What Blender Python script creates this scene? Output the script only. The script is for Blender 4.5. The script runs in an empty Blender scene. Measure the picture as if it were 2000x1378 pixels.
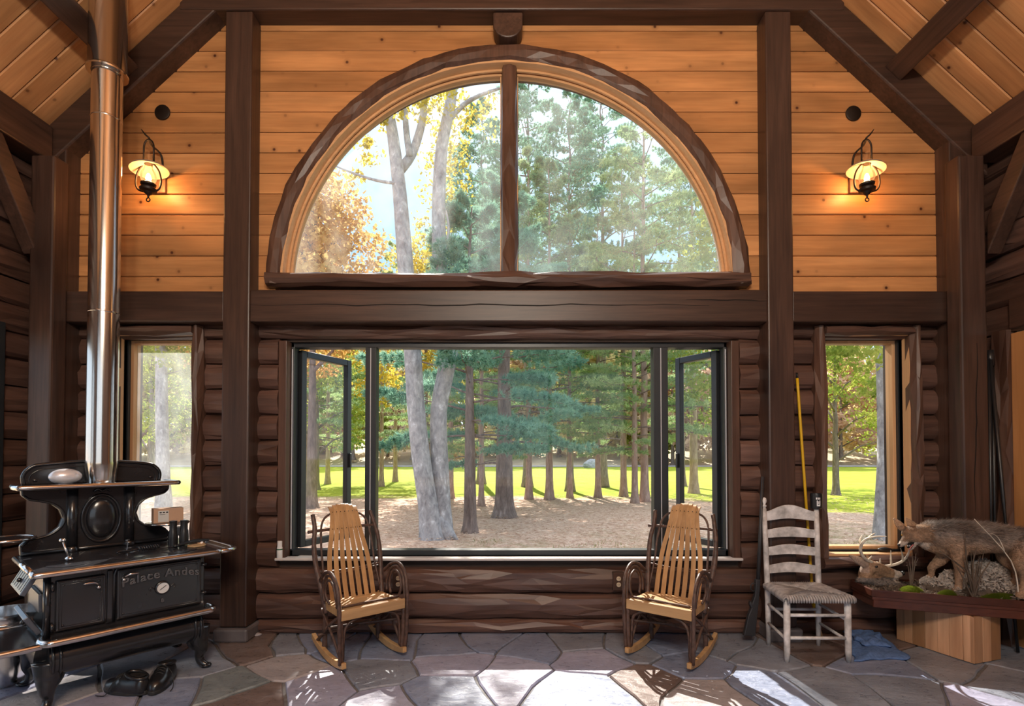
import bpy, bmesh, math, random
import numpy as np
from mathutils import Vector, Matrix, noise as mnoise
PI = math.pi
R = math.radians
C = bpy.context.scene.collection
SC = bpy.context.scene

# ------------------------------------------------------------------ camera, sky, sun, exposure
FPX, EYE, PITCH, PYC = 1007.0, 1.34, R(1.1), 865.7     # focal length and principal row in pixels of the 2000x1378 frame
cam_d = bpy.data.cameras.new('camera')
cam_d.sensor_width = 36.0
cam_d.lens = FPX / 2000.0 * 36.0
cam_d.shift_y = (PYC - 689.0) / 2000.0
cam_d.clip_end = 600
cam = bpy.data.objects.new('camera', cam_d); C.objects.link(cam)
cam.location = (0, 0, EYE)
cam.rotation_euler = (PI / 2 + PITCH, 0, 0)
SC.camera = cam

SUN_EL, SUN_AZ = R(42.5), R(-7.0)                       # azimuth measured from +Y towards +X
world = bpy.data.worlds.new('World'); SC.world = world
world.use_nodes = True
wn = world.node_tree.nodes; wl = world.node_tree.links
tcw = wn.new('ShaderNodeTexCoord'); sepw = wn.new('ShaderNodeSeparateXYZ')
wl.new(tcw.outputs['Generated'], sepw.inputs[0])
rw = wn.new('ShaderNodeValToRGB')                        # clear autumn sky: milky at the horizon, blue overhead
for e_, (p_, c_) in zip((rw.color_ramp.elements[0], rw.color_ramp.elements[1], rw.color_ramp.elements.new(0.6)), ((0.0, (0.60, 0.66, 0.72, 1)), (1.0, (0.20, 0.37, 0.68, 1)), (0.35, (0.25, 0.43, 0.63, 1)))):
    e_.position = p_; e_.color = c_
wl.new(sepw.outputs['Z'], rw.inputs['Fac'])
wn['Background'].inputs['Strength'].default_value = 1.7
wl.new(rw.outputs['Color'], wn['Background'].inputs['Color'])

sun_d = bpy.data.lights.new('sun', 'SUN')
sun_d.energy = 8.8
sun_d.angle = R(0.55)
sun_d.color = (1.0, 0.93, 0.82)
sun = bpy.data.objects.new('sun', sun_d); C.objects.link(sun)
sdir = Vector((math.sin(SUN_AZ) * math.cos(SUN_EL), math.cos(SUN_AZ) * math.cos(SUN_EL), math.sin(SUN_EL)))
sun.rotation_euler = sdir.to_track_quat('Z', 'Y').to_euler()
sun.location = (0, 20, 20)

def area_light(name, loc, aim, sx, sy, power, col):
    d = bpy.data.lights.new(name, 'AREA'); d.shape = 'RECTANGLE'; d.size = sx; d.size_y = sy
    d.energy = power; d.color = col
    o = bpy.data.objects.new(name, d); C.objects.link(o)
    o.location = loc
    o.rotation_euler = (Vector(aim) - Vector(loc)).to_track_quat('-Z', 'Y').to_euler()
    return o
SC.view_settings.view_transform = 'Standard'
SC.view_settings.look = 'None'
SC.view_settings.gamma = 1.0
SC.view_settings.use_curve_mapping = False
SC.view_settings.exposure = 0.36
SC.cycles.use_denoising = True
SC.cycles.adaptive_threshold = 0.04
SC.cycles.max_bounces = 8
SC.cycles.diffuse_bounces = 4
SC.cycles.glossy_bounces = 4
SC.cycles.transparent_max_bounces = 16
SC.cycles.sample_clamp_indirect = 6.0
SC.cycles.caustics_reflective = False
SC.cycles.caustics_refractive = False

# ------------------------------------------------------------------ helpers
_cp, _sp = math.cos(PITCH), math.sin(PITCH)
def at(px, py, Y):
    """World point at depth Y seen at pixel (px, py) of the 2000x1378 frame."""
    u = (px - 1000.0) / FPX; v = (PYC - py) / FPX
    t = Y / (_cp - v * _sp)
    return Vector((u * t, Y, EYE + t * (_sp + v * _cp)))
def ground(px, py, z=0.0):
    u = (px - 1000.0) / FPX; v = (PYC - py) / FPX
    t = (z - EYE) / (_sp + v * _cp)
    return Vector((u * t, t * (_cp - v * _sp), z))

def rnd(seed):
    return random.Random(seed)

class MB:
    """Collects shapes; build() links them as one mesh object."""
    def __init__(s):
        s.v = []; s.f = []
    def add(s, vs, fs):
        n = len(s.v)
        s.v.extend([tuple(p) for p in vs])
        s.f.extend([tuple(i + n for i in f) for f in fs])
        return s
    def box(s, lo, hi, M=None):
        x0, y0, z0 = lo; x1, y1, z1 = hi
        vs = [Vector(p) for p in ((x0,y0,z0),(x1,y0,z0),(x1,y1,z0),(x0,y1,z0),(x0,y0,z1),(x1,y0,z1),(x1,y1,z1),(x0,y1,z1))]
        if M is not None: vs = [M @ p for p in vs]
        return s.add(vs, [(0,3,2,1),(4,5,6,7),(0,1,5,4),(1,2,6,5),(2,3,7,6),(3,0,4,7)])
    def prism(s, poly, d, cap=True):
        """poly: 3D points of a planar outline; extruded by vector d."""
        n = len(poly); d = Vector(d)
        vs = [Vector(p) for p in poly] + [Vector(p) + d for p in poly]
        fs = [(i, (i + 1) % n, n + (i + 1) % n, n + i) for i in range(n)]
        if cap: fs += [tuple(range(n))[::-1], tuple(range(n, 2 * n))]
        return s.add(vs, fs)
    def tube(s, pts, r, n=8, closed=False, flat=None, cap=True):
        pts = [Vector(p) for p in pts]; m = len(pts)
        rr = list(r) if hasattr(r, '__len__') else [r] * m
        tan = []
        for i in range(m):
            a = pts[(i - 1) % m] if (closed or i > 0) else pts[i]
            b = pts[(i + 1) % m] if (closed or i < m - 1) else pts[i]
            t = b - a
            tan.append(t.normalized() if t.length > 1e-9 else Vector((0, 0, 1)))
        up = Vector((0, 0, 1)) if abs(tan[0].z) < 0.9 else Vector((1, 0, 0))
        nx = tan[0].cross(up).normalized()
        vs = []
        for i in range(m):
            if i > 0:
                nx = nx - tan[i] * nx.dot(tan[i])
                nx = nx.normalized() if nx.length > 1e-6 else tan[i].orthogonal().normalized()
            ny = tan[i].cross(nx)
            for k in range(n):
                a = 2 * PI * k / n
                vs.append(pts[i] + (nx * math.cos(a) * (flat[0] if flat else 1) + ny * math.sin(a) * (flat[1] if flat else 1)) * rr[i])
        fs = []
        for i in range(m if closed else m - 1):
            j = (i + 1) % m
            for k in range(n):
                k2 = (k + 1) % n
                fs.append((i * n + k, i * n + k2, j * n + k2, j * n + k))
        if cap and not closed:
            fs.append(tuple(range(n))[::-1]); fs.append(tuple(range((m - 1) * n, m * n)))
        return s.add(vs, fs)
    def lathe(s, prof, n=24, M=None, cap=True):
        """prof: [(radius, z)] turned about Z."""
        M = M or Matrix()
        vs = []; m = len(prof)
        for (r, z) in prof:
            for k in range(n):
                a = 2 * PI * k / n
                vs.append(M @ Vector((r * math.cos(a), r * math.sin(a), z)))
        fs = []
        for i in range(m - 1):
            for k in range(n):
                k2 = (k + 1) % n
                fs.append((i * n + k, i * n + k2, (i + 1) * n + k2, (i + 1) * n + k))
        if cap:
            fs.append(tuple(range(n))[::-1]); fs.append(tuple(range((m - 1) * n, m * n)))
        return s.add(vs, fs)
    def ell(s, c, r, n=16, m=10, M=None):
        prof = []
        c = Vector(c); vs = []; fs = []
        for i in range(m + 1):
            t = PI * i / m
            for k in range(n):
                a = 2 * PI * k / n
                p = Vector((r[0] * math.sin(t) * math.cos(a), r[1] * math.sin(t) * math.sin(a), r[2] * math.cos(t)))
                if M is not None: p = M @ p
                vs.append(c + p)
        for i in range(m):
            for k in range(n):
                k2 = (k + 1) % n
                fs.append((i * n + k, (i + 1) * n + k, (i + 1) * n + k2, i * n + k2))
        return s.add(vs, fs)
    def build(s, name, m, parent=None, smooth=False, bevel=0.0, seg=2, ang=40):
        me = bpy.data.meshes.new(name)
        me.from_pydata(s.v, [], s.f)
        me.validate(clean_customdata=False)
        me.update()
        return link(name, me, m, parent, smooth, bevel, seg, ang)

def link(name, me, m, parent=None, smooth=False, bevel=0.0, seg=2, ang=40):
    if m is not None:
        me.materials.append(m)
    o = bpy.data.objects.new(name, me); C.objects.link(o)
    if parent is not None:
        o.parent = parent
        if parent.get('_world'):
            o.matrix_parent_inverse = parent.matrix_basis.inverted()
    if smooth:
        me.polygons.foreach_set('use_smooth', [True] * len(me.polygons))
        if smooth == 'auto':
            me.set_sharp_from_angle(angle=R(ang))
    if bevel > 0:
        b = o.modifiers.new('bevel', 'BEVEL'); b.width = bevel; b.segments = seg; b.limit_method = 'ANGLE'; b.angle_limit = R(35)
        b.harden_normals = False
    return o

def empty(name, loc=(0, 0, 0), rz=0.0, world_children=False):
    o = bpy.data.objects.new(name, None); C.objects.link(o)
    o.location = loc; o.rotation_euler = (0, 0, rz); o.empty_display_size = 0.1
    if world_children:
        o['_world'] = 1
    return o
def tag(o, label, cat, group=None):
    o['label'] = label; o['category'] = cat
    if group: o['group'] = group
    return o
def struct(o):
    o['kind'] = 'structure'; return o
def copy_tree(o, parent=None):
    c = o.copy(); C.objects.link(c)
    if parent is not None:
        c.parent = parent
    for ch in list(o.children):
        copy_tree(ch, c)
    return c
def spline(pts, n=8):
    """Catmull-Rom through pts."""
    P = [Vector(p) for p in pts]; out = []
    for i in range(len(P) - 1):
        p0 = P[max(i - 1, 0)]; p1 = P[i]; p2 = P[i + 1]; p3 = P[min(i + 2, len(P) - 1)]
        for k in range(n):
            t = k / n
            out.append(0.5 * ((2 * p1) + (p2 - p0) * t + (2 * p0 - 5 * p1 + 4 * p2 - p3) * t * t + (3 * p1 - p0 - 3 * p2 + p3) * t ** 3))
    out.append(P[-1])
    return out
def lerpr(rs, n):
    out = []
    for i in range(len(rs) - 1):
        for k in range(n): out.append(rs[i] + (rs[i + 1] - rs[i]) * k / n)
    out.append(rs[-1]); return out

# ------------------------------------------------------------------ materials (all node based)
def newmat(name):
    m = bpy.data.materials.new(name); m.use_nodes = True
    nt = m.node_tree
    return m, nt.nodes, nt.links, nt.nodes['Principled BSDF']
def col4(c): return (c[0], c[1], c[2], 1.0)
def ramp(N, stops):
    r = N.new('ShaderNodeValToRGB')
    e = r.color_ramp.elements
    while len(e) < len(stops): e.new(0.5)
    for i, (p, c) in enumerate(stops):
        e[i].position = p; e[i].color = col4(c) if hasattr(c, '__len__') else (c, c, c, 1)
    return r
def mixc(N, L, fac, a, b, mode='MIX'):
    m = N.new('ShaderNodeMix'); m.data_type = 'RGBA'; m.blend_type = mode
    for sock, v in ((m.inputs[0], fac), (m.inputs[6], a), (m.inputs[7], b)):
        if isinstance(v, (int, float)): sock.default_value = v
        elif hasattr(v, '__len__'): sock.default_value = col4(v)
        else: L.new(v, sock)
    return m.outputs[2]
def coords(N, L, scale=(1, 1, 1), rnd_off=True, space='Object'):
    tc = N.new('ShaderNodeTexCoord')
    src = tc.outputs[space]
    if rnd_off:
        oi = N.new('ShaderNodeObjectInfo')
        sc = N.new('ShaderNodeVectorMath'); sc.operation = 'SCALE'
        sc.inputs[0].default_value = (13.7, 29.1, 47.3)
        L.new(oi.outputs['Random'], sc.inputs['Scale'])
        ad = N.new('ShaderNodeVectorMath'); ad.operation = 'ADD'
        L.new(src, ad.inputs[0]); L.new(sc.outputs[0], ad.inputs[1]); src = ad.outputs[0]
    mp = N.new('ShaderNodeMapping'); mp.inputs['Scale'].default_value = scale
    L.new(src, mp.inputs['Vector'])
    return mp.outputs['Vector']
def noise(N, L, vec, scale, detail=4, rough=0.55, dist=0.0):
    n = N.new('ShaderNodeTexNoise')
    n.inputs['Scale'].default_value = scale; n.inputs['Detail'].default_value = detail
    n.inputs['Roughness'].default_value = rough; n.inputs['Distortion'].default_value = dist
    L.new(vec, n.inputs['Vector'])
    return n.outputs['Fac']
def bump(N, L, B, h, strength=0.2, dist=0.01):
    b = N.new('ShaderNodeBump'); b.inputs['Strength'].default_value = strength; b.inputs['Distance'].default_value = dist
    L.new(h, b.inputs['Height']); L.new(b.outputs['Normal'], B.inputs['Normal'])

def plain(name, c, rough=0.5, metal=0.0, spec=0.5, coat=0.0, var=0.0, nscale=6.0, bmp=0.0):
    m, N, L, B = newmat(name)
    B.inputs['Base Color'].default_value = col4(c)
    B.inputs['Roughness'].default_value = rough; B.inputs['Metallic'].default_value = metal
    B.inputs['Specular IOR Level'].default_value = spec
    if coat: B.inputs['Coat Weight'].default_value = coat; B.inputs['Coat Roughness'].default_value = 0.15
    v = coords(N, L)
    nf = noise(N, L, v, nscale, 5)
    a = tuple(max(0, x * (1 - var)) for x in c); b = tuple(x * (1 + var) for x in c)
    r = ramp(N, [(0.3, a), (0.7, b)]); L.new(nf, r.inputs['Fac'])
    L.new(r.outputs['Color'], B.inputs['Base Color'])
    if bmp: bump(N, L, B, nf, bmp, 0.01)
    return m

def wood(name, c1, c2, axis='X', rough=0.5, grain=22.0, knots=0.0, kcol=(0.10, 0.035, 0.015), objvar=0.12, bmp=0.12, spec=0.4, blotch=0.35, across=None):
    m, N, L, B = newmat(name)
    g = grain
    sc = {'X': (1.1, g, g), 'Y': (g, 1.1, g), 'Z': (g, g, 1.1)}[axis]
    v = coords(N, L, sc)
    nf = noise(N, L, v, 1.6, 7, 0.6, 0.5)
    r = ramp(N, [(0.25, c1), (0.75, c2)]); L.new(nf, r.inputs['Fac'])
    out = r.outputs['Color']
    v2 = coords(N, L, {'X': (0.8, 4, 4), 'Y': (4, 0.8, 4), 'Z': (4, 4, 0.8)}[axis])
    nb = noise(N, L, v2, 1.5, 3)
    rb = ramp(N, [(0.3, (1 - blotch,) * 3), (0.7, (1 + blotch * 0.4,) * 3)]); L.new(nb, rb.inputs['Fac'])
    out = mixc(N, L, 1.0, out, rb.outputs['Color'], 'MULTIPLY')
    oi = N.new('ShaderNodeObjectInfo')
    ro = ramp(N, [(0.0, (1 - objvar, 1 - objvar * 1.2, 1 - objvar * 1.5)), (1.0, (1 + objvar, 1 + objvar, 1 + objvar))])
    L.new(oi.outputs['Random'], ro.inputs['Fac'])
    out = mixc(N, L, 1.0, out, ro.outputs['Color'], 'MULTIPLY')
    if knots:
        if across:
            vk = coords(N, L, (1, 1, 1))
            sp_ = N.new('ShaderNodeSeparateXYZ'); L.new(vk, sp_.inputs[0]); cb_ = N.new('ShaderNodeCombineXYZ')
            L.new(sp_.outputs[axis], cb_.inputs[0]); L.new(sp_.outputs[across], cb_.inputs[1]); vk = cb_.outputs[0]
            vo = N.new('ShaderNodeTexVoronoi'); vo.voronoi_dimensions = '2D'; vo.feature = 'F1'; vo.inputs['Scale'].default_value = knots
            L.new(vk, vo.inputs['Vector'])
            rk = ramp(N, [(0.006 * knots, 1.0), (0.011 * knots, 0.6), (0.014 * knots, 0.25), (0.034 * knots, 0.0)]); L.new(vo.outputs['Distance'], rk.inputs['Fac'])
            sr = N.new('ShaderNodeSeparateColor'); L.new(vo.outputs['Color'], sr.inputs[0])
            gt_ = ramp(N, [(0.30, 0.0), (0.75, 1.0)]); L.new(sr.outputs[0], gt_.inputs['Fac'])
            kf = mixc(N, L, 1.0, rk.outputs['Color'], gt_.outputs['Color'], 'MULTIPLY')
            out = mixc(N, L, kf, out, kcol)
        else:
            vk = coords(N, L, {'X': (2.0, 5.2, 5.2), 'Y': (5.2, 2.0, 5.2), 'Z': (5.2, 5.2, 2.0)}[axis])
            vo = N.new('ShaderNodeTexVoronoi'); vo.feature = 'F1'; vo.inputs['Scale'].default_value = knots
            L.new(vk, vo.inputs['Vector'])
            rk = ramp(N, [(0.045, 1.0), (0.10, 0.45), (0.22, 0.0)]); L.new(vo.outputs['Distance'], rk.inputs['Fac'])
            out = mixc(N, L, rk.outputs['Color'], out, kcol)
    L.new(out, B.inputs['Base Color'])
    B.inputs['Roughness'].default_value = rough
    B.inputs['Specular IOR Level'].default_value = spec
    if bmp: bump(N, L, B, nf, bmp, 0.004)
    return m

MAT = {}
MAT['pine'] = wood('pine boards', (0.50, 0.225, 0.085), (0.66, 0.33, 0.135), 'X', 0.42, 24, 4.2, (0.075, 0.02, 0.01), 0.15, 0.05, across='Z')
MAT['pine_ceiling'] = wood('pine ceiling', (0.52, 0.24, 0.10), (0.68, 0.36, 0.16), 'X', 0.45, 24, 4.2, (0.075, 0.02, 0.01), 0.14, 0.05, across='Y')
def timber(axis): return wood('stained timber ' + axis, (0.034, 0.0175, 0.0135), (0.094, 0.050, 0.036), axis, 0.42, 26, 0.28, (0.02, 0.009, 0.007), 0.12, 0.16, 0.5)
MAT['timber_x'] = timber('X'); MAT['timber_y'] = timber('Y'); MAT['timber_z'] = timber('Z')
def logm(axis): return wood('hewn log ' + axis, (0.070, 0.036, 0.029), (0.165, 0.090, 0.069), axis, 0.42, 18, 0.25, (0.03, 0.012, 0.008), 0.2, 0.14, 0.5)
MAT['log_x'] = logm('X'); MAT['log_y'] = logm('Y')
MAT['hewn_z'] = wood('hewn trim Z', (0.060, 0.030, 0.022), (0.145, 0.076, 0.052), 'Z', 0.40, 18, 0.25, (0.03, 0.012, 0.008), 0.1, 0.14)
MAT['fir_x'] = wood('fir jamb X', (0.62, 0.35, 0.17), (0.74, 0.45, 0.24), 'X', 0.4, 26, 0, objvar=0.03, blotch=0.12)
MAT['fir_z'] = wood('fir jamb Z', (0.62, 0.35, 0.17), (0.74, 0.45, 0.24), 'Z', 0.4, 26, 0, objvar=0.03, blotch=0.12)
MAT['door_wood'] = wood('door wood', (0.42, 0.19, 0.07), (0.55, 0.27, 0.11), 'Z', 0.42, 20, 0, blotch=0.2)
MAT['black_alu'] = plain('black aluminium', (0.022, 0.025, 0.029), 0.38, 0.0, 0.5, var=0.1)
MAT['grey_alu'] = plain('window seal', (0.55, 0.56, 0.6), 0.4, 0.0, var=0.05)
MAT['sill'] = plain('white sill edge', (0.62, 0.58, 0.56), 0.4, var=0.05)
MAT['plaster_dark'] = plain('sheathing', (0.035, 0.020, 0.014), 0.8, var=0.2)
MAT['outside_wall'] = plain('outside wall', (0.12, 0.06, 0.035), 0.7, var=0.2)
MAT['iron'] = plain('black cast iron', (0.017, 0.017, 0.020), 0.22, 0.0, 0.6, 0.25, 0.2, 14, 0.03)
MAT['iron_top'] = plain('blackened cooktop', (0.024, 0.024, 0.029), 0.22, 0.0, 0.6, 0.0, 0.25, 9, 0.03)
MAT['nickel'] = plain('polished nickel', (0.72, 0.69, 0.68), 0.16, 1.0, var=0.05)
MAT['steel'] = plain('stainless pipe', (0.66, 0.62, 0.58), 0.17, 1.0, var=0.06, nscale=1.5)
MAT['wrought'] = plain('wrought iron', (0.020, 0.013, 0.010), 0.5, 0.4, var=0.2)
MAT['lantern_cream'] = plain('cream lantern enamel', (0.36, 0.28, 0.23), 0.4, var=0.06)
MAT['slat'] = wood('oak slat', (0.43, 0.235, 0.10), (0.60, 0.36, 0.17), 'Z', 0.42, 20, 0, objvar=0.10, blotch=0.25)
MAT['seat_oak'] = wood('oak seat', (0.46, 0.26, 0.115), (0.64, 0.40, 0.19), 'X', 0.42, 20, 0.3, (0.2, 0.09, 0.03), 0.06, blotch=0.25)
MAT['twig'] = plain('hickory bark', (0.085, 0.045, 0.032), 0.48, 0.0, 0.5, 0.0, 0.55, 30, 0.35)
MAT['whitewash'] = plain('worn whitewash', (0.60, 0.58, 0.58), 0.55, var=0.45, nscale=14, bmp=0.15)
MAT['outlet_plate'] = plain('bronze plate', (0.06, 0.03, 0.02), 0.4, 0.3, var=0.1)
MAT['outlet'] = plain('almond outlet', (0.55, 0.45, 0.32), 0.4, var=0.04)
MAT['white_plastic'] = plain('white plastic', (0.72, 0.72, 0.72), 0.4, var=0.03)
MAT['green_plastic'] = plain('green band', (0.02, 0.12, 0.05), 0.4, var=0.05)
MAT['black_plastic'] = plain('black plastic', (0.014, 0.014, 0.016), 0.38, var=0.1)
MAT['yellow'] = plain('yellow plastic', (0.72, 0.44, 0.015), 0.4, var=0.06)
MAT['leather'] = plain('black leather', (0.012, 0.012, 0.014), 0.30, 0.0, 0.6, 0.15, 0.2, 16, 0.1)
MAT['rubber'] = plain('dark rubber sole', (0.02, 0.02, 0.02), 0.6, var=0.15)
MAT['mahogany'] = wood('mahogany tray', (0.055, 0.016, 0.010), (0.11, 0.034, 0.020), 'X', 0.30, 20, 0, blotch=0.2)
MAT['pedestal_wood'] = wood('pedestal board', (0.46, 0.245, 0.135), (0.64, 0.39, 0.24), 'Z', 0.48, 16, 0.25, (0.25, 0.11, 0.05), 0.38, blotch=0.3)
MAT['gun'] = plain('dull gun stock', (0.028, 0.027, 0.030), 0.45, var=0.2)
MAT['cardboard'] = plain('cardboard', (0.52, 0.33, 0.22), 0.7, var=0.08)
MAT['paper'] = plain('white label', (0.62, 0.62, 0.60), 0.6, var=0.04)
MAT['brass'] = plain('brass plate', (0.6, 0.42, 0.16), 0.3, 1.0, var=0.05)
MAT['straw'] = plain('broom straw', (0.50, 0.33, 0.17), 0.7, var=0.3, nscale=40)
MAT['white_ink'] = plain('white print', (0.8, 0.8, 0.8), 0.5, var=0.02)
MAT['antler'] = plain('antler', (0.64, 0.56, 0.46), 0.45, var=0.35, nscale=16, bmp=0.1)
MAT['plinth'] = plain('plinth stone', (0.13, 0.115, 0.12), 0.5, var=0.3, bmp=0.3)

def glassmat(name, dust, seed, tint=(1, 1, 1), refl=0.055, dscale=(1.2, 1, 0.7)):
    m, N, L, B = newmat(name)
    out = N['Material Output']
    N.remove(B)
    tr = N.new('ShaderNodeBsdfTransparent'); tr.inputs[0].default_value = col4(tint)
    gl = N.new('ShaderNodeBsdfGlossy'); gl.inputs['Roughness'].default_value = 0.03
    lw = N.new('ShaderNodeLayerWeight'); lw.inputs['Blend'].default_value = 0.25
    mr = N.new('ShaderNodeMapRange'); mr.inputs['To Min'].default_value = refl; mr.inputs['To Max'].default_value = 0.7
    L.new(lw.outputs['Fresnel'], mr.inputs['Value'])
    mr.inputs['From Min'].default_value = 0.05; mr.inputs['From Max'].default_value = 1.0
    m1 = N.new('ShaderNodeMixShader')
    L.new(mr.outputs[0], m1.inputs[0]); L.new(tr.outputs[0], m1.inputs[1]); L.new(gl.outputs[0], m1.inputs[2])
    res = m1.outputs[0]
    if dust > 0:
        tl = N.new('ShaderNodeBsdfTranslucent'); tl.inputs[0].default_value = (0.85, 0.88, 0.92, 1)
        v = coords(N, L, dscale, rnd_off=False)
        va = N.new('ShaderNodeVectorMath'); va.operation = 'ADD'; va.inputs[1].default_value = (seed * 3.1, seed, seed * 7.7)
        L.new(v, va.inputs[0])
        nf = noise(N, L, va.outputs[0], 1.3, 4, 0.6, 0.3)
        r = ramp(N, [(0.36, dust * 0.10), (0.72, dust)]); L.new(nf, r.inputs['Fac'])
        m2 = N.new('ShaderNodeMixShader')
        L.new(r.outputs['Color'], m2.inputs[0]); L.new(res, m2.inputs[1]); L.new(tl.outputs[0], m2.inputs[2])
        res = m2.outputs[0]
    L.new(res, out.inputs['Surface'])
    return m
MAT['glass_clear'] = glassmat('clear window glass', 0.0, 1.0, (1, 1, 1), 0.018)
MAT['glass_arch'] = glassmat('dusty arch glass', 0.085, 4.0, (1, 1, 1), 0.03)
MAT['glass_side'] = glassmat('dusty side glass', 0.20, 9.0)
MAT['glass_lamp'] = glassmat('lamp chimney glass', 0.05, 2.0, (1, 0.93, 0.85), 0.12)

def slate(name, cs, rough=0.30):
    cs = [tuple(min(0.7, c_ * k_) for c_, k_ in zip(c, (1.12, 1.17, 1.27))) for c in cs]
    m, N, L, B = newmat(name)
    v = coords(N, L, (1, 1.7, 1))
    n1 = noise(N, L, v, 2.2, 8, 0.62, 0.8)
    r = ramp(N, [(0.25, cs[0]), (0.5, cs[1]), (0.75, cs[2])]); L.new(n1, r.inputs['Fac'])
    n2 = noise(N, L, v, 14, 6, 0.7, 1.2)
    rb = ramp(N, [(0.3, 0.72), (0.7, 1.12)]); L.new(n2, rb.inputs['Fac'])
    L.new(mixc(N, L, 1.0, r.outputs['Color'], rb.outputs['Color'], 'MULTIPLY'), B.inputs['Base Color'])
    rr = ramp(N, [(0.3, rough - 0.08), (0.7, rough + 0.18)]); L.new(n2, rr.inputs['Fac'])
    L.new(rr.outputs['Color'], B.inputs['Roughness'])
    va = N.new('ShaderNodeMath'); va.operation = 'ADD'; L.new(n1, va.inputs[0]); L.new(n2, va.inputs[1])
    bump(N, L, B, va.outputs[0], 0.45, 0.012)
    return m
SLATES = {
    'blue': slate('slate blue grey', ((0.15, 0.175, 0.245), (0.23, 0.26, 0.345), (0.32, 0.345, 0.43))),
    'grey': slate('slate grey', ((0.15, 0.165, 0.195), (0.24, 0.255, 0.29), (0.33, 0.345, 0.38))),
    'lav': slate('slate lavender', ((0.24, 0.235, 0.31), (0.34, 0.33, 0.41), (0.44, 0.43, 0.50))),
    'brown': slate('slate brown', ((0.11, 0.075, 0.062), (0.175, 0.125, 0.105), (0.25, 0.20, 0.18))),
    'tan': slate('slate tan', ((0.27, 0.235, 0.22), (0.37, 0.33, 0.32), (0.45, 0.40, 0.38))),
    'green': slate('slate grey green', ((0.14, 0.155, 0.15), (0.205, 0.225, 0.22), (0.27, 0.29, 0.28))),
}
MAT['mortar'] = plain('floor mortar', (0.16, 0.155, 0.16), 0.7, var=0.25, nscale=30, bmp=0.3)

def leafmat(name, c1, c2, trans=0.5, s1=1.1, s2=9.0):
    m, N, L, B = newmat(name)
    out = N['Material Output']; N.remove(B)
    tc = N.new('ShaderNodeTexCoord')
    nf = noise(N, L, tc.outputs['Object'], s1, 3)
    n2 = noise(N, L, tc.outputs['Object'], s2, 2)
    ad = N.new('ShaderNodeMath'); ad.operation = 'MULTIPLY_ADD'; ad.inputs[1].default_value = 0.5
    L.new(n2, ad.inputs[0]); L.new(nf, ad.inputs[2])
    r = ramp(N, [(0.55, c1), (0.95, c2)]); L.new(ad.outputs[0], r.inputs['Fac'])
    oi = N.new('ShaderNodeObjectInfo')
    ro = ramp(N, [(0.0, (0.85, 0.88, 0.85)), (1.0, (1.15, 1.08, 1.0))]); L.new(oi.outputs['Random'], ro.inputs['Fac'])
    c = mixc(N, L, 1.0, r.outputs['Color'], ro.outputs['Color'], 'MULTIPLY')
    d = N.new('ShaderNodeBsdfDiffuse'); t = N.new('ShaderNodeBsdfTranslucent')
    L.new(c, d.inputs[0]); L.new(c, t.inputs[0])
    mx = N.new('ShaderNodeMixShader'); mx.inputs[0].default_value = trans
    L.new(d.outputs[0], mx.inputs[1]); L.new(t.outputs[0], mx.inputs[2])
    L.new(mx.outputs[0], out.inputs['Surface'])
    return m
MAT['needle_blue'] = leafmat('blue green needles', (0.17, 0.37, 0.29), (0.40, 0.63, 0.50), 0.5)
MAT['needle_mid'] = leafmat('mid green needles', (0.24, 0.40, 0.22), (0.50, 0.62, 0.36), 0.55)
MAT['needle_green'] = leafmat('green needles', (0.27, 0.42, 0.20), (0.58, 0.68, 0.38), 0.55)
MAT['leaf_orange'] = leafmat('orange leaves', (0.60, 0.33, 0.11), (0.84, 0.60, 0.26), 0.6)
MAT['leaf_yellow'] = leafmat('yellow leaves', (0.52, 0.40, 0.05), (0.75, 0.62, 0.14), 0.6)
MAT['leaf_green'] = leafmat('yellow green leaves', (0.22, 0.32, 0.05), (0.55, 0.55, 0.14), 0.6)
MAT['leaf_pale'] = leafmat('pale autumn leaves', (0.66, 0.54, 0.26), (0.86, 0.76, 0.48), 0.6)
MAT['leaf_rust'] = leafmat('far rust leaves', (0.60, 0.42, 0.32), (0.80, 0.62, 0.50), 0.6)
def bark(name, c1, c2, c3, sc=5.0, vz=0.28):
    m, N, L, B = newmat(name)
    v = coords(N, L, (1, 1, vz))
    n1 = noise(N, L, v, sc * 2.2, 8, 0.65, 0.4)
    r = ramp(N, [(0.3, c1), (0.58, c2), (0.72, c3)]); L.new(n1, r.inputs['Fac'])
    L.new(r.outputs['Color'], B.inputs['Base Color']); B.inputs['Roughness'].default_value = 0.85
    v2 = coords(N, L, (1, 1, 0.12)); n2 = noise(N, L, v2, sc * 5, 5, 0.6)
    bump(N, L, B, n2, 0.8, 0.03)
    return m
MAT['bark_grey'] = bark('grey lichen bark', (0.20, 0.19, 0.20), (0.48, 0.46, 0.47), (0.82, 0.83, 0.85), 4.0, 0.55)
MAT['bark_pine'] = bark('pine bark', (0.13, 0.092, 0.08), (0.28, 0.21, 0.18), (0.44, 0.35, 0.31))
MAT['bark_light'] = bark('sunlit-toned pine bark', (0.27, 0.18, 0.14), (0.46, 0.32, 0.26), (0.58, 0.45, 0.38))  # paler copy of the pine bark, sunlight put into its colour

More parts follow.
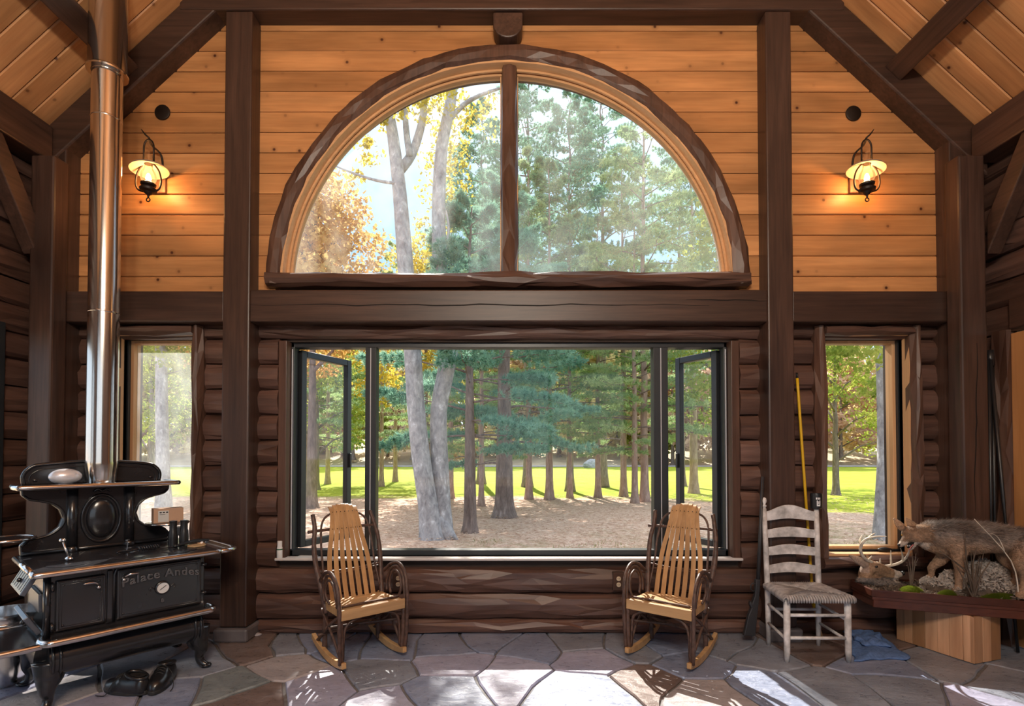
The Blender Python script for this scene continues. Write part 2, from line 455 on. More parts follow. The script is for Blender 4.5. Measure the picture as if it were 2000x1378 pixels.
# ------------------------------------------------------------------ the room shell
XL, XR = -3.50, 3.50                       # inner faces of the side walls
YF, YBD, YLJ, YLF = 3.70, 3.83, 3.90, 3.835  # timber fronts, pine boards, log joints, log crowns
YO = 4.10                                  # outside face of the window wall
SL, ZR = 0.945, 6.90                       # roof slope and ridge height
def zroof(x): return ZR - SL * abs(x)
def Z(py, Y=3.84): return at(1000, py, Y).z
def X(px, Y=3.84, py=800): return at(px, py, Y).x
ARC = at(991, 557, 3.80); ARX, ARZ = ARC.x, ARC.z
ARH = (443 / FPX * 3.80) + 0.125
ARI, ARO = 443 / FPX * 3.80, 475 / FPX * 3.80
MW = (X(556), X(1432), Z(1089), Z(664))    # main window hole
LW = (X(221, 3.80), X(372, 3.80), Z(1082, 3.80), Z(653, 3.80))
RW = (X(1616, 3.80), X(1783, 3.80), Z(1082, 3.80), Z(653, 3.80))
GZ0, GZ1 = Z(627, YF), Z(564, YF)          # girt beam

def holes_at(x):
    h = []
    for w in (MW, LW, RW):
        if w[0] < x < w[1]: h.append((w[2], w[3]))
    d = x - ARX
    if abs(d) < ARH: h.append((Z(533), max(Z(533) + 0.01, ARZ + math.sqrt(ARH * ARH - d * d))))
    return sorted(h)
edges = sorted(set([XL - .15, XR + .15, 0.0] + [w[k] for w in (MW, LW, RW) for k in (0, 1)] + [ARX + ARH * math.cos(PI * k / 56) for k in range(57)] + [XL + 0.25 * k for k in range(29)]))
mb = MB()
for a, b in zip(edges[:-1], edges[1:]):
    if b - a < 1e-4: continue
    m_ = (a + b) / 2
    z = -0.45
    for (h0, h1) in holes_at(m_):
        mb.box((a, YLJ, z), (b, YO, h0)); z = h1
    zt = zroof(m_) + 0.05
    mb.box((a, YLJ, z), (b, YO, zt))
wall_back = struct(mb.build('wall_back', MAT['plaster_dark']))

# hewn pieces: a bar with an irregular faceted skin
def hewn(name, p0, p1, out, up, prof, mat, parent, seed, step=0.16, jit=0.012, ends=True, endjit=0.0):
    r = rnd(seed)
    p0 = Vector(p0); p1 = Vector(p1); ax = (p1 - p0); Ln = ax.length; ax.normalize()
    out = Vector(out); up = Vector(up)
    ts = [0.0]
    while ts[-1] < Ln - step * 1.2: ts.append(ts[-1] + step * r.uniform(0.6, 1.4))
    ts[-1] = Ln if len(ts) > 1 else 0.0
    if len(ts) == 1: ts = [0.0, Ln]
    n = len(prof); vs = []; fs = []
    for t in ts:
        for k, (o, u) in enumerate(prof):
            e = 0 if k in (0, n - 1) else 1
            j1 = r.uniform(-jit, jit) * e; j2 = r.uniform(-jit, jit) * 1.1 * e
            tt = t if t in (0.0, Ln) else t + r.uniform(-0.35, 0.35) * step * e
            vs.append(p0 + ax * tt + out * (o + j1) + up * (u + j2))
    for i in range(len(ts) - 1):
        for k in range(n - 1):
            a, b, c, d = i * n + k, i * n + k + 1, (i + 1) * n + k + 1, (i + 1) * n + k
            if r.random() < 0.5: fs += [(a, b, c), (a, c, d)]
            else: fs += [(a, b, d), (b, c, d)]
        fs.append((i * n + n - 1, i * n, (i + 1) * n, (i + 1) * n + n - 1))
    fs.append(tuple(range(n))[::-1]); fs.append(tuple(range((len(ts) - 1) * n, len(ts) * n)))
    m = MB(); m.add(vs, fs)
    o = m.build(name, mat, parent)
    bm = bmesh.new(); bm.from_mesh(o.data); bmesh.ops.recalc_face_normals(bm, faces=bm.faces[:]); bm.to_mesh(o.data); bm.free()
    return o
def log_profile(h, depth):
    pr = []
    for k in range(8):
        a = -PI / 2 + PI * k / 7
        pr.append((depth * (math.cos(a) ** 0.75 if math.cos(a) > 0 else 0), h / 2 * math.sin(a) * 1.0))
    return pr

LH = 49.7 / FPX * 3.86
Z0 = Z(1209, 3.86)
rows = [(Z0 - LH * 0.72, LH * 0.72 * 1.0, 0)] if False else []
zs = [Z0 + LH * k for k in range(-1, 12)]
post_l = (X(431, YF, 900), X(484, YF, 900)); post_r = (X(1503, YF, 900), X(1554, YF, 900))
seed = 10
for k in range(-1, 12):
    z0 = Z0 + LH * k; z1 = z0 + LH
    if k == -1: z0 = max(z0, 0.0)
    if z1 > GZ0 + 0.02: z1 = GZ0 + 0.02
    if z1 - z0 < 0.04: continue
    zc = (z0 + z1) / 2
    iv = [(XL + 0.26, post_l[0]), (post_l[1], post_r[0]), (post_r[1], XR - 0.24)]
    for w, mgn in ((MW, 0.055), (LW, 0.045), (RW, 0.045)):
        if w[2] - 0.02 < zc < w[3] + 0.02:
            nv = []
            for a, b in iv:
                if w[0] - mgn > a and w[1] + mgn < b: nv += [(a, w[0] - mgn), (w[1] + mgn, b)]
                else: nv.append((a, b))
            iv = nv
    for a, b in iv:
        seed += 1
        hewn('log', (a, YLJ, zc), (b, YLJ, zc), (0, -1, 0), (0, 0, 1), log_profile(z1 - z0, YLJ - YLF), MAT['log_x'], wall_back, seed, 0.19, 0.0075)

# pine boards of the gable, each board its own piece
BH = 40.9 / FPX * YBD
z = GZ1 + 0.0 - 0.02
bi = 0
def board(a, b, z0, z1, slope_l=False, slope_r=False):
    g = 0.0025; c = 0.006
    r0 = (z1 - z0)
    vs = []
    def row(zz, yy):
        return (a, yy, zz), (b, yy, zz)
    prof = [(z0 + g, YLJ), (z0 + g, YBD + c), (z0 + g + c, YBD), (z1 - g - c, YBD), (z1 - g, YBD + c), (z1 - g, YLJ)]
    vs = []
    for zz, yy in prof:
        al = a; bl = b
        if slope_l: al = max(a, -(zroof(0) - 0.10 - zz) / SL)
        if slope_r: bl = min(b, (zroof(0) - 0.10 - zz) / SL)
        vs += [(al, yy, zz), (bl, yy, zz)]
    fs = [(2 * i, 2 * i + 1, 2 * i + 3, 2 * i + 2) for i in range(5)] + [(0, 2, 4, 6, 8, 10), (1, 11, 9, 7, 5, 3)]
    return MB().add(vs, fs).build('pine_board', MAT['pine'], wall_back)
rb = rnd(5)
while z < 4.75:
    z1 = z + BH
    xl = -(ZR - 0.16 - z) / SL
    if xl < post_l[0]: board(max(xl, XL + 0.2), post_l[0] + 0.02, z, z1, slope_l=True)
    if -xl > post_r[1]: board(post_r[1] - 0.02, min(-xl, XR - 0.2), z, z1, slope_r=True)
    # centre bay, cut round the arch
    rr = (ARI + ARO) / 2
    zlo, zhi = z - ARZ, z1 - ARZ
    if zlo > rr:
        board(post_l[1] - 0.02, post_r[0] + 0.02, z, z1)
    else:
        d1 = math.sqrt(max(0, rr * rr - min(max(zlo, 0), rr) ** 2)); d2 = math.sqrt(max(0, rr * rr - min(max(zhi, 0), rr) ** 2))
        for sgn in (-1, 1):
            x0, x1 = (post_l[1] - 0.02, ARX - d1) if sgn < 0 else (ARX + d1, post_r[0] + 0.02)
            y0, y1 = (post_l[1] - 0.02, ARX - d2) if sgn < 0 else (ARX + d2, post_r[0] + 0.02)
            g = 0.0025; c = 0.006
            n = 6
            # outline with the curved end
            pts = []
            curve = []
            for i in range(n + 1):
                zz = zlo + (zhi - zlo) * i / n
                dd = math.sqrt(max(0, rr * rr - min(max(zz, 0), rr) ** 2))
                curve.append((ARX + sgn * dd, ARZ + zz))
            xe = post_l[1] - 0.02 if sgn < 0 else post_r[0] + 0.02
            poly = [(xe, z + g), *[(x_, min(max(z_, z + g), z1 - g)) for x_, z_ in curve], (xe, z1 - g)]
            m = MB().prism([(x_, YBD, z_) for x_, z_ in poly], (0, YLJ - YBD, 0))
            o = m.build('pine_board', MAT['pine'], wall_back)
            bm = bmesh.new(); bm.from_mesh(o.data); bmesh.ops.remove_doubles(bm, verts=bm.verts[:], dist=1e-5); bmesh.ops.recalc_face_normals(bm, faces=bm.faces[:]); bm.to_mesh(o.data); bm.free()
    z = z1

# timbers
def tim(name, lo, hi, ax, parent=None, bev=0.010):
    return MB().box(lo, hi).build(name, MAT['timber_' + ax], parent or wall_back, bevel=bev)
TZ0 = Z(21, YF)
tim('timber_post', (post_l[0], YF, 0.10), (post_l[1], YLJ + 0.02, TZ0), 'z')
tim('timber_post', (post_r[0], YF, 0.10), (post_r[1], YLJ + 0.02, TZ0), 'z')
tim('girt_beam', (post_l[1] - 0.005, YF + 0.012, GZ0), (post_r[0] + 0.005, YLJ, GZ1), 'x')
tim('girt_beam', (XL + 0.22, YF + 0.012, GZ0), (post_l[0] + 0.005, YLJ, GZ1 - 0.01), 'x')
tim('girt_beam', (post_r[1] - 0.005, YF + 0.012, GZ0), (XR - 0.22, YLJ, GZ1 - 0.01), 'x')
tim('tie_beam', (-2.42, YF - 0.012, TZ0), (2.42, YLJ, TZ0 + 0.22), 'x')
tx = X(126, YF, 450)
tim('timber_post', (tx - 0.11, YF + 0.005, 0.0), (tx, YLJ, zroof(tx) - 0.1), 'z')
tx2 = X(1857, YF, 450)
tim('timber_post', (tx2, YF + 0.005, 0.0), (tx2 + 0.11, YLJ, zroof(tx2) - 0.1), 'z')
# long drying cracks in the girt beam and corner post
def crack(name, pts, w, parent, dirv=(0, 0, 1), y=None):
    vs = []; fs = []
    n = len(pts)
    for i, p in enumerate(pts):
        p = Vector(p); ww = w * math.sin(PI * (i + 0.3) / (n - 0.4)) + 0.0006
        d = Vector(dirv) * ww
        vs += [p - d, p + d, p + Vector((0, 0.006, 0))]
    for i in range(n - 1):
        a = i * 3; b = a + 3
        fs += [(a, b, b + 1, a + 1), (a, a + 2, b + 2, b), (a + 1, b + 1, b + 2, a + 2)]
    return MB().add(vs, fs).build(name, MAT['crackdark'], parent)
MAT['crackdark'] = plain('dark crack', (0.004, 0.003, 0.003), 0.9, var=0.1)
rc = rnd(3)
gy = YF + 0.0105
crack('drying_crack', [at(485 + 30 * i, 595 + 1.2 * math.sin(i * 1.1) + rc.uniform(-1, 1), gy) for i in range(31)], 0.0035, wall_back)
crack('drying_crack', [at(1340 + 16 * i, 584 + rc.uniform(-0.8, 0.8) + i * 0.3, gy) for i in range(11)], 0.003, wall_back)
for nm, x0, x1 in (('post_plinth', post_l[0] - 0.03, post_l[1] + 0.02), ('post_plinth', post_r[0] - 0.02, post_r[1] + 0.03)):
    MB().box((x0, YF - 0.03, 0.0), (x1, YLJ, 0.095)).build(nm, MAT['plinth'], wall_back, bevel=0.016)

# rafters of the gable, with the roof slope
for sgn in (-1, 1):
    o1 = [(sgn * 3.45, zroof(3.45)), (0, zroof(0)), (0, zroof(0) - 0.29), (sgn * 3.45, zroof(3.45) - 0.29)]
    m = MB().prism([(x_, YF - 0.006, z_) for x_, z_ in o1], (0, YLJ - YF, 0))
    a = math.atan(SL)
    mm = Matrix.Rotation(-sgn * a if False else 0, 4, 'Y')
    o = m.build('gable_rafter', MAT['timber_x'], wall_back, bevel=0.012)
    bm = bmesh.new(); bm.from_mesh(o.data); bmesh.ops.recalc_face_normals(bm, faces=bm.faces[:]); bm.to_mesh(o.data); bm.free()

# half-round lookout bracket under the tie beam, and the round plugs in the gable
c0 = at(992, 52, 3.74)
m = MB()
pr = [(-0.108, 0.075), (0.108, 0.075)] + [(0.108 * math.cos(-PI * k / 14), -0.01 + 0.10 * math.sin(-PI * k / 14)) for k in range(15)]
m.prism([(c0.x + a, 3.70, c0.z + b) for a, b in pr], (0, 0.12, 0))
o = m.build('half_round_bracket', MAT['timber_y'], wall_back, bevel=0.008)
bm = bmesh.new(); bm.from_mesh(o.data); bmesh.ops.recalc_face_normals(bm, faces=bm.faces[:]); bm.to_mesh(o.data); bm.free()
for px, py in ((318, 220), (1666, 222)):
    c0 = at(px, py, YBD - 0.004)
    MB().lathe([(0.057, 0.0), (0.057, 0.008), (0.050, 0.012), (0.0, 0.012)], 28, Matrix.Translation(c0) @ Matrix.Rotation(PI / 2, 4, 'X')).build('round_plug', MAT['wrought'], wall_back, 'auto')

# ---------- side walls
def side_wall(sgn):
    xi = XL if sgn < 0 else XR
    nm = 'wall_left' if sgn < 0 else 'wall_right'
    xo = xi + sgn * 0.22
    xa, xb = min(xi + sgn * 0.06, xo), max(xi + sgn * 0.06, xo)
    dy0, dy1, dz = (0.7, 3.53, 2.24) if sgn < 0 else (2.72, 3.62, 2.20)
    m = MB()
    m.box((xa, -4.2, -0.45), (xb, dy0, 3.75)); m.box((xa, dy0, dz), (xb, dy1, 3.75)); m.box((xa, dy1, -0.45), (xb, YO, 3.75))
    w = struct(m.build(nm, MAT['plaster_dark']))
    k = -1
    while True:
        z0 = max(Z0 + LH * k, 0.0); z1 = Z0 + LH * (k + 1)
        if z0 > 3.42: break
        zc = (z0 + z1) / 2
        iv = [(-4.0, YLJ)] if zc > dz else ([(-4.0, dy0 - 0.02), (dy1 + 0.02, YLJ)])
        for a, b in iv:
            hewn('log', (xi + sgn * 0.06, a, zc), (xi + sgn * 0.06, b, zc), (-sgn, 0, 0), (0, 0, 1), log_profile(z1 - z0, 0.062), MAT['log_y'], w, 300 + k + (50 if sgn > 0 else 0), 0.2, 0.010)
        k += 1
    # wall plate, corner post and knee brace
    px0, px1 = sorted((sgn * 3.32, sgn * 3.62))
    tim('wall_plate', (px0, -4.2, 3.437), (px1, YF - 0.01, 3.70), 'y', w)
    if sgn < 0: q0, q1 = X(52, 3.58, 750), X(99, 3.58, 750)
    else: q0, q1 = X(1879, 3.58, 750), X(1931, 3.58, 750)
    tim('timber_post', (q0, 3.58, 0.0), (q1, YF + 0.003, 3.437), 'z', w, 0.014)
    xk = sgn * 3.34
    bp = [(3.60, 2.74), (3.20, 3.45), (3.34, 3.45), (3.60, 2.99)]
    mk = MB().prism([(xk, y_, z_) for y_, z_ in bp], (sgn * 0.10, 0, 0))
    o = mk.build('knee_brace', MAT['timber_y'], w, bevel=0.008)
    bm = bmesh.new(); bm.from_mesh(o.data); bmesh.ops.recalc_face_normals(bm, faces=bm.faces[:]); bm.to_mesh(o.data); bm.free()
    if sgn > 0:
        crack('drying_crack', [at(1908 + 1.5 * math.sin(i * 0.9) + (0 if i < 8 else -3), 670 + 22 * i, 3.579) for i in range(16)], 0.0035, w, (1, 0, 0))
    return w, (dy0, dy1, dz)
wall_left, DL = side_wall(-1)
wall_right, DR = side_wall(1)
# side girt beam over the door in the right wall
tim('girt_beam', (XR - 0.02, -1.0, 2.21), (XR + 0.1, 3.60, 2.42), 'y', wall_right)

# glass door in the left wall
dr = struct(empty('door_1', (XL, (DL[0] + DL[1]) / 2, 0)))
def rel(m, name, mat, root, **kw):
    o = m.build(name, mat, root, **kw); o.matrix_parent_inverse = Matrix.Translation(-Vector(root.location)); return o
m = MB(); xx0, xx1 = XL - 0.14, XL + 0.02
m.box((xx0, DL[0], 0), (xx1, DL[0] + 0.07, DL[2])); m.box((xx0, DL[1] - 0.05, 0), (xx1, DL[1], DL[2])); m.box((xx0, DL[0] + 0.07, DL[2] - 0.07), (xx1, DL[1] - 0.05, DL[2]))
m.box((xx0, DL[0] + 0.07, 0.0), (xx1, DL[1] - 0.05, 0.05))
rel(m, 'door_frame', MAT['black_alu'], dr, bevel=0.004)
ym = (DL[0] + DL[1]) / 2
rel(MB().box((xx0 + 0.04, ym - 0.05, 0.05), (xx1 - 0.04, ym + 0.05, DL[2] - 0.07)), 'meeting_stile', MAT['black_alu'], dr, bevel=0.004)
for a, b in ((DL[0] + 0.07, ym - 0.05), (ym + 0.05, DL[1] - 0.05)):
    rel(MB().box((XL - 0.07, a, 0.05), (XL - 0.064, b, DL[2] - 0.07)), 'door_glass', MAT['glass_clear'], dr)
# wooden door in the right wall, with its hewn casing
d2 = struct(empty('door_2', (XR, (DR[0] + DR[1]) / 2, 0)))
rel(MB().box((XR - 0.004, DR[0] + 0.02, 0.01), (XR + 0.045, DR[1] - 0.02, DR[2] - 0.02)), 'door_leaf', MAT['door_wood'], d2, bevel=0.004)
hewn('door_casing', (XR - 0.0, DR[1] + 0.045, 0), (XR - 0.0, DR[1] + 0.045, 2.21), (-1, 0, 0), (0, 1, 0), [(0, -0.065), (0.03, -0.06), (0.05, -0.02), (0.05, 0.02), (0.03, 0.055), (0, 0.06)], MAT['hewn_z'], d2, 77, 0.2, 0.012).matrix_parent_inverse = Matrix.Translation(-Vector(d2.location))
rel(MB().tube([(XR - 0.004, 2.80, 0.95), (XR - 0.05, 2.80, 0.95), (XR - 0.05, 2.90, 0.95)], 0.01, 8), 'door_handle', MAT['wrought'], d2, smooth=True)

# rear gable wall with its tall windows (behind the camera)
m = MB()
m.box((XL - .2, -4.2, -0.45), (-2.7, -4.0, 3.9)); m.box((2.7, -4.2, -0.45), (XR + .2, -4.0, 3.9)); m.box((-2.7, -4.2, -0.45), (2.7, -4.0, 0.5))
m.prism([(-3.7, -4.0, 3.3), (3.7, -4.0, 3.3), (3.7, -4.0, 3.4), (0, -4.0, 6.95), (-3.7, -4.0, 3.4)], (0, -0.2, 0))
struct(m.build('wall_rear', MAT['plaster_dark']))
w5 = struct(empty('window_5', (0, -4.0, 0.5)))
m = MB()
for x_ in (-2.7, -0.93, 0.85, 2.62): m.box((x_, -4.12, 0.5), (x_ + 0.08, -4.02, 3.3))
m.box((-2.7, -4.12, 0.5), (2.7, -4.02, 0.57)); m.box((-2.7, -4.12, 3.22), (2.7, -4.02, 3.3))
rel(m, 'window_frame', MAT['black_alu'], w5)
rel(MB().box((-2.6, -4.075, 0.57), (2.6, -4.07, 3.22)), 'window_glass', MAT['glass_clear'], w5)

# ---------- ceiling: boards that run up the slope, purlins
slab = MB()
for sgn in (-1, 1):
    slab.prism([(sgn * 3.75, -4.2, zroof(3.75) + 0.03), (0, -4.2, zroof(0) + 0.03), (0, -4.2, zroof(0) + 0.2), (sgn * 3.75, -4.2, zroof(3.75) + 0.2)], (0, YO + 4.2, 0))
ceiling = struct(slab.build('ceiling', MAT['pine_ceiling']))
bm = bmesh.new(); bm.from_mesh(ceiling.data); bmesh.ops.recalc_face_normals(bm, faces=bm.faces[:]); bm.to_mesh(ceiling.data); bm.free()
ang = math.atan(SL); Ls = 3.6 / math.cos(ang)
CW = 0.146
mb = MB()
g = 0.002; c = 0.007
prof = [(g, 0.025), (g, c), (g + c, 0), (CW - g - c, 0), (CW - g, c), (CW - g, 0.025)]
vs = []
for y_, h_ in prof: vs += [(0, y_, h_), (Ls, y_, h_)]
mb.add(vs, [(2 * i, 2 * i + 1, 2 * i + 3, 2 * i + 2) for i in range(5)] + [(0, 2, 4, 6, 8, 10), (1, 11, 9, 7, 5, 3)])
cb_me = bpy.data.meshes.new('ceiling_board'); cb_me.from_pydata(mb.v, [], mb.f); cb_me.update(); cb_me.materials.append(MAT['pine_ceiling'])
bm = bmesh.new(); bm.from_mesh(cb_me); bmesh.ops.recalc_face_normals(bm, faces=bm.faces[:]); bm.to_mesh(cb_me); bm.free()
for sgn in (-1, 1):
    for i in range(22):
        o = bpy.data.objects.new('ceiling_board', cb_me); C.objects.link(o); o.parent = ceiling
        y0 = 3.86 - CW * (i + 1)
        if sgn < 0:
            o.matrix_local = Matrix.Translation((-3.6, y0, zroof(3.6))) @ Matrix.Rotation(-ang, 4, 'Y')
        else:
            o.matrix_local = Matrix.Translation((3.6, y0 + CW, zroof(3.6))) @ Matrix.Rotation(PI, 4, 'Z') @ Matrix.Rotation(-ang, 4, 'Y')
for sgn in (-1, 1):
    for xc in (2.86, 1.45):
        Mx = Matrix.Translation((sgn * xc, 0, zroof(xc))) @ Matrix.Rotation(sgn * ang, 4, 'Y')
        MB().box((-0.075, -4.2, -0.14), (0.075, YF - 0.004, 0.0), Mx).build('purlin', MAT['timber_y'], ceiling, bevel=0.008)

# ---------- floor of irregular flagstones
floor = struct(MB().box((XL - 0.2, -4.2, -0.12), (XR + 0.2, 3.98, -0.014)).build('floor', MAT['mortar']))
def clip(poly, nx, ny, d):
    out = []
    for i in range(len(poly)):
        a = poly[i]; b = poly[(i + 1) % len(poly)]
        da = a[0] * nx + a[1] * ny - d; db = b[0] * nx + b[1] * ny - d
        if da <= 0: out.append(a)
        if (da < 0 < db) or (db < 0 < da):
            t = da / (da - db); out.append((a[0] + (b[0] - a[0]) * t, a[1] + (b[1] - a[1]) * t))
    return out
vis = [(440,1335,'green'),(505,1268,'brown'),(560,1292,'tan'),(625,1345,'lav'),(478,1368,'brown'),(560,1262,'grey'),(665,1262,'blue'),(735,1318,'grey'),(760,1258,'blue'),(880,1262,'blue'),
       (880,1292,'lav'),(760,1372,'lav'),(858,1345,'blue'),(1000,1318,'lav'),(1035,1262,'blue'),(1160,1285,'lav'),(1130,1345,'blue'),(1235,1262,'grey'),(1275,1325,'brown'),(1380,1350,'tan'),
       (1290,1255,'blue'),(1420,1262,'grey'),(1475,1275,'grey'),(1500,1340,'blue'),(1620,1340,'grey'),(1592,1262,'brown'),(1710,1295,'blue'),(1790,1350,'grey'),(1850,1300,'grey'),(1900,1372,'lav'),(1960,1330,'grey'),
       (380,1300,'grey'),(330,1350,'blue'),(250,1310,'tan'),(220,1375,'lav'),(130,1340,'tan'),(40,1330,'lav'),(620,1252,'blue'),(1130,1252,'grey'),(960,1250,'blue'),(1350,1300,'blue'),(1680,1252,'brown'),(1980,1280,'grey')]
seeds = []
for px, py, k in vis:
    p = ground(px, py); seeds.append((p.x, p.y, k))
rf = rnd(21); kinds = list(SLATES)
gy_ = -3.8
while gy_ < 3.8:
    gx = -3.3
    while gx < 3.4:
        p = (gx + rf.uniform(-.22, .22), gy_ + rf.uniform(-.2, .2))
        if min((p[0] - s[0]) ** 2 + (p[1] - s[1]) ** 2 for s in seeds) > 0.38 ** 2 and (p[1] < 2.8 or abs(p[0]) > p[1] * 0.97):
            seeds.append((p[0], p[1], rf.choice(kinds)))
        gx += 0.62
    gy_ += 0.55
for i, (sx, sy, kind) in enumerate(seeds):
    poly = [(XL - .05, -4.1), (XR + .05, -4.1), (XR + .05, 3.93), (XL - .05, 3.93)]
    for j, (tx_, ty_, _) in enumerate(seeds):
        if i == j: continue
        dx, dy = tx_ - sx, ty_ - sy; L_ = math.hypot(dx, dy)
        if L_ > 2.2: continue
        nx, ny = dx / L_, dy / L_
        poly = clip(poly, nx, ny, nx * (sx + tx_) / 2 + ny * (sy + ty_) / 2 - 0.0075)
        if len(poly) < 3: break
    if len(poly) < 3: continue
    # wobbly edges: displacement depends on place, so neighbours follow each other
    pts = []
    for k in range(len(poly)):
        a = Vector((*poly[k], 0)); b = Vector((*poly[(k + 1) % len(poly)], 0))
        n = max(1, int((b - a).length / 0.09))
        for q in range(n):
            pts.append(a.lerp(b, q / n))
    pw = []
    for p in pts:
        d = mnoise.noise_vector(Vector((p.x * 2.3, p.y * 2.3, 0.3))) * 0.07 + mnoise.noise_vector(Vector((p.x * 9, p.y * 9, 1.3))) * 0.012
        pw.append(Vector((min(max(p.x + d.x, XL - 0.05), XR + 0.05), min(p.y + d.y, 3.93), 0)))
    cen = sum(pw, Vector()) / len(pw)
    top = rf.uniform(-0.003, 0.003)
    tilt = (rf.uniform(-.004, .004), rf.uniform(-.004, .004))
    n = len(pw); vs = []
    for (ins, dz) in ((0, -0.03), (0, -0.008), (0.008, 0.0)):
        for p in pw:
            d = (cen - p); d = d.normalized() * min(ins, d.length * 0.5)
            q = p + d
            vs.append((q.x, q.y, dz + top + (q.x - cen.x) * tilt[0] + (q.y - cen.y) * tilt[1]))
    fs = []
    for l in range(2):
        for k in range(n):
            fs.append((l * n + k, l * n + (k + 1) % n, (l + 1) * n + (k + 1) % n, (l + 1) * n + k))
    fs.append(tuple(range(2 * n, 3 * n)))
    MB().add(vs, fs).build('flagstone', SLATES[kind], floor)

# ---------- window 1: the half-round window
w1 = struct(empty('window_1', (ARX, YBD, ARZ), world_children=True))
def ring(name, r0, r1, y0, y1, mat, root, a0=-0.06, a1=PI + 0.06, n=64, jit=0.0, seed=1, zmin=None):
    r = rnd(seed)
    prof = [(r0, y1), (r0, y0 + (0.02 if jit else 0)), (r0 + (0.02 if jit else 0), y0), ((r0 + r1) / 2, y0 - (0.008 if jit else 0)), (r1 - (0.02 if jit else 0), y0), (r1, y0 + (0.02 if jit else 0)), (r1, y1)]
    vs = []; fs = []; m_ = len(prof)
    for i in range(n + 1):
        a = a0 + (a1 - a0) * i / n
        aj = a
        for k, (rr, yy) in enumerate(prof):
            e = 1 if 0 < k < m_ - 1 and jit else 0
            rj = rr + r.uniform(-jit, jit) * e; yj = yy + r.uniform(-jit, jit) * 0.8 * e
            aa = a + (r.uniform(-0.3, 0.3) * (a1 - a0) / n if e and 0 < i < n else 0)
            vs.append((ARX + rj * math.cos(aa), yj, max(ARZ + rj * math.sin(aa), zmin if zmin is not None else -9)))
    for i in range(n):
        for k in range(m_):
            k2 = (k + 1) % m_
            fs.append((i * m_ + k, i * m_ + k2, (i + 1) * m_ + k2, (i + 1) * m_ + k))
    fs.append(tuple(range(m_))); fs.append(tuple(range(n * m_, (n + 1) * m_))[::-1])
    o = MB().add(vs, fs).build(name, mat, root, smooth=False if jit else 'auto')
    bm = bmesh.new(); bm.from_mesh(o.data); bmesh.ops.triangulate(bm, faces=[f for f in bm.faces if len(f.verts) == 4 and jit]); bmesh.ops.recalc_face_normals(bm, faces=bm.faces[:]); bm.to_mesh(o.data); bm.free()
    return o
zs0, zs1 = Z(560, 3.78), Z(531, 3.78)
ring('arch_casing', ARI, ARO, 3.755, YBD + 0.02, MAT['hewn_z'], w1, 0.0, PI, 44, 0.0085, 5, zs0)
ring('arch_jamb', ARI - 0.012, ARI + 0.02, 3.775, 3.96, MAT['fir_x'], w1, 0, PI, 72, zmin=zs1 - 0.02)
ring('arch_stop', ARI - 0.028, ARI - 0.012, 3.845, 3.86, MAT['fir_x'], w1, 0, PI, 72, zmin=zs1 - 0.02)
ring('arch_sash', ARI - 0.042, ARI - 0.012, 3.875, 3.925, MAT['fir_x'], w1, 0, PI, 72, zmin=zs1 - 0.02)
ring('outer_casing', ARI + 0.112, ARI + 0.25, 4.06, 4.16, MAT['hewn_z'], w1, 0, PI, 40, 0.016, 8, zs1 - 0.05)
hewn('sill_casing', (X(519, 3.78), YBD, (zs0 + zs1) / 2), (X(1465, 3.78), YBD, (zs0 + zs1) / 2), (0, -1, 0), (0, 0, 1),
     [(0, -0.055), (0.05, -0.052), (0.085, -0.028), (0.092, 0.0), (0.085, 0.03), (0.05, 0.056), (0, 0.058)], MAT['log_x'], w1, 71, 0.22, 0.009)
MB().box((ARX - ARI, 3.82, zs1 - 0.06), (ARX + ARI, 4.10, zs1 - 0.004)).build('inner_sill', MAT['fir_x'], w1)
hewn('mullion', (X(994.5, 3.84, 300), 3.90, zs1 - 0.005), (X(994.5, 3.84, 300), 3.90, Z(124, 3.84)), (0, -1, 0), (1, 0, 0),
     [(0, -0.062), (0.05, -0.062), (0.09, -0.045), (0.105, 0.0), (0.09, 0.045), (0.05, 0.062), (0, 0.062)], MAT['hewn_z'], w1, 72, 0.16, 0.008)
xm = X(994.5, 3.84, 300)
MB().box((xm - 0.068, 3.885, zs1 - 0.004), (xm + 0.068, 3.95, ARZ + ARI - 0.014)).build('mullion_backer', MAT['fir_z'], w1)
for sgn in (-1, 1):
    rr = ARI - 0.03; pts = []
    zb = zs1 - 0.002 - ARZ
    xe = xm + sgn * 0.05 - ARX
    a_lo = math.asin(max(-1, min(1, zb / rr)))
    a_hi = math.acos(max(-1, min(1, sgn * xe / rr)))
    for k in range(33):
        a = a_lo + (a_hi - a_lo) * k / 32
        pts.append((ARX + sgn * rr * math.cos(a), 3.90, ARZ + rr * math.sin(a)))
    pts.append((ARX + xe, 3.90, ARZ + zb))
    o = MB().prism(pts, (0, 0.006, 0)).build('arch_pane', MAT['glass_arch'], w1)
    bm = bmesh.new(); bm.from_mesh(o.data); bmesh.ops.recalc_face_normals(bm, faces=bm.faces[:]); bm.to_mesh(o.data); bm.free()

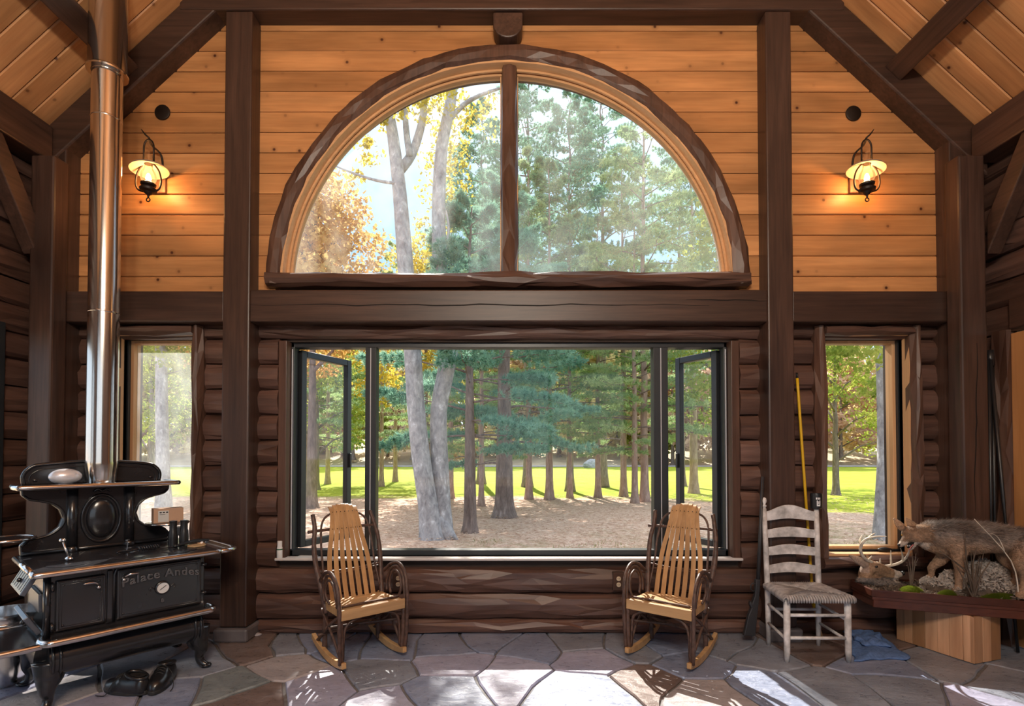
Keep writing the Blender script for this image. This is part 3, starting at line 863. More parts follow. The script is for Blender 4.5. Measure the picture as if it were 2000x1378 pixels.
# ---------- window 2: the wide main window with two open casements
x0, x1, z0, z1 = MW
w2 = struct(empty('window_2', ((x0 + x1) / 2, YBD, z0), world_children=True))
for a, b in ((x0 - 0.052, x0 + 0.008), (x1 - 0.008, x1 + 0.052)):
    MB().box((a, YLF + 0.012, z0 - 0.005), (b, 4.0, z1)).build('window_jamb', MAT['hewn_z'], w2, bevel=0.004)
fw = 0.038; y0, y1 = 3.93, 4.02
MB().box((x0 + 0.008, y0, z1 - 0.036), (x1 - 0.008, y1, z1)).build('frame_head', MAT['black_alu'], w2, bevel=0.003)
MB().box((x0 + 0.008, y0, z0), (x1 - 0.008, y1, z0 + 0.042)).build('frame_sill', MAT['black_alu'], w2, bevel=0.003)
for a, b in ((x0 + 0.008, x0 + 0.03), (x1 - 0.03, x1 - 0.008)):
    MB().box((a, y0, z0), (b, y1, z1)).build('frame_jamb', MAT['black_alu'], w2, bevel=0.003)
    MB().box((a + 0.007, y0 - 0.006, z0 + 0.05), (a + 0.014, y0 + 0.004, z1 - 0.05)).build('screen_track', MAT['grey_alu'], w2)
mlx = (X(716, 3.97), X(737, 3.97)); mrx = (X(1274, 3.97), X(1302, 3.97))
for a, b in (mlx, mrx):
    MB().box((a, y0, z0 + 0.04), (b, y1, z1 - 0.034)).build('frame_mullion', MAT['black_alu'], w2, bevel=0.004)
    MB().box(((a + b) / 2 - 0.003, y0 - 0.004, z0 + 0.05), ((a + b) / 2 + 0.003, y0 + 0.004, z1 - 0.04)).build('screen_track', MAT['grey_alu'], w2)
MB().box((mlx[1] - 0.003, 3.99, z0 + 0.04), (mrx[0] + 0.003, 3.996, z1 - 0.03)).build('centre_pane', MAT['glass_clear'], w2)
MB().box((x0 - 0.06, YLF - 0.012, z0 - 0.018), (x1 + 0.06, 3.94, z0)).build('window_sill', MAT['sill'], w2, bevel=0.004)
def sash(hx, sgn, wd, angle, hz0, hz1, nm='open_sash'):
    """casement hinged at hx, swinging outwards; sgn: +1 when it runs to the right of the hinge."""
    M = Matrix.Translation((hx, 4.02, 0)) @ Matrix.Rotation(angle * sgn, 4, 'Z')
    t = 0.05
    m = MB()
    q = lambda a, b: (min(a * sgn, b * sgn), max(a * sgn, b * sgn))
    for a, b, c_, d in ((0, t, hz0, hz1), (wd - t, wd, hz0, hz1), (t, wd - t, hz1 - t, hz1), (t, wd - t, hz0, hz0 + t)):
        xa, xb = q(a, b); m.box((xa, -0.025, c_), (xb, 0.025, d), M)
    f = m.build(nm, MAT['black_alu'], w2, bevel=0.004)
    xa, xb = q(t - 0.004, wd - t + 0.004)
    MB().box((xa, -0.004, hz0 + t - 0.004), (xb, 0.004, hz1 - t + 0.004), M).build('sash_pane', MAT['glass_clear'], f).matrix_parent_inverse = Matrix()
    xa, xb = q(wd - 0.035, wd - 0.015)
    MB().box((xa, -0.045, 1.22), (xb, -0.02, 1.34), M).build('sash_lock', MAT['black_plastic'], f, bevel=0.003)
    xa, xb = q(0.002, 0.03)
    return f
wd = mlx[0] - (x0 + 0.03) - 0.012
sash(x0 + 0.035, 1, wd, R(63), z0 + 0.045, z1 - 0.04)
sash(x1 - 0.035, -1, x1 - 0.03 - mrx[1] - 0.012, R(60), z0 + 0.045, z1 - 0.04)
# stay arms between mullion and sash tops
for a, b in ((mlx[0], 1), (mrx[1], -1)):
    MB().tube([(a, 4.02, z1 - 0.06), (a - b * 0.06, 4.38, z1 - 0.06)], 0.006, 6).build('stay_arm', MAT['black_alu'], w2)
    MB().tube([(a, 4.02, z0 + 0.06), (a - b * 0.06, 4.38, z0 + 0.06)], 0.006, 6).build('stay_arm', MAT['black_alu'], w2)

# ---------- windows 3 and 4: the narrow side windows with hewn casings
def side_window(nm, w, seed):
    x0, x1, z0, z1 = w
    root = struct(empty(nm, ((x0 + x1) / 2, YBD, z0), world_children=True))
    t = 0.075
    pr = [(0, -t / 2), (0.05, -t / 2), (0.088, -t / 4), (0.095, 0), (0.088, t / 4), (0.05, t / 2), (0, t / 2)]
    hewn('side_casing', (x0 - t / 2, YBD + 0.04, z0 - t), (x0 - t / 2, YBD + 0.04, z1 + t * 0.9), (0, -1, 0), (1, 0, 0), pr, MAT['hewn_z'], root, seed, 0.14, 0.009)
    hewn('side_casing', (x1 + t / 2, YBD + 0.04, z0 - t), (x1 + t / 2, YBD + 0.04, z1 + t * 0.9), (0, -1, 0), (1, 0, 0), pr, MAT['hewn_z'], root, seed + 1, 0.14, 0.009)
    hewn('head_casing', (x0 - 0.01, YBD + 0.04, z1 + t / 2), (x1 + 0.01, YBD + 0.04, z1 + t / 2), (0, -1, 0), (0, 0, 1), pr, MAT['log_x'], root, seed + 2, 0.14, 0.009)
    hewn('sill_casing', (x0 - 0.06, YBD + 0.04, z0 - t / 2 - 0.02), (x1 + 0.06, YBD + 0.04, z0 - t / 2 - 0.02), (0, -1, 0), (0, 0, 1), [(0, -0.055), (0.06, -0.05), (0.11, -0.025), (0.12, 0), (0.105, 0.03), (0.05, 0.05), (0, 0.05)], MAT['log_x'], root, seed + 3, 0.18, 0.010)
    m = MB(); m.box((x0 - 0.02, YBD, z0 - 0.02), (x0, 4.06, z1 + 0.02)); m.build('jamb_board', MAT['fir_z'], root)
    m = MB(); m.box((x1, YBD, z0 - 0.02), (x1 + 0.02, 4.06, z1 + 0.02)); m.build('jamb_board', MAT['fir_z'], root)
    MB().box((x0, YBD, z1), (x1, 4.06, z1 + 0.02)).build('jamb_board', MAT['fir_x'], root)
    MB().box((x0, YBD - 0.01, z0 - 0.02), (x1, 4.06, z0)).build('stool_board', MAT['fir_x'], root)
    s = 0.034
    m = MB()
    for a, b, c_, d in ((x0, x0 + s, z0, z1), (x1 - s, x1, z0, z1), (x0 + s, x1 - s, z0, z0 + s), (x0 + s, x1 - s, z1 - s, z1)):
        m.box((a, 3.955, c_), (b, 4.03, d))
    m.build('sash_frame', MAT['fir_z'], root, bevel=0.003)
    s2 = 0.012
    m = MB()
    for a, b, c_, d in ((x0, x0 + s2, z0, z1), (x1 - s2, x1, z0, z1), (x0 + s2, x1 - s2, z0, z0 + s2), (x0 + s2, x1 - s2, z1 - s2, z1)):
        m.box((a, 3.93, c_), (b, 3.956, d))
    m.build('weather_strip', MAT['black_alu'], root)
    MB().box((x0 + s - 0.004, 3.99, z0 + s - 0.004), (x1 - s + 0.004, 3.996, z1 - s + 0.004)).build('window_pane', MAT['glass_side' if nm == 'window_3' else 'glass_clear'], root)
side_window('window_3', LW, 501)
side_window('window_4', RW, 521)

# electrical outlets low on the log wall
for px, py, lab in ((778, 1134, 'bronze outlet plate on log wall behind the rocking chair nearer the stove'), (1208, 1135, 'bronze outlet plate on log wall behind the rocking chair nearer the ladder-back chair')):
    p = at(px, py, YLF - 0.010)
    e = tag(empty('wall_outlet', p, world_children=True), lab, 'outlet', 'wall outlets under the main window')
    MB().box((p.x - 0.042, p.y - 0.004, p.z - 0.068), (p.x + 0.042, p.y + 0.03, p.z + 0.068)).build('cover_plate', MAT['outlet_plate'], e, bevel=0.004)
    for s in (-1, 1):
        q = p + Vector((0, -0.006, s * 0.022))
        MB().lathe([(0.0, 0), (0.017, 0), (0.017, 0.004), (0.015, 0.006), (0, 0.006)], 18, Matrix.Translation(q) @ Matrix.Rotation(PI / 2, 4, 'X'), cap=False).build('socket', MAT['outlet'], e, 'auto')
        m = MB()
        for dx in (-0.006, 0.006): m.box((q.x + dx - 0.0015, q.y - 0.0072, q.z - 0.003), (q.x + dx + 0.0015, q.y - 0.005, q.z + 0.006))
        m.build('slot', MAT['black_plastic'], e)

# ------------------------------------------------------------------ outdoors
GZ = -0.40
def gp(px, py): return ground(px, py, GZ)
def np_mesh(name, verts, tris, mat, parent=None, nper=3):
    me = bpy.data.meshes.new(name)
    verts = np.asarray(verts, dtype=np.float32); tris = np.asarray(tris, dtype=np.int32)
    nf = len(tris)
    me.vertices.add(len(verts)); me.vertices.foreach_set('co', verts.ravel())
    me.loops.add(nf * nper); me.loops.foreach_set('vertex_index', tris.ravel())
    me.polygons.add(nf); me.polygons.foreach_set('loop_start', np.arange(nf, dtype=np.int32) * nper)
    me.update(calc_edges=True)
    return link(name, me, mat, parent)

# ground: leaf litter and needles near the house, mown lawn beyond
def ground_mat():
    m, N, L, B = newmat('garden ground')
    tc = N.new('ShaderNodeTexCoord'); v = tc.outputs['Object']
    sep = N.new('ShaderNodeSeparateXYZ'); L.new(v, sep.inputs[0])
    def noi(s, d=5): return noise(N, L, v, s, d, 0.6)
    n_l = noi(13.0, 8); n_b = noi(0.55, 4); n_s = noi(26, 4)
    lit = ramp(N, [(0.30, (0.38, 0.215, 0.15)), (0.5, (0.64, 0.44, 0.335)), (0.70, (0.84, 0.68, 0.56))]); L.new(n_l, lit.inputs['Fac'])
    gr = ramp(N, [(0.3, (0.20, 0.27, 0.022)), (0.7, (0.42, 0.45, 0.05))]); L.new(noi(1.2, 6), gr.inputs['Fac'])
    gdull = ramp(N, [(0.35, (0.15, 0.18, 0.06)), (0.65, (0.33, 0.27, 0.13))]); L.new(n_s, gdull.inputs['Fac'])
    # lawn border: y plus a noise wobble, nearer on the right
    def math_(op, a, b):
        q = N.new('ShaderNodeMath'); q.operation = op
        for s, val in zip(q.inputs, (a, b)):
            if isinstance(val, (int, float)): s.default_value = val
            else: L.new(val, s)
        return q.outputs[0]
    xpos = math_('MAXIMUM', math_('SUBTRACT', sep.outputs['X'], 5.5), 0.0)
    yb = math_('ADD', math_('ADD', sep.outputs['Y'], math_('MULTIPLY', xpos, 1.15)), math_('MULTIPLY', math_('SUBTRACT', n_b, 0.5), 5.0))
    fr = N.new('ShaderNodeMapRange'); fr.inputs['From Min'].default_value = 20.2; fr.inputs['From Max'].default_value = 21.6; L.new(yb, fr.inputs['Value'])
    # patchy grass close to the house
    yn = math_('ADD', sep.outputs['Y'], math_('MULTIPLY', math_('SUBTRACT', n_b, 0.5), 7.0))
    xn = math_('MULTIPLY', sep.outputs['X'], -0.35)
    fn = N.new('ShaderNodeMapRange'); fn.inputs['From Min'].default_value = 11.0; fn.inputs['From Max'].default_value = 7.0; L.new(math_('ADD', yn, xn), fn.inputs['Value'])
    pat = ramp(N, [(0.40, 0.0), (0.62, 1.0)]); L.new(noi(2.6, 6), pat.inputs['Fac'])
    near = math_('MULTIPLY', fn.outputs[0], pat.outputs['Color'])
    c = mixc(N, L, near, lit.outputs['Color'], gdull.outputs['Color'])
    c = mixc(N, L, fr.outputs[0], c, gr.outputs['Color'])
    fh = N.new('ShaderNodeMapRange'); fh.inputs['From Min'].default_value = 70.0; fh.inputs['From Max'].default_value = 73.0; L.new(sep.outputs['Y'], fh.inputs['Value'])
    hl = ramp(N, [(0.3, (0.52, 0.42, 0.30)), (0.7, (0.68, 0.60, 0.42))]); L.new(n_b, hl.inputs['Fac'])
    c = mixc(N, L, fh.outputs[0], c, hl.outputs['Color'])
    L.new(c, B.inputs['Base Color']); B.inputs['Roughness'].default_value = 0.9; B.inputs['Specular IOR Level'].default_value = 0.1
    bump(N, L, B, n_l, 0.5, 0.05)
    return m
vs = []; fs = []
ys = [-30, -10, 0, 4, 6, 8, 10, 12, 14, 16, 18, 20, 23, 27, 32, 40, 50, 60, 68, 74, 85, 100, 125, 160, 210]
xs_ = [-160, -110, -75, -50, -35, -25, -18, -12, -8, -5, -2.5, 0, 2.5, 5, 8, 12, 18, 25, 35, 50, 75, 110, 160]
for y_ in ys:
    for x_ in xs_:
        h = GZ
        if y_ > 4.5 and y_ < 60: h += 0.05 * mnoise.noise(Vector((x_ * .2, y_ * .2, 0))) * min(1, (y_ - 4) / 6) - 0.03
        if y_ > 74: h += (y_ - 74) * 0.10 * (0.7 + 0.5 * mnoise.noise(Vector((x_ * 0.015, 3, 0)))) + 1.2
        if y_ < 4.2: h -= 0.02
        vs.append((x_, y_, h))
nx_ = len(xs_)
for i in range(len(ys) - 1):
    for j in range(nx_ - 1):
        fs.append((i * nx_ + j, i * nx_ + j + 1, (i + 1) * nx_ + j + 1, (i + 1) * nx_ + j))
gobj = MB().add(vs, fs).build('ground', ground_mat(), smooth=True)
gobj['kind'] = 'structure'
rd = MB().add([(-160, 66.6, GZ + 0.05), (160, 66.6, GZ + 0.05), (160, 69.5, GZ + 0.12), (-160, 69.5, GZ + 0.12)], [(0, 1, 2, 3)]).build('road', plain('pale road', (0.42, 0.41, 0.42), 0.8, var=0.1))
rd['kind'] = 'structure'

# fallen leaves lying on the ground (uncountable)
def fallen_leaves():
    r = np.random.default_rng(4)
    n = 25000
    y = 4.4 + 17 * r.random(n) ** 1.5
    x = (r.random(n) * 2 - 1) * (y * 1.02)
    # fewer on the grassy right side
    s = r.uniform(0.022, 0.05, n); a = r.uniform(0, 2 * PI, n)
    z = GZ + 0.012 + r.uniform(0, 0.025, n)
    ca, sa = np.cos(a), np.sin(a)
    V = np.zeros((n, 4, 3), np.float32)
    tl = r.uniform(-0.6, 0.6, (n, 4))
    for k, (p, q) in enumerate(((-1, 0), (0, -0.62), (1, 0), (0, 0.62))):
        V[:, k, 0] = x + s * (p * ca - q * sa); V[:, k, 1] = y + s * (p * sa + q * ca); V[:, k, 2] = z + s * np.abs(tl[:, k]) * 0.8
    T = (np.arange(n)[:, None] * 4 + np.arange(4)[None, :])
    m = leafmat('fallen leaf', (0.30, 0.13, 0.08), (0.90, 0.74, 0.62), 0.25, 17.0, 60.0)
    o = np_mesh('fallen_leaves', V.reshape(-1, 3), T, m, None, 4)
    o['kind'] = 'stuff'; tag(o, 'tan and rust fallen leaves strewn under the trees outside', 'leaves')
def grass_tufts():
    r = np.random.default_rng(5)
    n = 15000
    y = 4.5 + 6.5 * r.random(n) ** 1.2
    x = r.uniform(-1, 1, n) * y * 1.0 + 1.2
    keep = np.array([mnoise.noise(Vector((a * 0.9, b * 0.9, 4))) + 0.05 * a - 0.07 * (b - 7) for a, b in zip(x, y)]) > 0.05
    x, y = x[keep], y[keep]; n = len(x)
    a = r.uniform(0, 2 * PI, n); h = r.uniform(0.03, 0.08, n); w = r.uniform(0.004, 0.008, n)
    V = np.zeros((n, 3, 3), np.float32)
    V[:, 0] = np.stack([x - w * np.cos(a), y - w * np.sin(a), np.full(n, GZ)], 1)
    V[:, 1] = np.stack([x + w * np.cos(a), y + w * np.sin(a), np.full(n, GZ)], 1)
    V[:, 2] = np.stack([x + r.uniform(-.04, .04, n), y + r.uniform(-.04, .04, n), GZ + h], 1)
    o = np_mesh('grass', V.reshape(-1, 3), np.arange(3 * n).reshape(-1, 3), leafmat('grass blade', (0.16, 0.20, 0.05), (0.36, 0.38, 0.14), 0.4))
    o['kind'] = 'stuff'; tag(o, 'short patchy grass close under the windows outside', 'grass')
fallen_leaves(); grass_tufts()

# foliage builders -------------------------------------------------
def needles(cen, dirs, r, per=10, ln=(0.10, 0.17), w=0.010, spread=0.9):
    n = len(cen)
    c = np.repeat(cen, per, 0); d = np.repeat(dirs, per, 0) + r.normal(0, spread, (n * per, 3))
    d /= np.linalg.norm(d, axis=1)[:, None] + 1e-9
    L_ = r.uniform(ln[0], ln[1], n * per)[:, None]
    s = np.cross(d, r.normal(0, 1, (n * per, 3))); s /= np.linalg.norm(s, axis=1)[:, None] + 1e-9
    V = np.stack([c - s * w, c + s * w, c + d * L_], 1)
    return V.reshape(-1, 3), np.arange(n * per * 3).reshape(-1, 3)
def pine_parts(seed, H, h0, Rm, nb, tufts, lowmul=1.0, per=9, w=0.011, gap=0.0):
    """crown data of a pine of height H, limbs from h0 upwards, spread Rm."""
    r = np.random.default_rng(seed)
    br = MB(); C_ = []; D_ = []
    for i in range(nb):
        t = ((i + r.random()) / nb) ** 0.9
        h = h0 + (H - h0) * t
        L_ = Rm * (1 - 0.82 * t ** 1.4) * r.uniform(0.65, 1.0) * (lowmul if t < 0.15 else 1)
        az = i * 2.399 + r.uniform(-0.5, 0.5)
        el = r.uniform(-0.05, 0.28) + 0.5 * t
        u = np.array([math.cos(az), math.sin(az), 0.0]); pts = []
        for k in range(7):
            s = k / 6
            p = u * L_ * s * math.cos(el) + np.array([0, 0, h + L_ * (s * math.sin(el) - 0.20 * s * s + 0.06 * s ** 4)])
            p = p + np.array([r.normal(0, .03), r.normal(0, .03), r.normal(0, .02)]) * L_ * s
            pts.append(p)
        br.tube([Vector(p) for p in pts], [max(0.006, (0.030 * L_ / 3 + 0.006) * (1 - s / 6.6)) for s in range(7)], 5)
        side = np.cross(u, [0, 0, 1.0])
        pts = np.array(pts)
        nt = int(tufts * (0.35 + 0.65 * L_ / Rm))
        s = r.uniform(0.30, 1.0, nt) ** 0.8
        # snap tufts into fluffy pads on side twigs
        tw = np.round(s * 9) / 9
        base = np.stack([np.interp(tw, np.linspace(0, 1, 7), pts[:, k]) for k in range(3)], 1)
        off = r.uniform(-1, 1, nt); off = np.sign(off) * np.abs(off) ** 0.8
        ll = L_ * 0.36 * (1.12 - 0.75 * tw)
        p = base + side[None, :] * (off * ll)[:, None] + u[None, :] * (np.abs(off) * ll * 0.55)[:, None]
        p[:, 2] += r.normal(0, 0.045, nt) + 0.05 - 0.05 * np.abs(off)
        C_.append(p)
        d = u[None, :] * 0.6 + side[None, :] * off[:, None] * 0.7 + np.array([0, 0, 0.5])[None, :]
        D_.append(d)
    V, T = needles(np.concatenate(C_), np.concatenate(D_), r, per=per, w=w)
    return br, V, T
def leaf_parts(seed, blobs, n, size, limbs=()):
    """blobs: (centre, radii) clouds of leaves."""
    r = np.random.default_rng(seed)
    P = []
    tot = sum(b[1][0] * b[1][1] * b[1][2] for b in blobs) ** 1.0
    for c, rad in blobs:
        k = max(10, int(n * rad[0] * rad[1] * rad[2] / tot))
        d = r.normal(0, 1, (k, 3)); d /= np.linalg.norm(d, axis=1)[:, None]
        q = r.random(k) ** 0.45
        p = np.array(c)[None, :] + d * q[:, None] * np.array(rad)[None, :]
        # clump
        cl = r.integers(0, max(4, k // 14), k)
        cc = p[cl]
        p = cc + (p - cc) * 0.22 + r.normal(0, 0.12, (k, 3)) * np.array(rad)[None, :] * 0.3
        P.append(p)
    P = np.concatenate(P); k = len(P)
    a = r.normal(0, 1, (k, 3)); a /= np.linalg.norm(a, axis=1)[:, None]
    b = np.cross(a, r.normal(0, 1, (k, 3))); b /= np.linalg.norm(b, axis=1)[:, None] + 1e-9
    s = r.uniform(size * 0.6, size * 1.2, k)[:, None]
    V = np.stack([P - a * s, P - b * s * 0.6, P + a * s, P + b * s * 0.6], 1)
    return V.reshape(-1, 3), (np.arange(k)[:, None] * 4 + np.arange(4)[None, :])
def trunk_mb(H, r0, seed, lean=(0, 0), flare=1.7, n=12, top=0.08):
    r = rnd(seed); m = MB(); pts = []; rr = []
    K = 14
    for i in range(K + 1):
        t = i / K
        pts.append((lean[0] * t * H + r.uniform(-.02, .02) * t * H * 0.25, lean[1] * t * H + r.uniform(-.02, .02) * t * H * 0.25, -0.15 + t * (H + 0.15)))
        rr.append(max(r0 * top, r0 * (1 - 0.9 * t) * (1 + (flare - 1) * max(0, 1 - t * 14)) ))
    # extra low rings for the root flare
    pts.insert(1, tuple(Vector(pts[0]).lerp(Vector(pts[1]), 0.25))); rr.insert(1, r0 * 1.35)
    pts.insert(2, tuple(Vector(pts[0]).lerp(Vector(pts[2]), 0.55))); rr.insert(2, r0 * 1.08)
    return m.tube(pts, rr, n)

PINES = []
def pine_proto(seed, H, h0, Rm, nb, tufts, mat, r0, barkm, per=9, w=0.011, lowmul=1.0, name='pine_tree'):
    root = empty(name, (0, 0, 0))
    trunk_mb(H, r0, seed).build('trunk', MAT[barkm], root, smooth=True)
    br, V, T = pine_parts(seed, H, h0, Rm, nb, tufts, lowmul, per, w)
    br.build('limbs', MAT['bark_pine'], root, smooth=True)
    f = np_mesh('foliage', V, T, MAT[mat], root); f['kind'] = 'stuff'
    return root
used = set()
def place(proto, loc, rz, sc, label, group, sz=None):
    o = proto if proto.name not in used else copy_tree(proto)
    used.add(proto.name)
    o.location = loc; o.rotation_euler = (0, 0, rz); o.scale = (sc, sc, sz or sc)
    tag(o, label, 'tree', group)
    return o
# the two near pines
pA = pine_proto(101, 7.3, 1.9, 3.0, 34, 300, 'needle_blue', 0.155, 'bark_pine', per=10)
place(pA, gp(918, 1037), 0.4, 1.0, 'slender pine just right of the twin grey trunks outside', 'pines beyond the main window')
pB = pine_proto(102, 9.4, 1.4, 3.6, 46, 300, 'needle_blue', 0.27, 'bark_pine', per=10, lowmul=0.9)
place(pB, gp(985, 1008), 2.2, 1.0, 'thickest pine trunk behind the slender pine, needles close to the ground', 'pines beyond the main window')
# the row along the lawn
pC = pine_proto(103, 14.0, 1.9, 3.6, 50, 150, 'needle_green', 0.14, 'bark_light', w=0.014)
pD = pine_proto(104, 13.0, 2.1, 3.4, 46, 150, 'needle_mid', 0.15, 'bark_light', w=0.014)
rowp = [(1033, 973, pC, 0.95), (1073, 974, pD, 1.0), (1113, 971, pC, 0.8), (1168, 970, pD, 0.85), (1218, 968, pC, 1.0), (1240, 981, pD, 0.8), (1259, 978, pC, 1.12), (1355, 961, pD, 1.25)]
ords = ['first', 'second', 'third', 'fourth', 'fifth', 'sixth', 'seventh', 'eighth', 'ninth', 'tenth', 'eleventh', 'twelfth']
for i, (px, py, pr_, s) in enumerate(rowp):
    lab = ('pine standing alone on the lawn, seen through the right open casement' if px == 1355 else 'sunlit pine at the edge of the lawn, %s from left in its row' % ords[i])
    place(pr_, gp(px, py), i * 1.7 + 0.3, s, lab, 'pines along the lawn edge')
more = [(598, 951, pD, 1.1, 'pine trunk seen at left through the left open casement'), (640, 944, pC, 1.0, 'pine behind the glass of the left open casement, near its middle'),
        (880, 972, pD, 0.85, 'slim pine trunk just right of the twin grey trunks at the lawn'), (940, 986, pC, 0.7, 'very thin leaning pine between the slender and thick pines'),
        (745, 949, pD, 0.9, 'small pine just inside the left edge of the main centre pane'), (772, 940, pC, 1.05, 'distant pine left of the twin grey trunks')]
for i, (px, py, pr_, s, lab) in enumerate(more):
    place(pr_, gp(px, py), i * 2.1 + 1.0, s, lab, 'pines beyond the lawn edge')

# twin grey trunks
gt = tag(empty('grey_tree', gp(852, 1048), world_children=True), 'tall tree with twin pale grey trunks joined at the base outside', 'tree')
D0 = gt.location.y
def tpts(lst, dy=0.0): return [at(px, py, D0 + dy) for px, py in lst]
m = MB()
P = tpts([(846, 1068), (842, 1040), (836, 985), (822, 890), (812, 790), (806, 690), (795, 560), (786, 440), (778, 350), (768, 270), (758, 205), (752, 120), (750, 20)], -0.1)
m.tube(spline(P, 3), lerpr([0.34, 0.25, 0.205, 0.19, 0.182, 0.178, 0.17, 0.155, 0.14, 0.12, 0.105, 0.08, 0.05], 3), 14)
P = tpts([(858, 1068), (862, 1040), (862, 985), (858, 890), (857, 800), (872, 720), (878, 670), (862, 560), (857, 460), (858, 360), (864, 280), (880, 200), (890, 110), (893, 10)], 0.12)
m.tube(spline(P, 3), lerpr([0.36, 0.26, 0.20, 0.185, 0.175, 0.18, 0.18, 0.16, 0.15, 0.14, 0.125, 0.115, 0.09, 0.05], 3), 14)
for px, py, w_ in ((826, 1060, 1), (880, 1058, 1), (850, 1068, 1), (893, 1050, 1)):
    m.tube([at(852, 1010, D0), at((852 + px) / 2 + 4, 1040, D0 - 0.05), at(px, py + 4, D0 - 0.2)], [0.16, 0.13, 0.03], 8)
m.build('twin_trunk', MAT['bark_grey'], gt, smooth=True)
m = MB()
P = tpts([(783, 330), (805, 300), (824, 240), (830, 190), (845, 130)], 0.05); m.tube(spline(P, 3), lerpr([0.11, 0.10, 0.085, 0.07, 0.04], 3), 8)
P = tpts([(800, 305), (793, 250), (790, 190), (786, 120)], -0.05); m.tube(spline(P, 3), lerpr([0.07, 0.065, 0.05, 0.03], 3), 8)
P = tpts([(872, 240), (905, 205), (940, 185), (985, 170)], 0.2); m.tube(spline(P, 3), lerpr([0.06, 0.05, 0.04, 0.02], 3), 6)
P = tpts([(858, 505), (872, 480), (876, 440), (868, 400)], 0.1); m.tube(spline(P, 3), lerpr([0.04, 0.035, 0.03, 0.02], 3), 6)
P = tpts([(775, 358), (735, 352), (690, 338), (650, 322)], -0.2); m.tube(spline(P, 3), lerpr([0.035, 0.03, 0.022, 0.012], 3), 6)
m.build('limbs', MAT['bark_grey'], gt, smooth=True)
bl = [(at(835, 190, D0 - .6), (1.0, 1.0, .6)), (at(872, 330, D0 + .9), (.8, .9, 1.4)), (at(920, 230, D0 + .6), (.9, .9, .5)), (at(745, 225, D0 - .4), (.6, .6, .4)), (at(740, 300, D0), (.8, .5, .35)), (at(690, 340, D0), (.6, .5, .3)), (at(850, 440, D0 + 1.2), (.6, .6, 1.1))]
V, T = leaf_parts(61, [(tuple(c), r_) for c, r_ in bl], 2300, 0.055)
f = np_mesh('foliage', V, T, MAT['leaf_yellow'], gt, 4); f['kind'] = 'stuff'

# grey trunks near the side windows
def lone_trunk(lst, rr, Yd, label, blobs, leafm, seed, n=1500, size=0.06):
    g_ = tag(empty('lawn_tree', (at(*lst[0], Yd).x, Yd, GZ), world_children=True), label, 'tree')
    P = [at(px, py, Yd) for px, py in lst]; P[0].z = GZ - 0.1
    MB().tube(spline(P, 3), lerpr(rr, 3), 12).build('trunk', MAT['bark_grey'], g_, smooth=True)
    V, T = leaf_parts(seed, blobs, n, size)
    f = np_mesh('foliage', V, T, MAT[leafm], g_, 4); f['kind'] = 'stuff'
    return g_
Yr = gp(1727, 1052).y
gt2 = lone_trunk([(1730, 1058), (1726, 1010), (1730, 900), (1728, 760), (1722, 640), (1712, 400), (1705, 100)], [0.26, 0.17, 0.15, 0.14, 0.13, 0.11, 0.06], Yr, 'grey rough-barked trunk close outside the right side window',
           [(tuple(at(1650, 690, Yr - 1)), (1.3, 1.2, .45)), (tuple(at(1690, 760, Yr + 1)), (.9, 1.0, .35)), (tuple(at(1420, 400, Yr - 2.2)), (.7, .8, .8)), (tuple(at(1385, 430, Yr - 3.2)), (.35, .5, .7))], 'leaf_green', 62, 1700, 0.06)
Yl = gp(320, 1003).y
lone_trunk([(320, 1010), (319, 940), (316, 800), (314, 600), (312, 300)], [0.27, 0.18, 0.16, 0.14, 0.08], Yl, 'straight grey trunk outside the narrow window behind the stove',
           [(tuple(at(300, 700, Yl - 2)), (1.0, .8, .35)), (tuple(at(265, 735, Yl - 3)), (.35, .4, .35)), (tuple(at(330, 640, Yl)), (1.4, 1.2, .9))], 'leaf_green', 63, 1500, 0.07)

# autumn trees: shared crowns
def crown_proto(name, seed, H, Wd, n, size, mat, nb=9, barkm='bark_pine', lo=0.22):
    root = empty(name, (0, 0, 0)); r = rnd(seed)
    trunk_mb(H * 0.8, H * 0.016, seed).build('trunk', MAT[barkm], root, smooth=True)
    blobs = []
    m = MB()
    for i in range(nb):
        a = i * 2.4 + r.uniform(-.4, .4); t = (i + 0.5) / nb
        h = H * (lo + (0.90 - lo) * t); d = Wd * (0.72 - 0.5 * t) * r.uniform(0.5, 1.0)
        c = (d * math.cos(a), d * math.sin(a), h)
        blobs.append((c, (Wd * 0.42, Wd * 0.42, H * 0.11)))
        m.tube([(0, 0, h - H * 0.10), (c[0] * .5, c[1] * .5, h - H * 0.03), c], [H * 0.006, H * 0.004, H * 0.0015], 5)
    m.build('limbs', MAT[barkm], root, smooth=True)
    V, T = leaf_parts(seed, blobs, n, size)
    f = np_mesh('foliage', V, T, MAT[mat], root, 4); f['kind'] = 'stuff'
    return root
cO = crown_proto('autumn_tree', 201, 10.0, 3.8, 12000, 0.085, 'leaf_orange', 12, lo=0.46)
cY = crown_proto('autumn_tree', 202, 11.0, 3.6, 10000, 0.085, 'leaf_yellow', 12, lo=0.40)
cG = crown_proto('autumn_tree', 203, 11.0, 3.6, 7000, 0.085, 'leaf_green', 12)
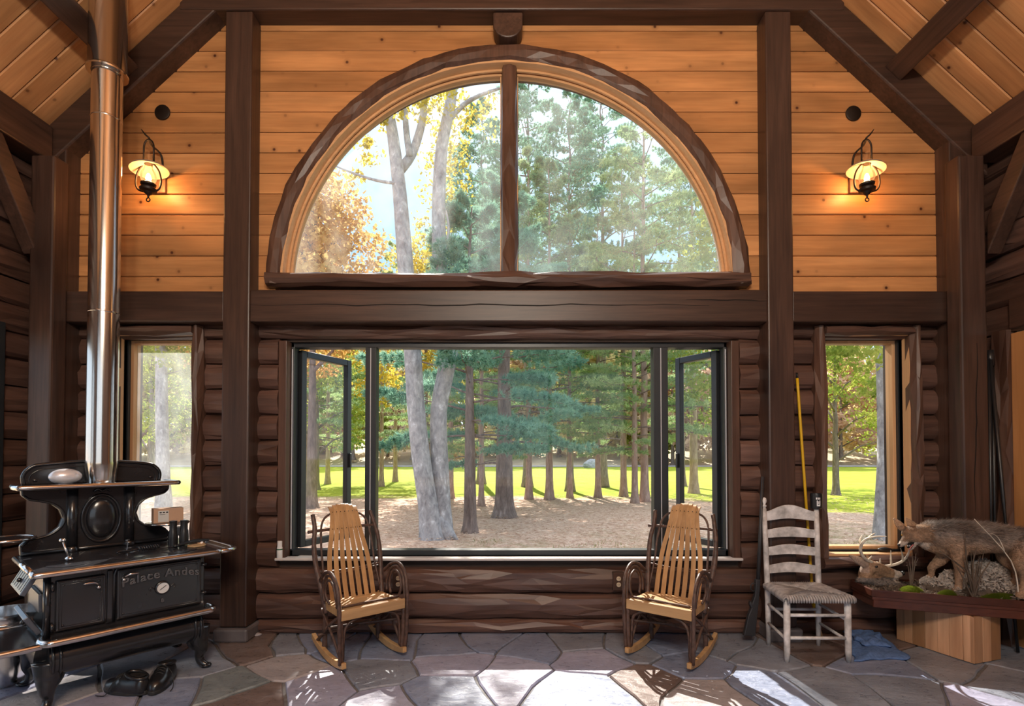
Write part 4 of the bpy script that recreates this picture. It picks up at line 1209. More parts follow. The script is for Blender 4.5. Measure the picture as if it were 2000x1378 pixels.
lefts = [(cO, (-6.4, 16.5), 1.15, 'orange-leaved tree low in the left of the arch window'), (cO, (-9.6, 19.5), 1.15, 'rust-leaved tree at the far left foot of the arch window'), (cY, (-3.6, 21.5), 1.0, 'yellow-leaved tree between twin trunks and the arch mullion'),
         (cG, (-12.5, 17.0), 0.9, 'yellow-green tree outside the narrow window behind the stove'), (cG, (7.8, 19.0), 1.1, 'yellow-green tree at the right foot of the arch window'), (cG, (13.8, 22.0), 0.85, 'bushy green tree outside the right side window, left of its trunk'),
         (cG, (-9.5, 25.0), 1.0, 'yellow-green tree beyond the left open casement'), (cG, (-17.5, 25.0), 1.0, 'green tree farther out beyond the stove window')]
for i, (pr_, xy, s, lab) in enumerate(lefts):
    place(pr_, (xy[0], xy[1], GZ), i * 1.3, s, lab, 'autumn trees behind the pines')
# taller pines behind, filling the arch
pE = pine_proto(105, 21.0, 9.0, 4.6, 66, 210, 'needle_blue', 0.2, 'bark_pine', per=8, w=0.02)
for i, (x_, y_, s, lab) in enumerate(((0.8, 27, 1.1, 'tall hazy pine right behind the arch window mullion'), (4.8, 27, 1.02, 'tall pine filling the right half of the arch window'), (9.2, 28, 0.95, 'tall pine at the right edge of the arch window'), (-1.8, 30, 1.05, 'tall hazy pine left of the arch window mullion'), (2.7, 24, 0.88, 'tall pine between the arch mullion and the far right pines'), (14.5, 33, 0.8, 'tall pine beyond the right side window'), (-13.5, 31, 0.8, 'tall pine beyond the left casement'))):
    place(pE, (x_, y_, GZ), i * 1.9, s, lab, 'tall pines in the background')
# far tree line on the other side of the lawn
fP = crown_proto('far_tree', 211, 15.0, 6.5, 6500, 0.28, 'leaf_pale', 12, lo=0.10)
fG = crown_proto('far_tree', 212, 16.0, 6.5, 6500, 0.28, 'leaf_green', 12, lo=0.10)
fR = crown_proto('far_tree', 213, 13.0, 6.5, 6500, 0.28, 'leaf_rust', 12, lo=0.10)
rt = rnd(77)
far = []
for i in range(30):
    x_ = -62 + 124 * (i + rt.uniform(0.2, 0.8)) / 30
    far.append((x_, rt.uniform(72, 84)))
for i in range(12):
    far.append((-58 + 118 * (i + rt.uniform(0.2, 0.8)) / 12, rt.uniform(90, 105)))
for i, (x_, y_) in enumerate(far):
    pr_ = (fP, fG, fP, fR)[i % 4] if x_ < 14 else (fR, fG, fR, fP)[i % 4]
    kind = {fP.name: 'pale gold', fG.name: 'yellow-green', fR.name: 'rusty pink'}[pr_.name]
    place(pr_, (x_, y_, GZ + (0 if y_ < 74 else 1.0)), i * 1.1, rt.uniform(1.1, 1.7), 'far %s tree in the woods across the lawn' % kind, 'far %s trees across the lawn' % kind)
# grey boulder out on the lawn
rk = MB(); rk.ell((0, 0, 0.3), (1.1, 0.8, 0.75), 14, 9)
for i, v_ in enumerate(rk.v):
    k = 1 + 0.25 * mnoise.noise(Vector(v_) * 1.3); rk.v[i] = (v_[0] * k, v_[1] * k, v_[2] * k)
o = rk.build('boulder', plain('boulder stone', (0.36, 0.36, 0.38), 0.8, var=0.3, nscale=3, bmp=0.3)); o.location = gp(1158, 913)
tag(o, 'pale grey boulder on the bright lawn behind the pines', 'boulder')

# ------------------------------------------------------------------ lamps
def point(name, loc, power, col, rad, parent=None):
    d = bpy.data.lights.new(name, 'POINT'); d.energy = power; d.color = col; d.shadow_soft_size = rad
    o = bpy.data.objects.new(name, d); C.objects.link(o); o.location = loc
    if parent is not None:
        o.parent = parent
        if parent.get('_world'): o.matrix_parent_inverse = parent.matrix_basis.inverted()
    return o
def emis(name, c, s):
    m, N, L, B = newmat(name)
    B.inputs['Base Color'].default_value = col4(c); B.inputs['Emission Color'].default_value = col4(c); B.inputs['Emission Strength'].default_value = s
    return m
MAT['bulb'] = emis('glowing bulb', (1.0, 0.62, 0.25), 6.0)
MAT['bulb_ch'] = emis('glowing fill bulb', (1.0, 0.80, 0.58), 8.0)

def lantern(px_plate, px_lamp, py, side, label):
    """oil-lamp style sconce: plate on the boards, hook arm, lamp hanging in front."""
    pl = at(px_plate, 357, YBD)
    lp = at(px_lamp, py, YBD - 0.15)
    root = tag(empty('wall_lantern', (pl.x, YBD, pl.z), world_children=True), label, 'lamp', 'oil lamp style wall lanterns')
    MB().box((pl.x - 0.055, YBD - 0.020, pl.z - 0.085), (pl.x + 0.055, YBD + 0.001, pl.z + 0.085)).build('wall_plate', MAT['lantern_plate'], root, bevel=0.005)
    cx, cy, cz = lp.x, lp.y, lp.z
    # hook arm from the plate up and over to the lamp
    arm = spline([(pl.x + side * 0.035, YBD - 0.02, pl.z + 0.07), (pl.x + side * 0.03, YBD - 0.03, pl.z + 0.19), (pl.x + side * 0.005, cy + 0.05, cz + 0.265), (cx, cy, cz + 0.285), (cx - side * 0.02, cy - 0.01, cz + 0.305), (cx - side * 0.045, cy - 0.015, cz + 0.34)], 5)
    MB().tube(arm, lerpr([0.007, 0.007, 0.007, 0.007, 0.006, 0.003], 5), 8).build('hook_arm', MAT['wrought'], root, smooth=True)
    # bail, wire loops
    bail = [(cx + 0.036 * math.cos(a), cy, cz + 0.215 + 0.06 * math.sin(a)) for a in [PI * k / 12 for k in range(13)]]
    bail = [(cx + 0.036, cy, cz + 0.11)] + bail + [(cx - 0.036, cy, cz + 0.11)]
    MB().tube(bail, 0.006, 8).build('bail', MAT['wrought'], root, smooth=True)
    for s in (-1, 1):
        lp_ = spline([(cx + s * 0.030, cy, cz + 0.105), (cx + s * 0.075, cy, cz + 0.045), (cx + s * 0.092, cy, cz - 0.03), (cx + s * 0.078, cy, cz - 0.085), (cx + s * 0.035, cy, cz - 0.105)], 6)
        MB().tube(lp_, 0.006, 8).build('wire_loop', MAT['wrought'], root, smooth=True)
    T_ = Matrix.Translation((cx, cy, cz))
    MB().lathe([(0.030, -0.108), (0.052, -0.100), (0.055, -0.085), (0.040, -0.075), (0.034, -0.066), (0.047, -0.060), (0.049, -0.048), (0.036, -0.040)], 24, T_).build('font', MAT['wrought'], root, 'auto')
    MB().lathe([(0.0, -0.150), (0.006, -0.146), (0.008, -0.132), (0.022, -0.120), (0.030, -0.108)], 16, T_).build('finial', MAT['wrought'], root, 'auto')
    ringp = [(cx + 0.013 * math.cos(2 * PI * k / 16), cy, cz - 0.163 + 0.013 * math.sin(2 * PI * k / 16)) for k in range(16)]
    MB().tube(ringp, 0.004, 6, closed=True).build('ring', MAT['wrought'], root, smooth=True)
    MB().lathe([(0.036, -0.042), (0.050, -0.015), (0.052, 0.005), (0.044, 0.035), (0.028, 0.065), (0.025, 0.09), (0.027, 0.178)], 24, T_, cap=False).build('glass_chimney', MAT['glass_lamp'], root, smooth=True)
    # tilted enamel shade: a shallow cone with thickness
    St = T_ @ Matrix.Translation((0, 0, 0.098)) @ Matrix.Rotation(side * R(-7), 4, 'Y')
    MB().lathe([(0.029, 0.0), (0.070, -0.012), (0.112, -0.032), (0.122, -0.045), (0.122, -0.048), (0.110, -0.036), (0.068, -0.016), (0.029, -0.004)], 36, St, cap=False).build('shade', MAT['lantern_cream'], root, 'auto')
    MB().ell((cx, cy, cz + 0.0), (0.016, 0.016, 0.030), 14, 10).build('bulb', MAT['bulb'], root, smooth=True)
    point('lantern_light', (cx, cy - 0.0, cz - 0.0), 11.0, (1.0, 0.50, 0.17), 0.028, root)
    return root
MAT['lantern_plate'] = plain('aged copper plate', (0.20, 0.11, 0.075), 0.4, 0.5, var=0.2)
lantern(312, 290, 346, 1, 'lit wall lantern with cream shade beside the stovepipe')
lantern(1671, 1693, 346, -1, 'lit wall lantern with cream shade on the gable far from the stove')

# unseen ring lamp added behind the camera as warm fill for the room
ch = tag(empty('fill_chandelier', (0, -0.9, 3.42)), 'unseen iron ring lamp with candle bulbs, added to fill the room with light', 'fill_chandelier')
MB().tube([(0.55 * math.cos(2 * PI * k / 32), 0.55 * math.sin(2 * PI * k / 32), 0) for k in range(32)], 0.02, 8, closed=True).build('iron_ring', MAT['wrought'], ch, smooth=True)
MB().tube([(0, 0, 0.6), (0, 0, zroof(0) - 3.42)], 0.012, 8).build('chain_rod', MAT['wrought'], ch, smooth=True)
for k in range(6):
    a = 2 * PI * (k + 0.5) / 6; x_, y_ = 0.55 * math.cos(a), 0.55 * math.sin(a)
    MB().tube([(x_, y_, 0), (0, 0, 0.6)], 0.006, 6).build('stay_rod', MAT['wrought'], ch)
    MB().lathe([(0.03, 0.0), (0.03, 0.02), (0.014, 0.02), (0.014, 0.09)], 12, Matrix.Translation((x_, y_, 0.01))).build('candle_cup', MAT['wrought'], ch, 'auto')
    MB().ell((x_, y_, 0.14), (0.025, 0.025, 0.045), 12, 8).build('fill_bulb', MAT['bulb_ch'], ch, smooth=True)
    point('fill_light', (x_, y_, 0.14), 86.0, (1.0, 0.86, 0.70), 0.10, ch)

# ------------------------------------------------------------------ bent-twig rocking chairs
def twig(pts, r0, r1=None, n=7, sub=5, seed=0, kn=0.12):
    r = rnd(seed + len(pts) * 7 + int(r0 * 1e5))
    P = spline(pts, sub); m_ = len(P); r1 = r1 if r1 is not None else r0
    rr = [(r0 + (r1 - r0) * i / (m_ - 1)) * (1 + r.uniform(-kn, kn)) for i in range(m_)]
    return MB().tube(P, rr, n)
def rocker_chair(label):
    root = tag(empty('rocking_chair', (0, 0, 0)), label, 'rocking chair', 'bent twig rocking chairs')
    tw = MAT['twig']
    for s in (-1, 1):
        # curved rocker: a swept plank
        pts = []; K = 18
        vs = []; fs = []
        for i in range(K + 1):
            y = -0.245 + 0.585 * i / K
            z = 0.002 + 0.55 * (y + 0.02) ** 2
            hgt = 0.050 - 0.012 * abs(2 * i / K - 1) ** 2
            for (dx, dz) in ((-0.015, 0), (0.015, 0), (0.015, hgt), (-0.015, hgt)):
                vs.append((s * 0.215 + dx, y, z + dz))
        for i in range(K):
            for k in range(4):
                fs.append((i * 4 + k, i * 4 + (k + 1) % 4, (i + 1) * 4 + (k + 1) % 4, (i + 1) * 4 + k))
        fs += [(0, 1, 2, 3), tuple(range(K * 4, K * 4 + 4))[::-1]]
        o = MB().add(vs, fs).build('rocker', MAT['seat_oak'], root, bevel=0.005)
        bm = bmesh.new(); bm.from_mesh(o.data); bmesh.ops.recalc_face_normals(bm, faces=bm.faces[:]); bm.to_mesh(o.data); bm.free()
        # legs
        twig([(s * 0.215, -0.200, 0.035), (s * 0.222, -0.205, 0.20), (s * 0.226, -0.198, 0.38)], 0.017, 0.015, 8, 6, s + 3).build('front_leg', tw, root, smooth=True)
        twig([(s * 0.200, 0.155, 0.03), (s * 0.198, 0.150, 0.2), (s * 0.195, 0.150, 0.36)], 0.020, 0.018, 8, 6, s + 5).build('back_leg', tw, root, smooth=True)
        # tall bowed back post, natural kink near the top
        twig([(s * 0.205, 0.10, 0.30), (s * 0.225, 0.16, 0.46), (s * 0.242, 0.215, 0.60), (s * 0.245, 0.255, 0.74), (s * 0.228, 0.29, 0.85), (s * 0.205 if s > 0 else s * 0.232, 0.325, 0.945)], 0.020, 0.015, 8, 5, s + 9).build('back_post', tw, root, smooth=True)
        # arm hoops: three nested bent rods
        twig([(s * 0.232, -0.215, 0.05), (s * 0.240, -0.222, 0.25), (s * 0.243, -0.222, 0.42), (s * 0.246, -0.185, 0.545), (s * 0.248, -0.09, 0.605), (s * 0.246, 0.03, 0.585), (s * 0.240, 0.14, 0.52)], 0.014, 0.011, 7, 6, s + 11).build('arm_hoop', tw, root, smooth=True)
        twig([(s * 0.228, -0.195, 0.30), (s * 0.233, -0.200, 0.42), (s * 0.240, -0.160, 0.53), (s * 0.243, -0.075, 0.582), (s * 0.242, 0.02, 0.555), (s * 0.238, 0.085, 0.47), (s * 0.232, 0.075, 0.39)], 0.011, 0.009, 7, 6, s + 13).build('arm_hoop', tw, root, smooth=True)
        twig([(s * 0.222, -0.13, 0.385), (s * 0.235, -0.145, 0.45), (s * 0.240, -0.11, 0.525), (s * 0.241, -0.04, 0.55), (s * 0.240, 0.025, 0.51), (s * 0.236, 0.04, 0.44), (s * 0.225, 0.0, 0.385)], 0.009, 0.008, 7, 6, s + 15).build('arm_hoop', tw, root, smooth=True)
        # braces
        twig([(s * 0.215, -0.19, 0.06), (s * 0.222, -0.05, 0.19), (s * 0.222, 0.16, 0.32)], 0.010, 0.009, 6, 6, s + 17).build('brace', tw, root, smooth=True)
        twig([(s * 0.215, 0.27, 0.07), (s * 0.215, 0.15, 0.15), (s * 0.222, -0.02, 0.26), (s * 0.215, -0.14, 0.33)], 0.013, 0.009, 6, 6, s + 19).build('brace', tw, root, smooth=True)
        twig([(s * 0.205, -0.19, 0.07), (s * 0.195, -0.19, 0.24), (s * 0.155, -0.195, 0.30), (s * 0.08, -0.195, 0.322)], 0.011, 0.009, 6, 6, s + 21).build('brace', tw, root, smooth=True)
        # seat side board
        MB().box((s * 0.205 - 0.009, -0.20, 0.325), (s * 0.205 + 0.009, 0.16, 0.375)).build('seat_side', MAT['slat'], root, bevel=0.003)
    MB().box((-0.228, -0.222, 0.322), (0.228, -0.203, 0.388)).build('seat_apron', MAT['seat_oak'], root, bevel=0.004)
    for k in range(7):
        y0 = -0.203 + 0.052 * k
        MB().box((-0.212, y0 + 0.002, 0.374 - 0.003 * k), (0.212, y0 + 0.046, 0.386 - 0.003 * k)).build('seat_slat', MAT['seat_oak'], root, bevel=0.003)
    twig([(-0.20, -0.16, 0.393), (-0.08, -0.165, 0.396), (0.06, -0.160, 0.394), (0.20, -0.165, 0.395)], 0.008, 0.008, 6, 5, 31).build('seat_twig', tw, root, smooth=True)
    # seven back slats, fanned and curved
    for k in range(7):
        f = (k - 3) / 3
        P = spline([(f * 0.150, 0.125, 0.345), (f * 0.152, 0.185, 0.50), (f * 0.140, 0.235, 0.66), (f * 0.112, 0.275, 0.80), (f * 0.092, 0.315, 0.93), (f * 0.090, 0.350, 0.995 - 0.02 * f * f), (f * 0.090, 0.375, 1.005 - 0.02 * f * f)], 4)
        vs = []; fs = []
        for i, p in enumerate(P):
            hw = 0.0165
            t = (P[min(i + 1, len(P) - 1)] - P[max(i - 1, 0)]).normalized(); nrm = Vector((0, t.z, -t.y))
            for (dx, dn) in ((-hw, -0.004), (hw, -0.004), (hw, 0.004), (-hw, 0.004)):
                vs.append(p + Vector((dx, 0, 0)) + nrm * dn)
        for i in range(len(P) - 1):
            for q in range(4): fs.append((i * 4 + q, i * 4 + (q + 1) % 4, (i + 1) * 4 + (q + 1) % 4, (i + 1) * 4 + q))
        fs += [(0, 1, 2, 3), tuple(range((len(P) - 1) * 4, len(P) * 4))[::-1]]
        o = MB().add(vs, fs).build('back_slat', MAT['slat'], root, bevel=0.002)
        bm = bmesh.new(); bm.from_mesh(o.data); bmesh.ops.recalc_face_normals(bm, faces=bm.faces[:]); bm.to_mesh(o.data); bm.free()
        for (yy, zz) in ((0.280, 0.838), (0.318, 0.955)):
            MB().ell((f * (0.104 if zz < 0.9 else 0.091), yy - 0.004, zz), (0.0035, 0.0035, 0.0035), 6, 4).build('nail', MAT['wrought'], root)
    twig([(-0.275, 0.292, 0.83), (-0.1, 0.300, 0.835), (0.1, 0.300, 0.84), (0.245, 0.292, 0.838)], 0.011, 0.010, 7, 5, 33).build('cross_rail', tw, root, smooth=True)
    twig([(-0.23, 0.225, 0.555), (-0.08, 0.228, 0.545), (0.1, 0.226, 0.55), (0.245, 0.20, 0.57)], 0.010, 0.009, 7, 5, 35).build('cross_rail', tw, root, smooth=True)
    twig([(-0.22, 0.215, 0.53), (0.0, 0.222, 0.535), (0.24, 0.215, 0.545)], 0.008, 0.008, 7, 6, 37).build('cross_rail', tw, root, smooth=True)
    twig([(-0.205, 0.14, 0.42), (-0.195, 0.22, 0.60), (-0.19, 0.27, 0.76), (-0.165, 0.315, 0.89), (-0.08, 0.34, 0.945), (0.08, 0.34, 0.945), (0.165, 0.315, 0.89), (0.19, 0.27, 0.76), (0.195, 0.22, 0.60), (0.205, 0.14, 0.42)], 0.008, 0.008, 7, 5, 39).build('back_hoop', tw, root, smooth=True)
    twig([(-0.255, 0.13, 0.155), (0.0, 0.12, 0.165), (0.235, 0.135, 0.15)], 0.011, 0.010, 7, 6, 41).build('stretcher', tw, root, smooth=True)
    twig([(-0.21, 0.10, 0.20), (0.0, 0.0, 0.215), (0.215, -0.14, 0.235)], 0.009, 0.008, 7, 6, 43).build('stretcher', tw, root, smooth=True)
    twig([(0.21, 0.12, 0.21), (0.0, 0.02, 0.205), (-0.215, -0.14, 0.225)], 0.009, 0.008, 7, 6, 45).build('stretcher', tw, root, smooth=True)
    return root
rc1 = rocker_chair('bent-twig rocking chair with oak slats, turned towards the ladder-back chair, nearer the stove')
rc2 = copy_tree(rc1); rc2['label'] = 'bent-twig rocking chair with oak slats, turned towards the stove, nearer the ladder-back chair'
CH1 = (-1.005, 3.455, R(40), 0.95); CH2 = (1.05, 3.455, R(-38), 0.95)
for o, (x_, y_, a_, s_) in ((rc1, CH1), (rc2, CH2)):
    o.location = (x_, y_, 0.003); o.rotation_euler = (0, 0, a_)
rc1.scale = (0.95, 0.92, 0.97); rc2.scale = (0.95, 0.92, 0.97)

# ------------------------------------------------------------------ ladder-back chair with rush seat
lc = tag(empty('ladder_back_chair', (1.965, 3.485, 0.0), R(-1)), 'worn white ladder-back chair with woven rush seat', 'chair')
ww = MAT['whitewash']
lean = lambda z: 0.145 + max(0, z - 0.42) * 0.05
for s in (-1, 1):
    ps = [(s * (0.172 + 0.012 * z), lean(z), z) for z in (0.0, 0.2, 0.44, 0.7, 0.95)]
    MB().tube([(a, b, c_) for a, b, c_ in ps], [0.014, 0.018, 0.019, 0.018, 0.016], 12).build('back_post', ww, lc, smooth=True)
    a, b, c_ = ps[-1]
    MB().lathe([(0.016, 0.0), (0.010, 0.006), (0.016, 0.016), (0.016, 0.024), (0.009, 0.032), (0.016, 0.045), (0.018, 0.058), (0.014, 0.074), (0.0, 0.082)], 14, Matrix.Translation((a, b, c_)), cap=False).build('finial', ww, lc, smooth=True)
    MB().tube([(s * 0.197, -0.15, 0.0), (s * 0.195, -0.15, 0.06), (s * 0.193, -0.15, 0.41)], [0.013, 0.019, 0.021], 12).build('front_leg', ww, lc, smooth=True)
    for z0_, z1_ in ((0.29, 0.27), (0.16, 0.14)):
        MB().tube([(s * 0.176, lean(z0_), z0_), (s * 0.192, -0.15, z1_)], 0.010, 8).build('side_stretcher', ww, lc, smooth=True)
for z_ in (0.30, 0.155):
    MB().tube([(-0.193, -0.15, z_), (0.193, -0.15, z_)], 0.011, 8).build('front_stretcher', ww, lc, smooth=True)
MB().tube([(-0.176, 0.147, 0.25), (0.176, 0.147, 0.25)], 0.010, 8).build('back_stretcher', ww, lc, smooth=True)
def ladder_slat(zc, hh, arch):
    K = 14; vs = []; fs = []
    for i in range(K + 1):
        t = i / K; x_ = -0.172 + 0.344 * t; e = math.sin(PI * t)
        y_ = lean(zc) + 0.022 * e
        zt = zc + hh * (0.55 + arch * e ** 1.5); zb = zc - hh * (0.5 - 0.30 * arch * e ** 1.5)
        for yy in (-0.006, 0.006):
            vs += [(x_, y_ + yy, zb), (x_, y_ + yy, zt)]
    for i in range(K):
        a = i * 4; b = a + 4
        fs += [(a, b, b + 1, a + 1), (a + 2, a + 3, b + 3, b + 2), (a + 1, b + 1, b + 3, a + 3), (a, a + 2, b + 2, b)]
    fs += [(0, 1, 3, 2), (K * 4, K * 4 + 2, K * 4 + 3, K * 4 + 1)]
    MB().add(vs, fs).build('ladder_slat', ww, lc, bevel=0.003)
for zc, hh, ar in ((0.895, 0.062, 0.75), (0.772, 0.055, 0.35), (0.650, 0.055, 0.35), (0.525, 0.055, 0.35)): ladder_slat(zc, hh, ar)
# rush seat: four woven panels of cords meeting at the middle
def rush():
    m = MB()
    cor = [Vector((-0.215, -0.185, 0.425)), Vector((0.215, -0.185, 0.425)), Vector((0.185, 0.16, 0.43)), Vector((-0.185, 0.16, 0.43))]
    c0 = sum(cor, Vector()) / 4 + Vector((0, 0, -0.006))
    for k in range(4):
        a, b = cor[k], cor[(k + 1) % 4]
        n = 26
        mid = (a + b) / 2; inw = (c0 - mid).normalized()
        for i in range(n):
            t = (i + 0.5) / n
            p = a.lerp(b, t)
            depth = min(t, 1 - t) * 2
            q = p.lerp(c0.lerp(c0 + (p - mid) * 0.0, 1.0), 0) if False else None
            # cord runs inwards, parallel to inw, until the diagonal
            e = a.lerp(c0, 2 * t) if t < 0.5 else b.lerp(c0, 2 * (1 - t))
            out = p - inw * 0.012
            m.tube([out + Vector((0, 0, -0.034)), out + Vector((0, 0, -0.012)), p + inw * 0.006 + Vector((0, 0, 0.004)), e + Vector((0, 0, 0.003))], [0.006, 0.0078, 0.0078, 0.0076], 6)
    m.build('rush_seat', MAT['rush'], lc, smooth=True)
MAT['rush'] = plain('grey woven rush', (0.36, 0.34, 0.34), 0.6, var=0.4, nscale=25, bmp=0.2)
rush()
# black drink sleeve on the right-hand finial
p = lc.matrix_basis @ Vector((0.183, lean(0.95), 0.955))
cup = tag(empty('drink_sleeve', p + Vector((0, 0, 0)), R(20)), 'black foam drink sleeve with white print on the ladder-back chair post', 'drink sleeve')
MB().lathe([(0.030, -0.005), (0.036, 0.0), (0.039, 0.09), (0.036, 0.104), (0.033, 0.104), (0.033, 0.088), (0.0, 0.086)], 28, None, cap=False).build('sleeve', MAT['black_plastic'], cup, 'auto')
m = MB()
def curved_patch(m, a0, a1, z0, z1, r_=0.0395):
    vs = []; n = 4
    for i in range(n + 1):
        a = a0 + (a1 - a0) * i / n
        vs += [(r_ * math.cos(a), r_ * math.sin(a), z0), (r_ * math.cos(a), r_ * math.sin(a), z1)]
    m.add(vs, [(2 * i, 2 * i + 2, 2 * i + 3, 2 * i + 1) for i in range(n)])
b0 = R(218)
for k in range(3): curved_patch(m, b0 + 0.26 * k, b0 + 0.26 * k + 0.18, 0.062, 0.076)
curved_patch(m, b0 + 0.12, b0 + 0.70, 0.016, 0.026); curved_patch(m, b0 + 0.12, b0 + 0.28, 0.026, 0.056); curved_patch(m, b0 + 0.36, b0 + 0.48, 0.030, 0.050); curved_patch(m, b0 + 0.56, b0 + 0.72, 0.026, 0.056)
m.build('print', MAT['white_ink'], cup)

# ------------------------------------------------------------------ broom, rifle, towel, tripod, small things
br_top = at(1557, 738, 3.77); br_lo = at(1587, 1160, 3.75); br_end = at(1604, 1243, 3.74); br_end.z = 0.004
bro = tag(empty('broom', (br_end.x, br_end.y, 0), world_children=True), 'yellow-handled brush leaning on the post behind the ladder-back chair', 'brush')
MB().tube(spline([br_top, br_top.lerp(br_lo, 0.5), br_lo], 6), [0.010] * 13, 8).build('handle', MAT['yellow'], bro, smooth=True)
d = (br_end - br_lo)
q0 = br_lo; q1 = br_lo + d * 0.30
MB().tube([q0 - d * 0.1, q0 + d * 0.05, q1, q1 + d * 0.03], [0.012, 0.020, 0.016, 0.008], 10).build('collar', MAT['yellow'], bro, smooth=True)
MB().tube([q1, br_lo + d * 0.5, br_lo + d * 0.72, br_lo + d * 0.80, br_end + Vector((0, 0, 0.003))], [0.009, 0.017, 0.012, 0.010, 0.018], 10).build('straw_head', MAT['straw'], bro, smooth=True)
MB().tube([br_top, br_top + (br_top - br_lo).normalized() * 0.04], 0.008, 8).build('end_cap', MAT['black_plastic'], bro, smooth=True)

rg = ground(1462, 1243); ry = 3.66
rif = tag(empty('rifle', (at(1462, 1238, ry).x, ry, 0), world_children=True), 'dark rifle standing butt-down against the log wall beside the ladder-back chair', 'rifle')
def rp(px, py): return at(px, py, ry)
ol = [(1451, 1240), (1474, 1240), (1478, 1198), (1481, 1170), (1484, 1130), (1475, 1130), (1473, 1160), (1468, 1176), (1464, 1172), (1462, 1178), (1466, 1186), (1460, 1200)]
o = MB().prism([rp(*p_) - Vector((0, 0.016, 0)) for p_ in ol], (0, 0.032, 0)).build('stock', MAT['gun'], rif, bevel=0.006)
bm = bmesh.new(); bm.from_mesh(o.data); bmesh.ops.recalc_face_normals(bm, faces=bm.faces[:]); bm.to_mesh(o.data); bm.free()
MB().tube([rp(1480, 1140), rp(1484, 1060), rp(1490, 930)], [0.014, 0.012, 0.010], 10).build('barrel', MAT['gun'], rif, smooth=True)
MB().tube([rp(1477 + 6 * math.cos(a) - 5, 1146 + 8 * math.sin(a)) for a in [2 * PI * k / 14 for k in range(14)]], 0.004, 6, closed=True).build('trigger_guard', MAT['gun'], rif, smooth=True)

# folded blue towel on the floor
tw_ = tag(empty('towel', ground(1712, 1268), world_children=True), 'crumpled blue towel lying on the stone floor by the pedestal', 'towel')
MAT['towel'] = plain('blue terry', (0.115, 0.20, 0.42), 0.9, var=0.22, nscale=60, bmp=0.6, spec=0.1)
def towel_layer(corn, zb, seed, amp):
    K = 30; vs = []; fs = []
    A, B_, C2, D2 = [ground(*c_) for c_ in corn]
    for i in range(K + 1):
        for j in range(K + 1):
            u, v_ = i / K, j / K
            p = A.lerp(B_, u).lerp(D2.lerp(C2, u), v_)
            n1 = mnoise.noise(Vector((u * 2.2 + v_ * 2.0, v_ * 1.1 + seed, 0))); n2 = mnoise.noise(Vector((u * 5, v_ * 5, seed)))
            e = min(u, v_, 1 - u, 1 - v_)
            p = p + Vector((0.03 * mnoise.noise(Vector((v_ * 4, seed, 1))), 0.03 * mnoise.noise(Vector((u * 4, seed, 2))), 0))
            vs.append((p.x, p.y, zb + max(0, amp * (0.5 + abs(n1) * 1.6 + 0.35 * n2) * min(1, e * 9 + 0.15))))
    for i in range(K):
        for j in range(K):
            fs.append((i * (K + 1) + j, (i + 1) * (K + 1) + j, (i + 1) * (K + 1) + j + 1, i * (K + 1) + j + 1))
    return MB().add(vs, fs)
def addtowel(name, mbs):
    o = mbs.build(name, MAT['towel'], tw_, smooth=True)
    s = o.modifiers.new('solid', 'SOLIDIFY'); s.thickness = 0.008; s.offset = 1
addtowel('lower_fold', towel_layer([(1646, 1243), (1722, 1243), (1779, 1287), (1668, 1292)], 0.008, 1.0, 0.022))
addtowel('upper_fold', towel_layer([(1645, 1242), (1705, 1240), (1742, 1272), (1690, 1270)], 0.034, 5.0, 0.028))

# folded black tripod in the corner
tp = tag(empty('tripod', (3.40, 3.52, 0), world_children=True), 'folded black tripod standing in the corner by the door casing', 'tripod')
for (a, b) in ((at(1931, 700, 3.64), at(1936, 1090, 3.56)), (at(1938, 705, 3.66), at(1944, 1100, 3.60)), (at(1934, 702, 3.63), at(1988, 1266, 3.48))):
    b = Vector((b.x, b.y, 0.01)) if b.z < 0.3 else Vector((b.x, b.y, 0.01))
    MB().tube([a, a.lerp(b, 0.5), a.lerp(b, 0.52), b], [0.012, 0.012, 0.009, 0.009], 8).build('leg', MAT['black_plastic'], tp, smooth=True)
a = at(1934, 700, 3.645)
MB().tube([a - Vector((0, 0, 0.05)), a + Vector((0, 0, 0.06))], [0.026, 0.020], 10).build('head', MAT['black_plastic'], tp, smooth=True)

# spray bottle at the end of the main window sill
b0 = at(550, 1094, 3.85)
bt = tag(empty('spray_bottle', (b0.x - 0.012, 3.845, MW[2] + 0.0)), 'small white bottle with green band on the end of the window sill', 'bottle')
MB().lathe([(0.0, 0), (0.019, 0.0), (0.021, 0.004), (0.021, 0.074), (0.018, 0.082)], 20, None, cap=False).build('body', MAT['white_plastic'], bt, 'auto')
MB().lathe([(0.0215, 0.060), (0.0215, 0.068)], 20, None, cap=False).build('band', MAT['green_plastic'], bt, smooth=True)
MB().lathe([(0.018, 0.082), (0.018, 0.122), (0.014, 0.126), (0, 0.126)], 20, None, cap=False).build('cap', MAT['white_plastic'], bt, 'auto')
# sheet of paper on the sill
pp = at(597, 1094, 3.86)
o = MB().box((pp.x - 0.07, 3.835, MW[2] + 0.0005), (pp.x + 0.07, 3.925, MW[2] + 0.003)).build('paper_sheet', MAT['paper']); tag(o, 'white sheet of paper lying on the main window sill', 'paper')
# spectacles case on the right window stool
sc_ = at(1728, 1072, 3.90)
g_ = tag(empty('glasses_case', (sc_.x, 3.90, RW[2])), 'small black glasses case on the sill of the right side window', 'case')
MB().ell((0, 0, 0.016), (0.055, 0.024, 0.017), 20, 10).build('case_shell', MAT['black_plastic'], g_, smooth=True)
MB().lathe([(0.0560, -0.0012), (0.0560, 0.0012)], 24, Matrix.Translation((0, 0, 0.016)) @ Matrix.Diagonal((1, 0.45, 1, 1)), cap=False).build('seam', MAT['rubber'], g_)
